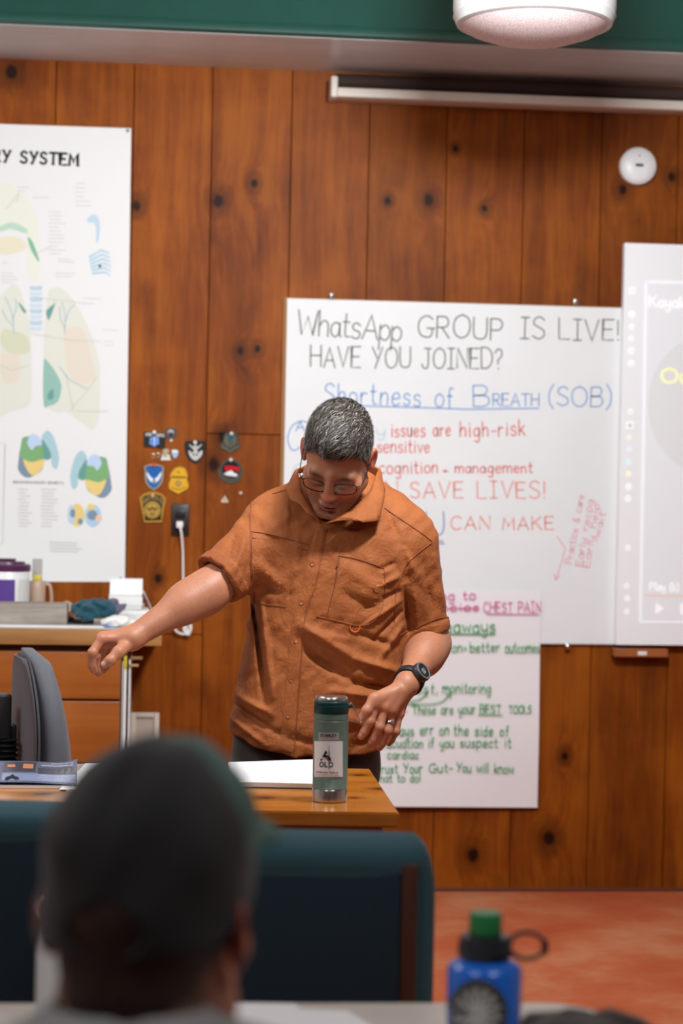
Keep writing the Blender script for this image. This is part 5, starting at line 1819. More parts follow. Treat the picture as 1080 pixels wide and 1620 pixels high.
# sheets beside the magazine
Q2 = [at_z(104, 1252, zd), at_z(210, 1252, zd), at_z(200, 1208, zd), at_z(126, 1210, zd)]
cx, cy = sum(q.x for q in Q2) / 4, sum(q.y for q in Q2) / 4
sh = thing('paper_sheets', 'white sheets fanned out on the desk just beside the blue magazine', 'papers', (cx, cy, zd))
for k, rot in enumerate((0.0, .10, -.07)):
    pages(sh, cx, cy, [(q.x, q.y) for q in Q2], .0004 + .0011 * k, .0009, MATS['white_paper'] if k != 1 else mat('photo_sheet', srgb(150, 140, 132), .3), 'sheet', rot)
# ------------------------------------------------------------------ the standing man
def N3(v):
    return np.array(v, float)


def MP(px, py, dy):
    return np.array(M(px, py, dy))


def head_shape(f, hl_, R_):
    E = lambda c, r, k=.012, op='+': f.ell(hl_(*c), r, R_, k, op)
    # skull and face
    E((0, .015, .033), (.077, .098, .090))
    E((0, -.026, -.036), (.064, .070, .088), .03)
    for s in (-1, 1):
        f.cap(hl_(s * .055, .002, -.066), hl_(s * .020, -.074, -.104), .025, .019, .025)
        f.ell(hl_(s * .046, -.060, -.028), (.024, .022, .020), R_, .022)
    f.cap(hl_(-.012, -.080, -.108), hl_(.012, -.080, -.108), .018, .018, .014)
    f.cap(hl_(-.040, -.079, .007), hl_(.040, -.079, .007), .013, .013, .022)
    for s in (-1, 1):
        f.ell(hl_(s * .032, -.104, -.016), (.020, .018, .011), R_, .014, '-')
        f.ell(hl_(s * .032, -.0775, -.017), (.0165, .0145, .0115), R_, .005)
    f.chain([hl_(0, -.094, .014), hl_(0, -.104, -.012), hl_(0, -.1155, -.034)], [.009, .0102, .0115], .012)
    for s in (-1, 1):
        f.ell(hl_(s * .0120, -.102, -.038), (.0080, .0125, .0080), R_, .013)
        f.ell(hl_(s * .0065, -.1085, -.0475), (.0034, .005, .003), R_, .003, '-')
    f.ell(hl_(0, -.093, -.071), (.026, .012, .0075), R_, .008)
    f.ell(hl_(0, -.0960, -.0715), (.0225, .011, .0052), R_, .004)
    f.ell(hl_(0, -.0945, -.0825), (.0195, .0115, .0062), R_, .004)
    f.ell(hl_(0, -.105, -.0772), (.024, .010, .0014), R_, .004, '-')
    f.ell(hl_(0, -.095, -.0935), (.018, .010, .005), R_, .01, '-')
    # ears
    for s in (-1, 1):
        Re = R_ @ np.array(Matrix.Rotation(s * math.radians(-24), 3, 'Z') @ Matrix.Rotation(math.radians(-12), 3, 'X'))
        ec = hl_(s * .0835, .016, -.006)
        f.ell(ec, (.0085, .019, .032), Re, .006)
        f.ell(ec + Re @ np.array((s * .0085, -.002, .003)), (.006, .011, .020), Re, .006, '-')
        f.ell(ec + Re @ np.array((s * .002, -.014, -.006)), (.004, .0045, .008), Re, .004)


man = thing('person', 'standing man in a rust orange short-sleeved shirt and glasses looking down at the desk', 'person', (M(490, 1000, .03).x, YM + .03, 0))

# head frame: x towards the picture's right, y to the back of the head, z to its crown
Hc = M(533, 722, -.14)
HR = Matrix.Rotation(math.radians(-17), 3, 'Z') @ Matrix.Rotation(math.radians(40), 3, 'X') @ Matrix.Rotation(math.radians(10), 3, 'Y')
HRn = np.array(HR)


def hl(x, y, z):
    return np.array(Hc) + HRn @ np.array((x, y, z))


def hlocal(P):
    return (P - np.array(Hc)) @ HRn


lo = np.minimum(MP(118, 1205, -.42), MP(118, 600, -.42))
hi = np.maximum(MP(735, 1205, .16), MP(735, 600, .16))
lo = np.array((lo[0], YM - .40, M(500, 1205, -.2).z))
hi = np.array((hi[0], YM + .16, M(530, 622, -.14).z))
f = Field(lo, hi, .0025)
head_shape(f, hl, HRn)
# neck and trunk (mostly under the shirt)
nb = MP(536, 812, .015)
f.cap(hl(0, .035, -.05), nb, .058, .064, .03)
f.chain([nb, MP(528, 870, .0), MP(495, 1060, .0), MP(488, 1180, .0)], [.07, .085, .095, .09], .05)
f.cap(MP(445, 835, -.005), MP(640, 862, -.005), .05, .05, .04)
# right arm (at the picture's left)
Sh, El, Wr = MP(425, 848, -.02), MP(336, 928, -.11), MP(207, 1010, -.215)
Mi = El + (Wr - El) * .38
f.chain([Sh, El, Mi, Wr], [.050, .043, .040, .0255], .03)
f.ell(El + (Wr - El) * .17 + np.array((0, 0, -.004)), (.055, .042, .042), None, .04)
f.ell(Wr, (.03, .030, .022), None, .02)


def hand(f, wr, mcps, fingers, thumb, rb=.0165):
    palm = sum(mcps) / 4
    f.cap(wr, palm, .022, .020, .02)
    for m_ in mcps:
        f.cap(wr + (m_ - wr) * .25, m_, rb, .0125, .012)
    for m_, (pts, r) in zip(mcps, fingers):
        rr_ = [r * 1.08, r * 1.03, r * .95, r * .82]
        f.chain([m_] + pts, rr_, .0035)
        f.ell(pts[0], (r * 1.12,) * 3, None, .004)
        f.ell(m_, (r * 1.25,) * 3, None, .008)
    f.chain(thumb, [.0165, .0145, .0112, .0092], .006)
    f.ell(thumb[2], (.0118,) * 3, None, .005)


rm = [MP(160, 1011, -.245), MP(162, 1009, -.222), MP(169, 1012, -.197), MP(177, 1017, -.177)]
hand(f, Wr, rm, [([MP(146, 1033, -.262), MP(145, 1052, -.255), MP(149, 1061, -.245)], .0105),
              ([MP(151, 1037, -.235), MP(151, 1057, -.222), MP(156, 1065, -.212)], .0105),
              ([MP(158, 1039, -.208), MP(158, 1055, -.196), MP(163, 1061, -.186)], .010),
              ([MP(166, 1040, -.185), MP(166, 1051, -.175), MP(169, 1056, -.168)], .0088)],
     [Wr + (rm[0] - Wr) * .12 + np.array((0, -.012, -.012)), MP(187, 1032, -.268), MP(174, 1045, -.282), MP(164.5, 1051.5, -.283)])
# left arm (at the picture's right)
Sh2, El2, Wr2 = MP(648, 868, -.02), MP(682, 1017, .0), MP(643, 1083, -.205)
Mi2 = El2 + (Wr2 - El2) * .4
f.chain([Sh2, El2, Mi2, Wr2], [.050, .043, .039, .029], .03)
f.ell(El2 + (Wr2 - El2) * .2, (.042, .055, .044), None, .04)
lm = [MP(594, 1116, -.258), MP(607, 1120, -.250), MP(620, 1124, -.236), MP(631, 1129, -.217)]
hand(f, Wr2, lm, [([MP(585, 1141, -.268), MP(576, 1158, -.262), MP(571, 1165, -.254)], .0108),
               ([MP(600, 1150, -.262), MP(590.5, 1170, -.254), MP(586, 1177, -.246)], .0108),
               ([MP(613, 1156, -.247), MP(604, 1176, -.237), MP(600, 1183, -.230)], .0103),
               ([MP(626, 1157, -.225), MP(619, 1170, -.216), MP(615, 1176, -.209)], .009)],
     [Wr2 + (lm[0] - Wr2) * .25 + np.array((-.008, -.004, .0)), MP(592, 1106, -.262), MP(580, 1124, -.272), MP(571, 1138, -.268)])
for a, b in zip(lm[:3], (0, 1, 2)):      # tendons on the back of the hand
    f.cap(Wr2 + (a - Wr2) * .35 + np.array((0, -.016, .008)), a + np.array((0, -.009, .004)), .004, .005, .012)
P, Q = f.mesh()
P = relax(P, Q, 2, .5)
del f

# --- skin pigment, plus shade painted round the eyes
L = hlocal(P)
skin = np.array(srgb(178, 119, 89))
col = np.tile(skin, (len(P), 1))
d2 = lambda A, c: np.sqrt(((A - np.array(c)) ** 2).sum(1))


def tint(mask, c):
    global col
    m_ = np.clip(mask, 0, 1)[:, None]
    col = col * (1 - m_) + np.array(c) * m_


g = lambda d_, w_: np.exp(-(d_ / w_) ** 2)
ishead = (np.abs(L) < np.array((.1, .13, .15))).all(1)
red = srgb(196, 104, 84)
tint(.55 * g(d2(L, (0, -.115, -.036)), .02) * ishead, red)
for s in (-1, 1):
    tint(.4 * g(d2(L, (s * .045, -.07, -.035)), .025) * ishead, red)
    tint(.75 * g(d2(L, (s * .086, .018, -.004)), .028) * ishead, srgb(196, 92, 74))
    q = (L - np.array((s * .034, -.092, .0105))) / np.array((.021, .03, .0055))
    q[:, 2] += ((L[:, 0] - s * .034) / .03) ** 2 * .9 - .2 - s * (L[:, 0] - s * .034) * 18
    tint(.95 * np.exp(-(q ** 2).sum(1)) * ishead, srgb(62, 42, 32))
    q = (L - np.array((s * .032, -.094, -.0245))) / np.array((.016, .02, .0022))
    q[:, 2] -= ((L[:, 0] - s * .032) / .02) ** 2 * 1.0
    tint(.8 * np.exp(-(q ** 2).sum(1)) * ishead, srgb(60, 38, 32))
for s in (-1, 1):
    q = (L - np.array((s * .032, -.09, -.014))) / np.array((.022, .03, .014))
    tint(.45 * np.exp(-(q ** 4).sum(1)) * ishead, srgb(128, 80, 62))  # shade under the brow painted into the skin
# beard shadow
jaw = np.clip((-.040 - L[:, 2]) / .03, 0, 1) * np.clip((.02 - L[:, 1]) / .03, 0, 1) * ishead
jaw = np.maximum(jaw, np.clip(1 - np.abs(L[:, 2] + .056) / .012, 0, 1) * (np.abs(L[:, 0]) < .03) * (L[:, 1] < -.06) * ishead)
spk = rng.random(len(P))
tint(jaw * (.30 + .35 * (spk > .6)), srgb(122, 88, 72))
q = (L - np.array((0, -.1, -.0775))) / np.array((.025, .03, .009))
tint(.85 * np.exp(-(q ** 4).sum(1)) * ishead, srgb(160, 84, 74))
q = (L - np.array((0, -.1, -.0772))) / np.array((.024, .03, .0024))
tint(.8 * np.exp(-(q ** 2).sum(1)) * ishead, srgb(84, 36, 34))
# hairline stubble under the hair
tint(.6 * np.clip((L[:, 2] - .05) / .03, 0, 1) * np.clip((L[:, 1] + .08) / .02, 0, 1) * ishead, srgb(80, 66, 58))
# hands: ruddier knuckles and paler nails
for a in rm + lm:
    tint(.35 * g(d2(P, a), .022), srgb(196, 112, 92))
for a, n_ in ((MP(163, 1050, -.292), .007), (MP(570, 1162, -.265), .0058), (MP(585, 1174, -.257), .0058), (MP(599, 1180, -.241), .0055), (MP(614.5, 1173, -.219), .005)):
    tint(.8 * np.clip((n_ - d2(P, a)) / .002, 0, 1), srgb(214, 168, 150))
for a, b in ((El, Wr), (El2, Wr2)):
    t_ = np.clip(((P - a) @ (b - a)) / ((b - a) @ (b - a)), 0, 1)
    dd = np.sqrt(((P - a - t_[:, None] * (b - a)) ** 2).sum(1))
    tint(.22 * (dd < .06) * (spk > .5) * (t_ > 0) * (t_ < .95), srgb(120, 78, 58))
sk = NT('skin')
sk.set(Roughness=.48)
sk.b.inputs['Specular IOR Level'].default_value = .4
sk.b.inputs['Subsurface Weight'].default_value = .12
sk.b.inputs['Subsurface Radius'].default_value = (1, .35, .2)
sk.b.inputs['Subsurface Scale'].default_value = .006
at = sk.n('ShaderNodeAttribute', attribute_name='Col')
v = sk.coord()
n1 = sk.noise(v, 45, 4)
sk.l(sk.mixc(sk.math('MULTIPLY', n1, .35), at.outputs['Color'], sk.mixc(1.0, at.outputs['Color'], (.80, .66, .6), 'MULTIPLY')), sk.b.inputs['Base Color'])
sk.bump(sk.noise(v, 420, 3, .6), .22, .0012)
SKIN = sk.m
body = np_mesh('body', P, Q, SKIN, None, col)
world_child(body, man)

# --- hair: a close cap with short strands combed forward
hf = Field((-.1, -.12, -.1), (.1, .13, .15), .003)
hf.ell((0, .015, .035), (.0815, .1015, .098), None, .01)
hf.ell((.004, -.03, .085), (.052, .062, .048), None, .03)
yy = np.array([-.13, -.10, -.088, -.065, -.042, -.022, -.008, .004, .03, .08, .12])
zz = np.array([.095, .083, .070, .058, .036, .010, -.022, -.026, -.03, -.065, -.075])
X, Y, Z = np.meshgrid(*hf.ax, indexing='ij', sparse=True)
zl = np.interp(hf.ax[1], yy, zz).reshape(1, -1, 1) - .006 * np.exp(-((X + .004) / .018) ** 2) * (Y < -.03) + .013 * np.exp(-((np.abs(X) - .046) / .013) ** 2) * (Y < -.035)
hf.d = np.maximum(hf.d, (zl - Z).astype(np.float32))
for s in (-1, 1):
    hf.ell((s * .088, .012, -.006), (.016, .017, .03), None, .004, '-')
hp, hq = hf.mesh()
hp = relax(hp, hq, 2)
e1, e2 = hp[hq[:, 1]] - hp[hq[:, 0]], hp[hq[:, 2]] - hp[hq[:, 0]]
hn = np.cross(e1, e2)
hn /= np.linalg.norm(hn, axis=1)[:, None] + 1e-9
hcn = hp[hq].mean(1)
ok = ((hcn[:, 0] / .077) ** 2 + ((hcn[:, 1] - .015) / .097) ** 2 + ((hcn[:, 2] - .035) / .092) ** 2 > 1.0)
cand = np.nonzero(ok)[0]
NS = 9000
pick = rng.choice(cand, NS)
pos = hcn[pick] + rng.normal(0, .0012, (NS, 3))
nrm_ = hn[pick]
top = np.clip((pos[:, 2] - .03) / .06, 0, 1)
flow = np.stack([-.35 - .2 * top + 0 * top, -1.0 * top - .1, -1.0 * (1 - top) - .1], 1)
flow += rng.normal(0, .28, (NS, 3))
tng = flow - nrm_ * (flow * nrm_).sum(1)[:, None]
tng /= np.linalg.norm(tng, axis=1)[:, None]
ln_ = (.007 + .017 * top) * rng.uniform(.7, 1.25, NS)
lift = .35 + .25 * top
sidev = np.cross(tng, nrm_)
V_, F_, C_ = [], [], []
pal = np.array([srgb(48, 42, 38), srgb(72, 64, 58), srgb(104, 95, 88), srgb(138, 130, 122), srgb(172, 164, 156)])
prob_top, prob_side = np.array([.34, .3, .18, .12, .06]), np.array([.16, .24, .26, .22, .12])
pr_ = np.where(top[:, None] > .35, prob_top, prob_side)
cs_ = (rng.random(NS)[:, None] > np.cumsum(pr_, 1)).sum(1).clip(0, 4)
wd_ = .0011
p0 = pos - nrm_ * .0012
p1 = pos + (tng * .55 + nrm_ * lift[:, None] * .30) * ln_[:, None]
p2 = pos + (tng * 1.0 + nrm_ * lift[:, None] * .22) * ln_[:, None]
SV = np.stack([p0 - sidev * wd_ / 2, p0 + sidev * wd_ / 2, p1 - sidev * wd_ / 2, p1 + sidev * wd_ / 2, p2 - sidev * wd_ * .12, p2 + sidev * wd_ * .12], 1).reshape(-1, 3)
b_ = (np.arange(NS) * 6)[:, None]
SQ = np.concatenate([b_ + np.array([0, 1, 3, 2]), b_ + np.array([2, 3, 5, 4])])
allP = np.concatenate([hp, SV])
allQ = np.concatenate([hq, SQ + len(hp)])
gb = .5 + .5 * np.clip(-hp[:, 2:3] / .08, 0, 1)
cc_ = np.concatenate([np.tile(np.array(srgb(64, 56, 51)), (len(hp), 1)) * (1 + gb * 0), np.repeat(pal[cs_], 6, 0)])
ht = NT('hair')
ht.set(Roughness=.6)
ht.b.inputs['Specular IOR Level'].default_value = .35
at = ht.n('ShaderNodeAttribute', attribute_name='Col')
ht.l(at.outputs['Color'], ht.b.inputs['Base Color'])
hair = np_mesh('hair', allP @ HRn.T + np.array(Hc), allQ, ht.m, None, cc_)
world_child(hair, man)

# --- glasses
gl_m = mat('frame_navy', srgb(30, 32, 44), .25, .5)
HM = Matrix.Translation(Hc) @ HR.to_4x4()
gv = lambda x, y, z: HM @ Vector((x, y, z))
mb = MB()
lens_loops = []
for s in (-1, 1):
    lp_ = []
    for k in range(28):
        a = 2 * math.pi * k / 28
        c, s_ = math.cos(a), math.sin(a)
        x = .0275 * abs(c) ** .7 * (1 if c > 0 else -1)
        z = (.0175 if s_ < 0 else .0145) * abs(s_) ** .75 * (1 if s_ > 0 else -1)
        xx = s * .0365 + x
        lp_.append(gv(xx, -.106 + 1.6 * xx * xx * 1.2, -.010 + z + .002 * (x * s / .0275)))
    lens_loops.append(lp_)
    mb.tube(lp_, .00125, 8, closed=True)
mb.tube(catmull([gv(-.0095, -.1065, -.004), gv(0, -.109, -.002), gv(.0095, -.1065, -.004)], 4), .0013, 8)
for s in (-1, 1):
    mb.tube(catmull([gv(s * .0635, -.098, -.003), gv(s * .073, -.09, -.001), gv(s * .0785, -.06, 0), gv(s * .082, -.01, .004), gv(s * .084, .014, .003), gv(s * .082, .03, -.012)], 4), .0012, 8)
    mb.tube([gv(s * .009, -.105, -.012), gv(s * .012, -.099, -.018)], .001, 6)
glasses = mb.build('glasses', gl_m)
world_child(glasses, man)
lt = NT('lens_glass')
lt.t.nodes.remove(lt.b)
tr_s, gls, mx = lt.n('ShaderNodeBsdfTransparent'), lt.n('ShaderNodeBsdfGlossy'), lt.n('ShaderNodeMixShader')
tr_s.inputs[0].default_value = (.94, .95, .96, 1)
gls.inputs['Roughness'].default_value = .03
fr = lt.n('ShaderNodeFresnel')
fr.inputs[0].default_value = 1.35
lt.l(fr.outputs[0], mx.inputs[0])
lt.l(tr_s.outputs[0], mx.inputs[1])
lt.l(gls.outputs[0], mx.inputs[2])
lt.l(mx.outputs[0], lt.out.inputs[0])
for lp_ in lens_loops:
    o_ = MB().add(lp_, [tuple(range(len(lp_)))]).build('lens', lt.m, None, autosmooth=False)
    o_.parent = glasses

# --- shirt
SHRT = np.array(srgb(184, 98, 50))
slo = np.array((M(300, 900, 0).x, YM - .27, M(500, 1215, 0).z))
shi = np.array((M(725, 900, 0).x, YM + .20, M(530, 730, .03).z))
s_ = Field(slo, shi, .0038)
# rows of the trunk: frame row, left edge, right edge, centre depth offset, half thickness
rows = [(742, 492, 578, .035, .045), (756, 474, 598, .03, .060), (768, 448, 618, .025, .075), (780, 420, 640, .02, .088), (795, 400, 658, .01, .098), (815, 394, 672, .0, .108), (850, 394, 676, -.01, .120), (900, 395, 666, -.015, .130), (950, 397, 652, -.012, .134), (1000, 390, 645, -.006, .138),
        (1050, 379, 644, 0, .142), (1100, 370, 642, .002, .144), (1140, 363, 632, .004, .144), (1170, 361, 616, .006, .142), (1195, 366, 608, .008, .140), (1220, 368, 606, .008, .14)]
rz = np.array([M((a + b) / 2, y, c).z for y, a, b, c, t_ in rows])
rl_ = np.array([M(a, y, c).x for y, a, b, c, t_ in rows])
rr2 = np.array([M(b, y, c).x for y, a, b, c, t_ in rows])
rc = np.array([YM + c for y, a, b, c, t_ in rows])
rt_ = np.array([t_ for y, a, b, c, t_ in rows])
o_ = np.argsort(rz)
X, Y, Z = np.meshgrid(*s_.ax, indexing='ij', sparse=True)
iz = lambda q: np.interp(s_.ax[2], rz[o_], q[o_]).astype(np.float32).reshape(1, 1, -1)
XLf, XRf, YC, YT = iz(rl_), iz(rr2), iz(rc), iz(rt_)
ax_, cxx = (XRf - XLf) / 2, (XRf + XLf) / 2
nx = 2.5
trunk = (((np.abs(X - cxx) / ax_) ** nx + (np.abs(Y - YC) / YT) ** nx) ** (1 / nx) - 1) * np.minimum(ax_, YT)
s_.d = np.maximum(trunk, Z - rz.max() + .004).astype(np.float32)


def sleeve(a, b, ra, rb, k, ext=.08):
    a, b = N3(a), N3(b)
    ax3 = (b - a) / np.linalg.norm(b - a)
    t_ = np.clip(((X - a[0]) * ax3[0] + (Y - a[1]) * ax3[1] + (Z - a[2]) * ax3[2]) / np.linalg.norm(b - a), 0, 1.4)
    c = [a[i] + (b - a)[i] * t_ for i in range(3)]
    rad = ra + (rb - ra) * t_
    e = np.sqrt((X - c[0]) ** 2 + (Y - c[1]) ** 2 + (Z - c[2]) ** 2) - rad
    # turned-up cuff: slightly thicker band at the end
    L_ = np.linalg.norm(b - a)
    e = e - .004 * np.clip((t_ - (1 - .030 / L_)) * L_ / .003, 0, 1)
    cut = (X - b[0]) * ax3[0] + (Y - b[1]) * ax3[1] + (Z - b[2]) * ax3[2]
    e = np.maximum(e, cut)
    s_.mix((slice(None),) * 3, e.astype(np.float32), k, '+')
    return ax3


cR, cL = MP(345, 918, -.10), MP(676, 1003, -.005)
axR = sleeve(MP(430, 846, -.02), cR, .080, .0655, .030)
axL = sleeve(MP(638, 866, -.02), cL, .084, .0560, .035)
# openings: cuffs, hem, neck
s_.cap(cR + axR * .03, cR - axR * .030, .0560, .045, .002, '-')
s_.cap(cL + axL * .03, cL - axL * .035, .0485, .042, .002, '-')
hem_px = np.array([340, 362, 380, 400, 430, 455, 490, 530, 560, 590, 610, 640])
hem_py = np.array([1160, 1164, 1172, 1181, 1191, 1195, 1198, 1199, 1197, 1190, 1184, 1180])
hx = np.array([M(a, b, -.1).x for a, b in zip(hem_px, hem_py)])
hz_ = np.array([M(a, b, -.12).z for a, b in zip(hem_px, hem_py)])
hemz = np.interp(s_.ax[0], hx, hz_).astype(np.float32).reshape(-1, 1, 1) + np.where(Y > YC, .0, 0) + .003 * np.sin(X * 70)
s_.d = np.maximum(s_.d, hemz - Z)
s_.cap(MP(532, 770, -.02), MP(536, 720, -.05), .060, .075, .006, '-')
s_.cap(MP(520, 812, -.10), MP(530, 760, -.10), .022, .05, .01, '-')
# folds of the cloth: (x0, y0, x1, y1, width, height) in the frame; + a ridge, - a hollow
folds = [(470, 985, 560, 1040, .016, .011), (560, 1040, 628, 1062, .013, .010), (480, 1030, 560, 1078, .012, -.009), (560, 1078, 622, 1092, .011, -.012), (520, 1090, 600, 1100, .012, .008), (505, 1120, 600, 1150, .02, .006),
         (560, 1180, 605, 1150, .012, -.007), (470, 1010, 520, 1060, .012, -.006),
         (403, 955, 418, 1112, .007, -.010), (412, 950, 430, 1100, .010, .006), (392, 1000, 382, 1090, .012, -.004), (368, 1118, 425, 1150, .010, -.009), (366, 1140, 420, 1178, .010, .006), (430, 1155, 500, 1176, .012, -.006), (380, 1105, 430, 1128, .010, .006),
         (630, 935, 560, 968, .008, -.006), (632, 950, 575, 985, .008, .006), (634, 968, 590, 1010, .008, -.007), (636, 990, 600, 1040, .010, .007), (628, 912, 575, 935, .008, .005), (622, 890, 590, 905, .007, -.005),
         (410, 870, 440, 905, .008, -.005), (400, 890, 450, 930, .009, .005), (405, 925, 455, 940, .008, -.006), (470, 845, 462, 930, .009, .004), (420, 850, 450, 862, .006, -.004),
         (520, 850, 560, 845, .016, .004), (540, 900, 600, 930, .014, .004), (530, 930, 590, 965, .010, -.005), (545, 925, 600, 950, .008, .004),
         (374, 840, 352, 895, .010, -.003), (390, 845, 364, 915, .010, .004), (396, 880, 380, 930, .008, -.004), (388, 815, 345, 880, .010, .001),
         (690, 880, 705, 960, .010, .004), (670, 890, 690, 985, .010, -.004), (650, 900, 662, 990, .010, .005), (640, 930, 648, 1000, .007, -.006),
         (440, 775, 430, 820, .012, -.004), (455, 790, 452, 835, .010, .004), (610, 800, 630, 860, .012, -.004), (560, 1000, 625, 1022, .010, -.006), (500, 1000, 545, 1010, .010, .005), (440, 1040, 425, 1130, .012, .004),
         (640, 870, 655, 905, .010, .005)]
DY = -.10
for x0, y0, x1, y1, w_, am in folds:
    a, b = M(x0, y0, DY), M(x1, y1, DY)
    a2, b2 = np.array((a.x, a.z)), np.array((b.x, b.z))
    lo2, hi2 = np.minimum(a2, b2) - 3 * w_, np.maximum(a2, b2) + 3 * w_
    sl, gg = s_.sub((lo2[0], slo[1], lo2[1]), (hi2[0], YM + .03, hi2[1]))
    ab = b2 - a2
    t_ = ((gg[0] - a2[0]) * ab[0] + (gg[2] - a2[1]) * ab[1]) / (ab @ ab)
    tc_ = np.clip(t_, 0, 1)
    dd = (gg[0] - a2[0] - tc_ * ab[0]) ** 2 + (gg[2] - a2[1] - tc_ * ab[1]) ** 2
    fall = np.exp(-dd / (2 * (w_ * .55) ** 2)) * (.35 + .65 * np.sin(np.pi * np.clip(tc_, .04, .96)))
    gate = np.clip((YM + .03 - gg[1]) / .05, 0, 1)
    s_.d[sl] -= (am * 1.7 * fall * gate).astype(np.float32)
s_.d += (.0012 * np.sin(X * 60 + Z * 45 + 3 * np.sin(Z * 22 + X * 9)) + .0009 * np.sin(X * 120 - Z * 80 + 2 * np.sin(Z * 50))).astype(np.float32)
P, Q = s_.mesh()
P = relax(P, Q, 2, .5)
del s_, trunk
sm = NT('shirt_cloth')
sm.set(Roughness=.72)
sm.b.inputs['Sheen Weight'].default_value = .02
sm.b.inputs['Specular IOR Level'].default_value = .3
v = sm.coord()
n1 = sm.noise(v, 9, 5, .6)
n2 = sm.noise(sm.coord((1, 1, .55)), 42, 5, .62, 1.2)
n3 = sm.noise(v, 1400, 2)
c_ = sm.ramp(n1, [(.3, srgb(142, 76, 34)), (.7, srgb(162, 92, 43))])
sm.l(sm.mixc(sm.math('MULTIPLY', n3, .3), c_, srgb(126, 66, 30)), sm.b.inputs['Base Color'])
rdg = lambda q: sm.math('SUBTRACT', 1.0, sm.math('ABSOLUTE', sm.math('SUBTRACT', sm.math('MULTIPLY', q, 2.0), 1.0)))
n4 = rdg(sm.noise(sm.coord((1, 1, .6)), 16, 3, .5, .8))
n5 = rdg(sm.noise(sm.coord((.7, 1, 1)), 30, 3, .5, 1.0))
hgt = sm.math('ADD', sm.math('ADD', n2, sm.math('MULTIPLY', n3, .10)), sm.math('ADD', sm.math('MULTIPLY', sm.math('POWER', n4, 3.0), .5), sm.math('MULTIPLY', sm.math('POWER', n5, 3.0), .22)))
sm.bump(hgt, .38, .010)
SHIRT = sm.m
shirt = np_mesh('shirt', P, Q, SHIRT)
world_child(shirt, man)
tree = BVHTree.FromPolygons([Vector(p) for p in P], [tuple(q) for q in Q])


def on_shirt(px, py, off=.0015):
    d = ray(px, py)
    h_ = tree.ray_cast(CAM, d, 20)
    if h_[0] is None:
        h_ = tree.find_nearest(M(px, py, -.1))
    n_ = h_[1]
    if n_.dot(d) > 0:
        n_ = -n_
    return h_[0] + n_ * off


SEAM = mat('shirt_seam', srgb(132, 66, 34), .8)
_lift = 0


def spatch(name, left, right, nu=4, nv=30, off=.0016, m=None, parent=None):
    """a raised piece of cloth between two edge lines given in the frame"""
    Lc, Rc = catmull(left, 8), catmull(right, 8)
    S_ = lambda c, t_: tuple(np.interp(t_ * (len(c) - 1), range(len(c)), [p[i] for p in c]) for i in (0, 1))
    vs = []
    for j in range(nv + 1):
        a, b = S_(Lc, j / nv), S_(Rc, j / nv)
        for i in range(nu + 1):
            u = i / nu
            e = 0 if i in (0, nu) or j in (0, nv) else 1
            vs.append(on_shirt(a[0] + (b[0] - a[0]) * u, a[1] + (b[1] - a[1]) * u, off if e else -.0005))
    o = mesh_from(name, vs, [(j * (nu + 1) + i, (j + 1) * (nu + 1) + i, (j + 1) * (nu + 1) + i + 1, j * (nu + 1) + i + 1) for j in range(nv) for i in range(nu)], m or SHIRT, None, True)
    o.parent = parent or shirt
    return o


def seam(name, lines, r=.0009, m=SEAM, off=.0012):
    mb = MB()
    for ln in lines:
        c = catmull(ln, 7)
        mb.tube([on_shirt(a, b, off) for a, b in c], r, 6)
    o = mb.build(name, m, None)
    o.parent = shirt
    return o


spatch('placket', [(499, 836), (487, 879), (475, 930), (459, 999), (452, 1060), (447, 1118), (440, 1190)], [(517, 836), (507, 887), (499, 927), (483, 975), (475, 1062), (471, 1118), (465, 1194)], 6, 60, .0026)
seam('placket_edge', [[(517, 836), (507, 887), (499, 927), (483, 975), (475, 1062), (471, 1118), (465, 1194)]], .0012)
spatch('chest_pocket', [(399, 842), (398, 880), (400, 920), (403, 952)], [(484, 860), (474, 890), (464, 920), (452, 958)], 12, 14, .0018)
seam('pocket_seam', [[(396, 841), (430, 846), (487, 861)], [(399, 851), (430, 856), (484, 870)], [(402, 954), (425, 957), (453, 960)], [(399, 842), (398, 880), (402, 954)]])
spatch('zip_pocket', [(536, 882), (527, 920), (515, 950), (500, 974)], [(606, 900), (608, 930), (604, 960), (568, 990)], 12, 14, .0018)
seam('zip_seam', [[(535, 879), (570, 886), (607, 899)], [(500, 975), (530, 982), (567, 990), (590, 983), (604, 964)], [(607, 899), (609, 930), (604, 964)]])
seam('zip', [[(536, 882), (529, 925), (517, 974)]], .0016, mat('zip_tape', srgb(120, 60, 32), .5))
zp = MB()
zp.tube([on_shirt(535, 886, .003), on_shirt(533, 897, .004)], .0022, 8)
o_ = zp.build('zip_pull', mat('zip_metal', srgb(150, 96, 66), .35, .6))
o_.parent = shirt
seam('armhole_seam', [[(398, 795), (396, 830), (396, 870), (398, 918)]], .0011)
seam('armhole_seam', [[(683, 858), (655, 880), (638, 902), (626, 940), (624, 985)]], .0011)
seam('cuff_seam', [[(332, 880), (350, 897), (370, 922), (384, 938)]], .0010)
seam('cuff_seam', [[(632, 1004), (660, 992), (690, 979), (709, 977)]], .0010)
seam('yoke_seam', [[(608, 804), (640, 826), (668, 845), (683, 857)], [(430, 782), (452, 776), (470, 772)]], .0011)
btn = mat('button_brown', srgb(150, 84, 50), .4)
for a, b in ((494, 892), (477, 953), (468, 1014), (461, 1075), (456, 1132)):
    p = on_shirt(a, b, .0034)
    n_ = (p - on_shirt(a, b, .0)).normalized()
    Rm_ = Matrix.Translation(p) @ n_.to_track_quat('Z', 'Y').to_matrix().to_4x4()
    o_ = MB().lathe([(.0052, -.003), (.0056, 0), (.005, .0012), (.0036, .0006), (.0032, .0002), (0, .0002)], 20, Rm_).build('button', btn)
    o_.parent = shirt
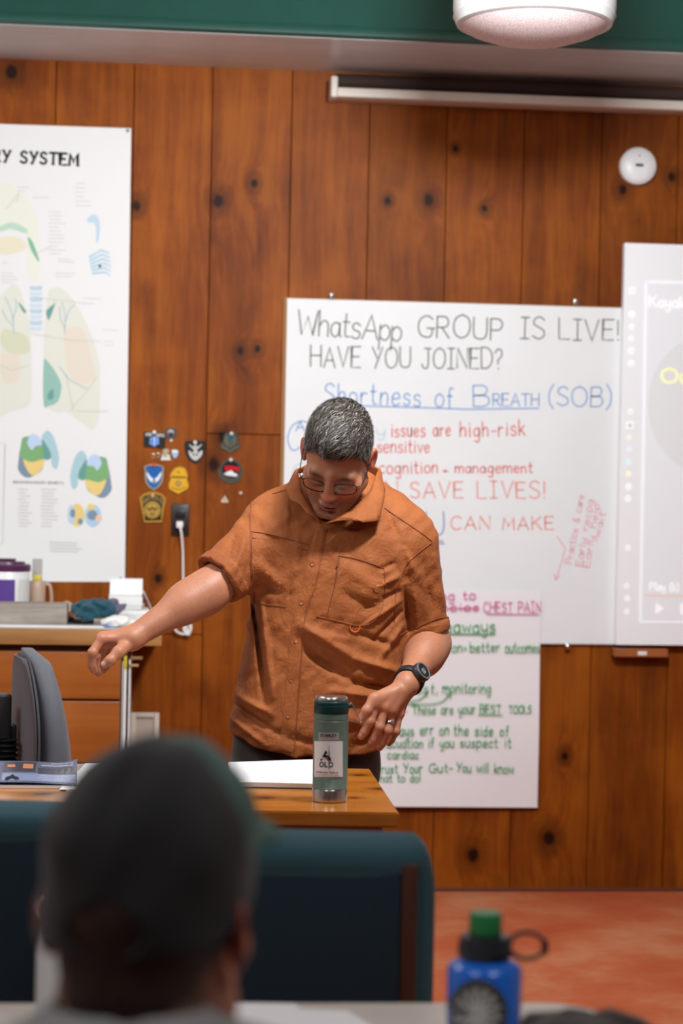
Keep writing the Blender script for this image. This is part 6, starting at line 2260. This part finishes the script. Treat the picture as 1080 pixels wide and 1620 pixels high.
lp_ = [on_shirt(561 + 8 * math.sin(a), 991 + 8.5 * math.cos(a), .003) for a in [math.radians(-100 + 20 * k) for k in range(11)]]
o_ = MB().tube(lp_, .0016, 8).build('cord_loop', mat('loop_orange', srgb(224, 96, 30), .5))
o_.parent = shirt


def collar(name, inner_, outer_, nv=5):
    I_ = catmull([tuple(M(*p)) for p in inner_], 6)
    q_ = [tuple(M(*p)) for p in outer_]
    O_ = [tuple(q_[i // 6][c] + (q_[min(i // 6 + 1, len(q_) - 1)][c] - q_[i // 6][c]) * (i % 6) / 6 for c in range(3)) for i in range(len(I_))]
    vs = []
    n = len(I_)
    for i in range(n):
        a, b = Vector(I_[i]), Vector(O_[i])
        for j in range(nv + 1):
            u = j / nv
            p = a.lerp(b, u)
            p.y -= .005 * math.sin(math.pi * u)
            p.z += .003 * math.sin(math.pi * u)
            vs.append(p)
    o = mesh_from(name, vs, [(i * (nv + 1) + j, i * (nv + 1) + j + 1, (i + 1) * (nv + 1) + j + 1, (i + 1) * (nv + 1) + j) for i in range(n - 1) for j in range(nv)], SHIRT, None, True)
    m_ = o.modifiers.new('thick', 'SOLIDIFY')
    m_.thickness = .0035
    m_.offset = 0
    o.parent = shirt
    return o


collar('collar_leaf', [(600, 741, .03), (594, 752, -.03), (586, 774, -.085), (566, 798, -.135), (540, 816, -.165), (513, 829, -.172)],
       [(604, 758, .03), (608, 774, -.045), (608, 786, -.095), (600, 824, -.142), (574, 826.5, -.174), (560, 821, -.178)])
collar('collar_leaf', [(470, 742, .03), (473, 757, -.03), (477, 776, -.08), (486, 795, -.125), (497, 813, -.155), (508, 828, -.170)],
       [(464, 750, .03), (457, 764, -.035), (452.5, 777, -.09), (460, 792, -.135), (474, 797, -.150), (484, 812, -.168)])
ck = [(470, 742, .03), (500, 730, .075), (535, 726, .085), (570, 730, .075), (600, 741, .03)]
collar('collar_back', ck, [(464, 750, .03), (496, 744, .10), (535, 741, .112), (574, 744, .10), (604, 758, .03)])

# --- trousers, shoes
hipl, hipr = M(424, 1150, .01), M(545, 1150, .01)
pf = Field((hipl.x - .16, YM - .22, .02), (hipr.x + .16, YM + .2, hipl.z + .17), .006)
ctr = (np.array(hipl) + np.array(hipr)) / 2
pf.ell(ctr + np.array((0, .01, .06)), (.145, .10, .12), None, .02)
feet = []
for h_, sx in ((hipl, -1), (hipr, 1)):
    kn_ = np.array((h_.x + sx * .012, YM - .01, .50))
    an = np.array((h_.x + sx * .03, YM + .03, .055))
    pf.chain([np.array(h_) + np.array((0, .005, .02)), np.array(h_) + np.array((0, .0, -.10)), kn_, kn_ * .4 + an * .6, an], [.088, .084, .064, .062, .055], .03)
    feet.append(an)
pf.plane((0, 0, .035), (0, 0, -1))
X, Y, Z = np.meshgrid(*pf.ax, indexing='ij', sparse=True)
pf.d += (.002 * np.sin(Z * 38 + 3 * np.sin(X * 24)) * np.clip((.5 - Z) / .3, .2, 1)).astype(np.float32)
P, Q = pf.mesh()
P = relax(P, Q, 2)
trs = np_mesh('trousers', P, Q, cloth('trouser_cloth', srgb(74, 70, 66), 500))
world_child(trs, man)
for an in feet:
    q = Field((an[0] - .07, an[1] - .25, 0), (an[0] + .07, an[1] + .13, .13), .005)
    q.ell((an[0], an[1] - .02, .05), (.042, .07, .055), None, .03)
    q.ell((an[0], an[1] - .12, .035), (.046, .10, .035), None, .03)
    q.cap((an[0], an[1] + .02, .02), (an[0], an[1] - .17, .02), .042, .044, .01)
    q.plane((0, 0, .002), (0, 0, -1))
    V, QQ = q.mesh()
    world_child(np_mesh('shoe', relax(V, QQ, 2), QQ, mat('shoe_leather', srgb(62, 50, 42), .5)), man)

# --- watch and ring
wd = Vector(El2 - Wr2).normalized()
wc = Vector(Wr2) + wd * .022
toc = Vector((.62, -.78, .5))
nn = (toc - wd * toc.dot(wd)).normalized()
sd_ = wd.cross(nn)
WM = Matrix((sd_, nn, wd)).transposed().to_4x4()
WM.translation = wc
rub = mat('strap_rubber', srgb(30, 30, 32), .5)
st_ = MB().lathe([(.0335, -.0105), (.0365, -.0105), (.0372, -.009), (.0372, .009), (.0365, .0105), (.0335, .0105), (.0335, -.0105)], 48, WM).build('watch', rub)
world_child(st_, man)
CM = WM @ Matrix.Translation((0, .0365, 0)) @ Matrix.Rotation(math.radians(-90), 4, 'X')
c1 = MB().lathe([(.0225, -.006), (.024, -.003), (.024, .006), (.0225, .009), (0, .0092)], 36, CM).build('case', mat('watch_case', srgb(44, 44, 46), .4))
c1.parent = st_
c2 = MB().lathe([(.0185, .0091), (.0228, .0091), (.0235, .0105), (.0225, .0122), (.0195, .0124), (.0182, .0115), (.0185, .0091)], 36, CM).build('bezel', mat('watch_bezel', srgb(118, 118, 120), .35, .5))
c2.parent = st_
c3 = MB().lathe([(.0181, .0093), (.0181, .0108), (0, .0109)], 32, CM).build('watch_face', mat('watch_face', srgb(24, 26, 28), .25))
c3.parent = st_
mb = MB()
for a, b, c, d_ in ((-.007, -.003, .0, .0035), (.001, -.004, .007, .004), (-.007, .006, .006, .0085), (-.006, -.0085, .004, -.0065)):
    mb.add([CM @ Vector((x, y, .0113)) for x, y in ((a, b), (c, b), (c, d_), (a, d_))], [(0, 1, 2, 3)])
c4 = mb.build('watch_display', ink(srgb(128, 136, 132)), None, autosmooth=False)
c4.parent = st_
a, b = Vector(lm[2]), M(613, 1156, -.247)
rd = (b - a).normalized()
rc_ = a.lerp(b, .60)
RMx = Matrix.Translation(rc_) @ rd.to_track_quat('Z', 'Y').to_matrix().to_4x4()
rg = MB().lathe([(.0105, -.003), (.0122, -.003), (.0126, 0), (.0122, .003), (.0105, .003), (.0105, -.003)], 32, RMx).build('ring', MATS['steel'])
world_child(rg, man)
# ------------------------------------------------------------------ green upholstered chairs
GC = 'green upholstered chairs'
teal_lit = cloth('chair_teal_lit', srgb(54, 92, 102), 600, var=.2)  # light on the rolled top is painted in as a paler teal
teal_dk = cloth('chair_back_cloth', srgb(27, 46, 58), 600, var=.2)
ch_wood = wood('chair_wood', srgb(58, 30, 22), srgb(78, 42, 30), srgb(96, 56, 40), axis=2, flat=1, rough=.4)


def rbox(lo, hi, b, seg=5):
    bm = bmesh.new()
    bmesh.ops.create_cube(bm, size=1)
    for v_ in bm.verts:
        v_.co = Vector([(lo[i] + hi[i]) / 2 + v_.co[i] * (hi[i] - lo[i]) for i in range(3)])
    bmesh.ops.bevel(bm, geom=list(bm.edges), offset=b, segments=seg, affect='EDGES', profile=.5)
    return bm


def chair(label, loc, rz):
    r = thing('upholstered_chair', label, 'chair', loc, rz, GC)
    # back cushion with a fat rolled top, narrowing a little towards the top corners
    rings = []
    for k in range(30):
        u = k / 29
        z = .39 + .483 * u
        w_ = .245 - .022 * max(0, (u - .80) / .2) ** 2
        d0 = .0 - .020 * math.exp(-((u - .95) / .07) ** 2)
        d1 = .085
        if u > .93:
            q = (u - .93) / .07
            s_ = math.sqrt(max(0, 1 - q * q))
            m_ = .04
            d0, d1 = m_ + (d0 - m_) * max(s_, .06), m_ + (d1 - m_) * max(s_, .06)
            w_ -= .012 * (1 - s_)
        ring = []
        for a in range(44):
            t_ = 2 * math.pi * a / 44
            c, s2 = math.cos(t_), math.sin(t_)
            ring.append((w_ * abs(c) ** .35 * (1 if c > 0 else -1), (d0 + d1) / 2 + (d1 - d0) / 2 * abs(s2) ** .5 * (1 if s2 > 0 else -1), z))
        rings.append(ring)
    loft(rings).build('backrest', teal_lit, r, autosmooth=False)
    mb = MB()
    mb._bm(rbox((-.192, -.006, .40), (.192, .004, .822), .003, 2), True)
    mb.build('back_panel', teal_dk, r)
    for sx in (-1, 1):
        MB().box((sx * .205 - .012, -.012, 0.0), (sx * .205 + .012, .012, .834), .004).build('rear_leg', ch_wood, r)
        MB().box((sx * .205 - .013, .40, 0.0), (sx * .205 + .013, .43, .43), .004).build('front_leg', ch_wood, r)
        MB().box((sx * .205 - .010, .0125, .37), (sx * .205 + .010, .3995, .41), .004).build('side_rail', ch_wood, r)
    mb = MB()
    mb._bm(rbox((-.235, .03, .431), (.235, .47, .51), .03, 4), True)
    mb.build('seat', teal_lit, r)
    return r


# the pair between the desk and the white table
pA = at_z(415, 1400, 0)
dR = 2.86
cR_ = CAM + ray(434, 1330) * (dR / ray(434, 1330).dot(fwd))
chA = chair('dark green upholstered chair with a brown wooden upright in front of the pine desk', (cR_.x, cR_.y, 0), math.radians(-6.5))
dL = 3.08
cL_ = CAM + ray(-112, 1300) * (dL / ray(-112, 1300).dot(fwd))
chB = dup(chA, 'dark green upholstered chair at the picture edge below the blue magazine', (cL_.x, cL_.y, 0), math.radians(-5))

# ------------------------------------------------------------------ white table
zt2 = .70
a, b = at_z(-420, 1588, zt2), at_z(948, 1586.5, zt2)
ux = (b - a).normalized()
uy = Vector((-ux.y, ux.x, 0))
tb2 = thing('white_table', 'long pale laminate table with rounded corners carrying the blue bottle', 'table', ((a + b) / 2 - uy * .4 - Vector((0, 0, zt2))))
tc2 = Vector(tb2.location)
L2, W2, Rc = (b - a).length, .72, .085
out = []
for cx, cy, a0 in ((L2 / 2 - Rc, .4 - Rc, 0), (-L2 / 2 + Rc, .4 - Rc, 90), (-L2 / 2 + Rc, .4 - W2 + Rc, 180), (L2 / 2 - Rc, .4 - W2 + Rc, 270)):
    for k in range(9):
        t_ = math.radians(a0 + 90 * k / 8)
        out.append(ux * (cx + Rc * math.cos(t_)) + uy * (cy + Rc * math.sin(t_)))
lam = mat('table_laminate', srgb(206, 198, 188), .35, var=.03, vscale=30)
MB().slab([p + Vector((0, 0, zt2 - .028)) for p in out], (0, 0, 1), .028).build('top', lam, tb2)
for sx in (-1, 1):
    for sy in (.3, -.22):
        p = ux * (sx * (L2 / 2 - .18)) + uy * sy
        MB().tube([p + Vector((0, 0, .0)), p + Vector((0, 0, zt2 - .029))], .02, 14).build('leg', MATS['steel'], tb2)

# papers on it
def tsheet(name, label, quad, z, m, group=None):
    q = [at_z(u, v_, zt2 + z) for u, v_ in quad]
    c = sum(q, Vector()) / 4
    r = thing(name, label, 'paper', (c.x, c.y, zt2), group=group)
    MB().slab([Vector((p.x - c.x, p.y - c.y, z)) for p in q], (0, 0, 1), .0012).build('sheet', m, r)
    return r


wp = mat('bright_paper', (.86, .86, .86), .5)
tsheet('paper_sheet', 'white sheet lying flat on the pale table beside the seated person', [(352, 1655), (520, 1660), (466, 1588.5), (357, 1587)], .0006, wp)
tsheet('printed_sheet', 'white sheet with a slanted edge overlapping the flat sheet beside the seated person', [(430, 1700), (700, 1690), (548, 1600), (404, 1596)], .0026, wp)

# --- blue bottle
Db = 2.30
d_ = ray(765, 1600)
pb = CAM + d_ * (Db / d_.dot(fwd))
bb = thing('blue_bottle', 'translucent blue water bottle with a green lid standing on the pale table', 'water bottle', (pb.x, pb.y, zt2))
zz_ = lambda py: at_y(765, py, pb.y).z - zt2
rb_ = 59 / F * Db
blue_p = NT('blue_plastic')
blue_p.set(Roughness=.12)
blue_p.b.inputs['Base Color'].default_value = (*srgb(26, 112, 224), 1)
blue_p.b.inputs['Transmission Weight'].default_value = .12
blue_p.b.inputs['Coat Weight'].default_value = .4
z1, z2 = zz_(1533), zz_(1514)
body_ = MB().lathe([(rb_ - .006, .0006), (rb_ - .001, .006), (rb_, .012), (rb_, z1), (rb_ - .003, z1 + .006), (rb_ - .012, z2 - .003), (rb_ - .018, z2), (0, z2 + .001)], 64).build('body', blue_p.m, bb)
blk = mat('bottle_black', srgb(30, 34, 40), .35)
zc1, zc2 = z2 + .0012, zz_(1477)
rk = 43 / F * Db
prof_ = [(0, zc1), (rk * .96, zc1), (rk, zc1 + .003), (rk, zc1 + .013), (rk * .96, zc1 + .015), (rk * .96, zc2 - .008), (rk * .88, zc2 - .002), (0, zc2)]
MB().lathe(prof_, 48).build('cap', blk, bb)
rg_ = 26 / F * Db
zg = zz_(1443)
gr_p = mat('bottle_green', srgb(34, 122, 66), .35)
MB().lathe([(0, zc2 + .0002), (rg_, zc2 + .0002), (rg_ * 1.02, zc2 + .002), (rg_, zg - .005), (rg_ * .92, zg), (0, zg + .0004)], 40).build('lid', gr_p, bb)
rv = (rgt.x, rgt.y, 0)
RV = Vector(rv).normalized()
ctr_ = RV * (rk + .018) + Vector((0, 0, (zc1 + zc2) / 2))
ringp = [ctr_ + RV * (.0215 * math.cos(t_)) + Vector((0, 0, .016 * math.sin(t_))) for t_ in [2 * math.pi * k / 32 for k in range(32)]]
MB().tube(ringp, .0028, 10, closed=True).build('tether_loop', blk, bb)
MB().tube([ctr_ + RV * .0215 + Vector((0, 0, dz)) for dz in (-.010, 0, .008)], [.0035, .0048, .0035], 10).build('loop_tab', blk, bb)


def onb(px, py, off):
    d = ray(px, py)
    o = CAM - Vector(bb.location)
    r_ = rb_ + off
    a_ = d.x ** 2 + d.y ** 2
    b2 = 2 * (o.x * d.x + o.y * d.y)
    c2_ = o.x ** 2 + o.y ** 2 - r_ * r_
    return o + d * ((-b2 - math.sqrt(max(b2 * b2 - 4 * a_ * c2_, 0))) / (2 * a_))


def disc_on(cx, cy, rx, ry, off, m, name, par, n=32, rings=5):
    mb = MB()
    vs = [onb(cx, cy, off)]
    for j in range(1, rings + 1):
        for k in range(n):
            t_ = 2 * math.pi * k / n
            vs.append(onb(cx + rx * j / rings * math.cos(t_), cy + ry * j / rings * math.sin(t_), off))
    fs = [(0, 1 + k, 1 + (k + 1) % n) for k in range(n)]
    for j in range(rings - 1):
        for k in range(n):
            k2 = (k + 1) % n
            fs.append((1 + j * n + k, 1 + (j + 1) * n + k, 1 + (j + 1) * n + k2, 1 + j * n + k2))
    mb.add(vs, fs, True)
    return mb.build(name, m, par, autosmooth=False)


stx = disc_on(755, 1602, 48, 53, .0006, mat('sticker_black', srgb(42, 42, 42), .45), 'sticker', bb)
disc_on(755, 1602, 38, 42, .0010, mat('sticker_grey', srgb(92, 92, 90), .45), 'emblem_disc', stx)
mb = MB()
r_ = random.Random(4)
for k in range(13):
    t_ = math.radians(-160 + 26 * k)
    p_ = [(755 + q * 37 * math.cos(t_ + .25 * q), 1604 + q * 40 * math.sin(t_ + .25 * q)) for q in (.12, .4, .7, .96)]
    ribbons(mb, [[onb(u, v_, .0014) for u, v_ in p_]], .0042, lambda p: Vector((p.x, p.y, 0)).normalized())
mb.build('emblem_rays', ink(srgb(186, 186, 182)), stx, autosmooth=False)
mb = MB()
for k in range(30):
    t_ = math.radians(-170 + 12 * k)
    ribbons(mb, [[onb(755 + q * math.cos(t_) * 43, 1602 + q * math.sin(t_) * 47.5, .0012) for q in (.96, 1.04)]], .0018, lambda p: Vector((p.x, p.y, 0)).normalized())
mb.build('rim_lettering', ink(srgb(140, 140, 138)), stx, autosmooth=False)

# --- white tumbler at left
d_ = ray(96, 1560)
pw = CAM + d_ * (2.42 / d_.dot(fwd))
wt_ = thing('white_tumbler', 'white tumbler with a wire carry loop on the pale table left of the seated person', 'tumbler', (pw.x, pw.y, zt2))
zz2 = lambda py: at_y(96, py, pw.y).z - zt2
rw = 39 / F * 2.42
MB().lathe([(rw - .004, .0006), (rw - .001, .004), (rw, .01), (rw, zz2(1468)), (rw - .004, zz2(1460)), (0, zz2(1460) + .0005)], 48).build('body', mat('tumbler_white', (.62, .62, .62), .3), wt_)
MB().lathe([(0, zz2(1459)), (rw * .8, zz2(1459)), (rw * .8, zz2(1449)), (rw * .7, zz2(1445)), (0, zz2(1444))], 40).build('lid', MATS['dark_grey'], wt_)
lp_ = catmull([at_y(u, v_, pw.y) - Vector(wt_.location) for u, v_ in ((66, 1462), (57, 1444), (57, 1428), (65, 1421), (72, 1430), (76, 1447))], 5)
MB().tube(lp_, .003, 10).build('carry_loop', MATS['chrome'], wt_)

# --- dark jacket on the table end
def J(px, py, dep):
    d = ray(px, py)
    return tuple(CAM + d * (dep / d.dot(fwd)))


jp = [(*J(868, 1626, 2.22), .028), (*J(900, 1627, 2.2), .032), (*J(930, 1630, 2.18), .034), (*J(965, 1632, 2.16), .034), (*J(988, 1634, 2.16), .028), (*J(920, 1650, 2.1), .04), (*J(885, 1650, 2.1), .034)]
f = heap('', '', '', jp, None, 8, h=.005, amp=.005)
heap_done(f, zt2, 'dark_jacket', 'dark grey brown jacket lying bunched on the table end beside the blue bottle', 'jacket', cloth('jacket_cloth', srgb(62, 56, 52), 500))
# ------------------------------------------------------------------ the seated listener with a cap, seen from behind
SD = 1.60
d_ = ray(238, 1452)
hp2 = CAM + d_ * (SD / d_.dot(fwd))
R2 = Matrix.Rotation(math.radians(160), 3, 'Z') @ Matrix.Rotation(math.radians(4), 3, 'X')
R2n = np.array(R2)
H2 = np.array(hp2)
h2 = lambda x, y, z: H2 + R2n @ np.array((x, y, z))
sit = thing('person', 'seated person in a dark cap with teal front, seen from behind at the pale table', 'person', (hp2.x, hp2.y, 0))
nk = np.array((h2(0, .03, -.05)[0] - .004, h2(0, .05, 0)[1], .917))
px_, py_ = nk[0], nk[1]
sh_z, pel = .875, np.array((px_, py_ - .01, .61))
f = Field((px_ - .42, py_ - .20, .44), (px_ + .42, py_ + .62, hp2.z + .16), .004)
head_shape(f, h2, R2n)
f.cap(h2(0, .03, -.05), nk, .054, .060, .03)
f.chain([nk + np.array((0, 0, -.04)), (px_, py_, .78), pel], [.075, .10, .10], .05)
f.cap((px_ - .15, py_, sh_z - .01), (px_ + .15, py_, sh_z - .01), .05, .05, .04)
for sx in (-1, 1):
    S_ = np.array((px_ + sx * .175, py_, sh_z - .02))
    E_ = np.array((px_ + sx * .235, py_ + .10, .745))
    K_ = np.array((px_ + sx * .12, py_ + .36, .740))
    f.chain([S_, E_], [.045, .040], .03)
    f.chain([E_, E_ + (K_ - E_) * .4, K_], [.040, .038, .026], .03)
    mc = [K_ + np.array((-sx * (.055 + .0) + sx * .019 * k - sx * .0, .075 - .004 * k * k, -.006)) for k in range(4)]
    fg = []
    for k, m_ in enumerate(mc):
        ln = (.034, .038, .035, .027)[k]
        dv = np.array((-sx * .25 + sx * .12 * k, 1, 0))
        dv = dv / np.linalg.norm(dv)
        fg.append(([m_ + dv * ln + np.array((0, 0, .006)), m_ + dv * ln * 1.7 + np.array((0, 0, -.002)), m_ + dv * ln * 2.2 + np.array((0, 0, -.009))], .0095))
    th = [K_ + np.array((-sx * .02, .015, -.004)), K_ + np.array((-sx * .05, .04, -.01)), K_ + np.array((-sx * .066, .07, -.012)), K_ + np.array((-sx * .07, .095, -.014))]
    hand(f, K_, mc, fg, th)
P, Q = f.mesh()
P = relax(P, Q, 2)
L = (P - H2) @ R2n
col = np.tile(np.array(srgb(186, 128, 100)), (len(P), 1))
for s in (-1, 1):
    tint(.85 * g(d2(L, (s * .086, .018, -.004)), .036), srgb(230, 92, 66))  # light glowing through the ears from behind, painted as red
# short clipped hair on the nape and temples
nape = np.clip((L[:, 1] - .0) / .04, 0, 1) * np.clip((L[:, 2] + .115) / .06, 0, 1) * (L[:, 2] < .1)
tint(.85 * nape, srgb(36, 25, 20))
world_child(np_mesh('body', P, Q, SKIN, None, col), sit)
# hair under the cap
hf = Field((-.1, -.12, -.13), (.1, .14, .1), .004)
hf.ell((0, .014, .02), (.0790, .0985, .092), None, .01)
hf.ell((0, .050, -.055), (.050, .048, .045), None, .03)
X, Y, Z = np.meshgrid(*hf.ax, indexing='ij', sparse=True)
zl = np.interp(hf.ax[1], [-.13, -.05, -.02, 0, .03, .06, .13], [.06, .045, .0, -.015, -.045, -.085, -.095]).reshape(1, -1, 1)
hf.d = np.maximum(hf.d, (zl - Z).astype(np.float32))
for s in (-1, 1):
    hf.ell((s * .088, .014, -.006), (.018, .021, .034), None, .004, '-')
hf.d += (.0012 * np.sin(X * 330 + 3 * np.sin(Z * 120)) * np.sin(Y * 300 + Z * 90)).astype(np.float32)
V, QQ = hf.mesh()
V = relax(V, QQ, 2)
world_child(np_mesh('hair', V @ R2n.T + H2, QQ, mat('dark_brown_hair', srgb(44, 29, 22), .55, var=.3, vscale=120, bump=.4, bscale=300), None), sit)
# cap
cf = Field((-.12, -.13, -.09), (.12, .14, .19), .0028)
X, Y, Z = np.meshgrid(*cf.ax, indexing='ij', sparse=True)
zq = np.maximum(Z - .045, 0) + .42 * np.minimum(Z - .045, 0)
cf.d = ((np.sqrt((X / .0880) ** 2 + ((Y - .008) / .1075) ** 2 + (zq / .106) ** 2) - 1) * .09).astype(np.float32)
cf.ell((0, -.04, .075), (.069, .062, .073), None, .03)
X, Y, Z = np.meshgrid(*cf.ax, indexing='ij', sparse=True)
edge = np.interp(cf.ax[1], [-.13, -.05, .0, .05, .13], [.036, .030, .016, -.010, -.018]).reshape(1, -1, 1)
cf.d = np.maximum(cf.d, (edge - Z).astype(np.float32))
cf.ell((0, .115, .002), (.034, .05, .021), None, .003, '-')
# panel seams and soft dents
ang = np.arctan2(X, Y - .01)
cf.d += (.0014 * np.exp(-(np.sin(ang * 3) / .05) ** 2) * (Z > .02)).astype(np.float32)
cf.d += (.0022 * np.sin(Z * 70 + 3 * np.sin(X * 30)) * np.sin(X * 42 + Y * 25)).astype(np.float32)
V, QQ = cf.mesh()
V = relax(V, QQ, 2)
cap_k = cloth('cap_charcoal', srgb(27, 27, 28), 500, var=.15)
cap_t = cloth('cap_teal', srgb(44, 84, 76), 500, var=.12)
capo = np_mesh('cap', V @ R2n.T + H2, QQ, [cap_k, cap_t], None)
cen = V[QQ].mean(1)
capo.data.polygons.foreach_set('material_index', (((cen[:, 1] < .010) & (cen[:, 2] > .06))).astype(np.int32))
world_child(capo, sit)
vs = []
nu, nv = 18, 8
for j in range(nv + 1):
    for i in range(nu + 1):
        t_ = math.radians(-60 + 120 * i / nu)
        ext = .072 * (j / nv) * math.cos(t_ * .8)
        r_x, r_y = .083, .100
        x = (r_x + .018 * j / nv) * math.sin(t_)
        y = -r_y * math.cos(t_) * .99 - ext + .006
        z = .060 - .020 * (math.sin(t_) ** 2) * (.4 + .6 * j / nv) + .016 * (j / nv)
        vs.append(h2(x, y, z))
br = mesh_from('brim', vs, [(j * (nu + 1) + i, j * (nu + 1) + i + 1, (j + 1) * (nu + 1) + i + 1, (j + 1) * (nu + 1) + i) for j in range(nv) for i in range(nu)], cap_t, None, True)
br.modifiers.new('thick', 'SOLIDIFY').thickness = .004
br.parent = capo
bt = MB().lathe([(0, 0), (.007, 0), (.0065, .003), (0, .005)], 16, Matrix.Translation(Vector(h2(0, -.002, .151))) @ R2.to_4x4()).build('cap_button', cap_t)
bt.parent = capo
# grey tee shirt
tf = Field((px_ - .34, py_ - .20, .50), (px_ + .34, py_ + .24, .99), .004)
tf.cap((px_ - .135, py_, sh_z - .015), (px_ + .135, py_, sh_z - .015), .075, .075, .03)
tf.ell((px_, py_ + .005, .72), (.20, .125, .24), None, .05)
tf.ell((px_, py_ + .01, .58), (.185, .13, .10), None, .05)
tf.cap(nk + np.array((0, 0, -.02)), nk + np.array((0, 0, .012)), .080, .071, .03)
for sx in (-1, 1):
    S_ = np.array((px_ + sx * .17, py_, sh_z - .02))
    E_ = np.array((px_ + sx * .222, py_ + .075, .78))
    tf.cap(S_, E_, .066, .060, .03)
    dn = (E_ - S_) / np.linalg.norm(E_ - S_)
    tf.cap(E_ + dn * .055, E_ + dn * .075, .075, .075, .003, '-')
tf.cap(nk + np.array((0, 0, .0)), nk + np.array((0, .01, .10)), .0595, .064, .003, '-')
tf.plane((0, 0, .53), (0, 0, -1))
V, QQ = tf.mesh()
V = relax(V, QQ, 2)
world_child(np_mesh('shirt', V, QQ, cloth('grey_tee', srgb(150, 150, 148), 600), None), sit)
# trousers and shoes
pf = Field((px_ - .30, py_ - .17, .03), (px_ + .30, py_ + .62, .66), .006)
pf.ell((px_, py_, .598), (.17, .13, .085), None, .02)
ft = []
for sx in (-1, 1):
    hp_ = np.array((px_ + sx * .085, py_ + .03, .600))
    kn_ = np.array((px_ + sx * .105, py_ + .43, .580))
    an = np.array((px_ + sx * .11, py_ + .46, .075))
    pf.chain([hp_, kn_, an], [.076, .060, .046], .03)
    ft.append(an)
pf.plane((0, 0, .05), (0, 0, -1))
V, QQ = pf.mesh()
world_child(np_mesh('trousers', relax(V, QQ, 2), QQ, cloth('dark_jeans', srgb(44, 50, 64), 500), None), sit)
for an in ft:
    q = Field((an[0] - .07, an[1] - .12, 0), (an[0] + .07, an[1] + .22, .14), .006)
    q.ell((an[0], an[1] + .02, .055), (.042, .07, .058), None, .03)
    q.ell((an[0], an[1] + .10, .035), (.046, .10, .036), None, .03)
    q.plane((0, 0, .002), (0, 0, -1))
    V, QQ = q.mesh()
    world_child(np_mesh('shoe', relax(V, QQ, 2), QQ, mat('canvas_shoe', srgb(70, 70, 72), .7), None), sit)
# the chair this person sits on
dup(chA, 'dark green upholstered chair under the seated person in the cap', (px_, py_ - .262, 0), 0.0)
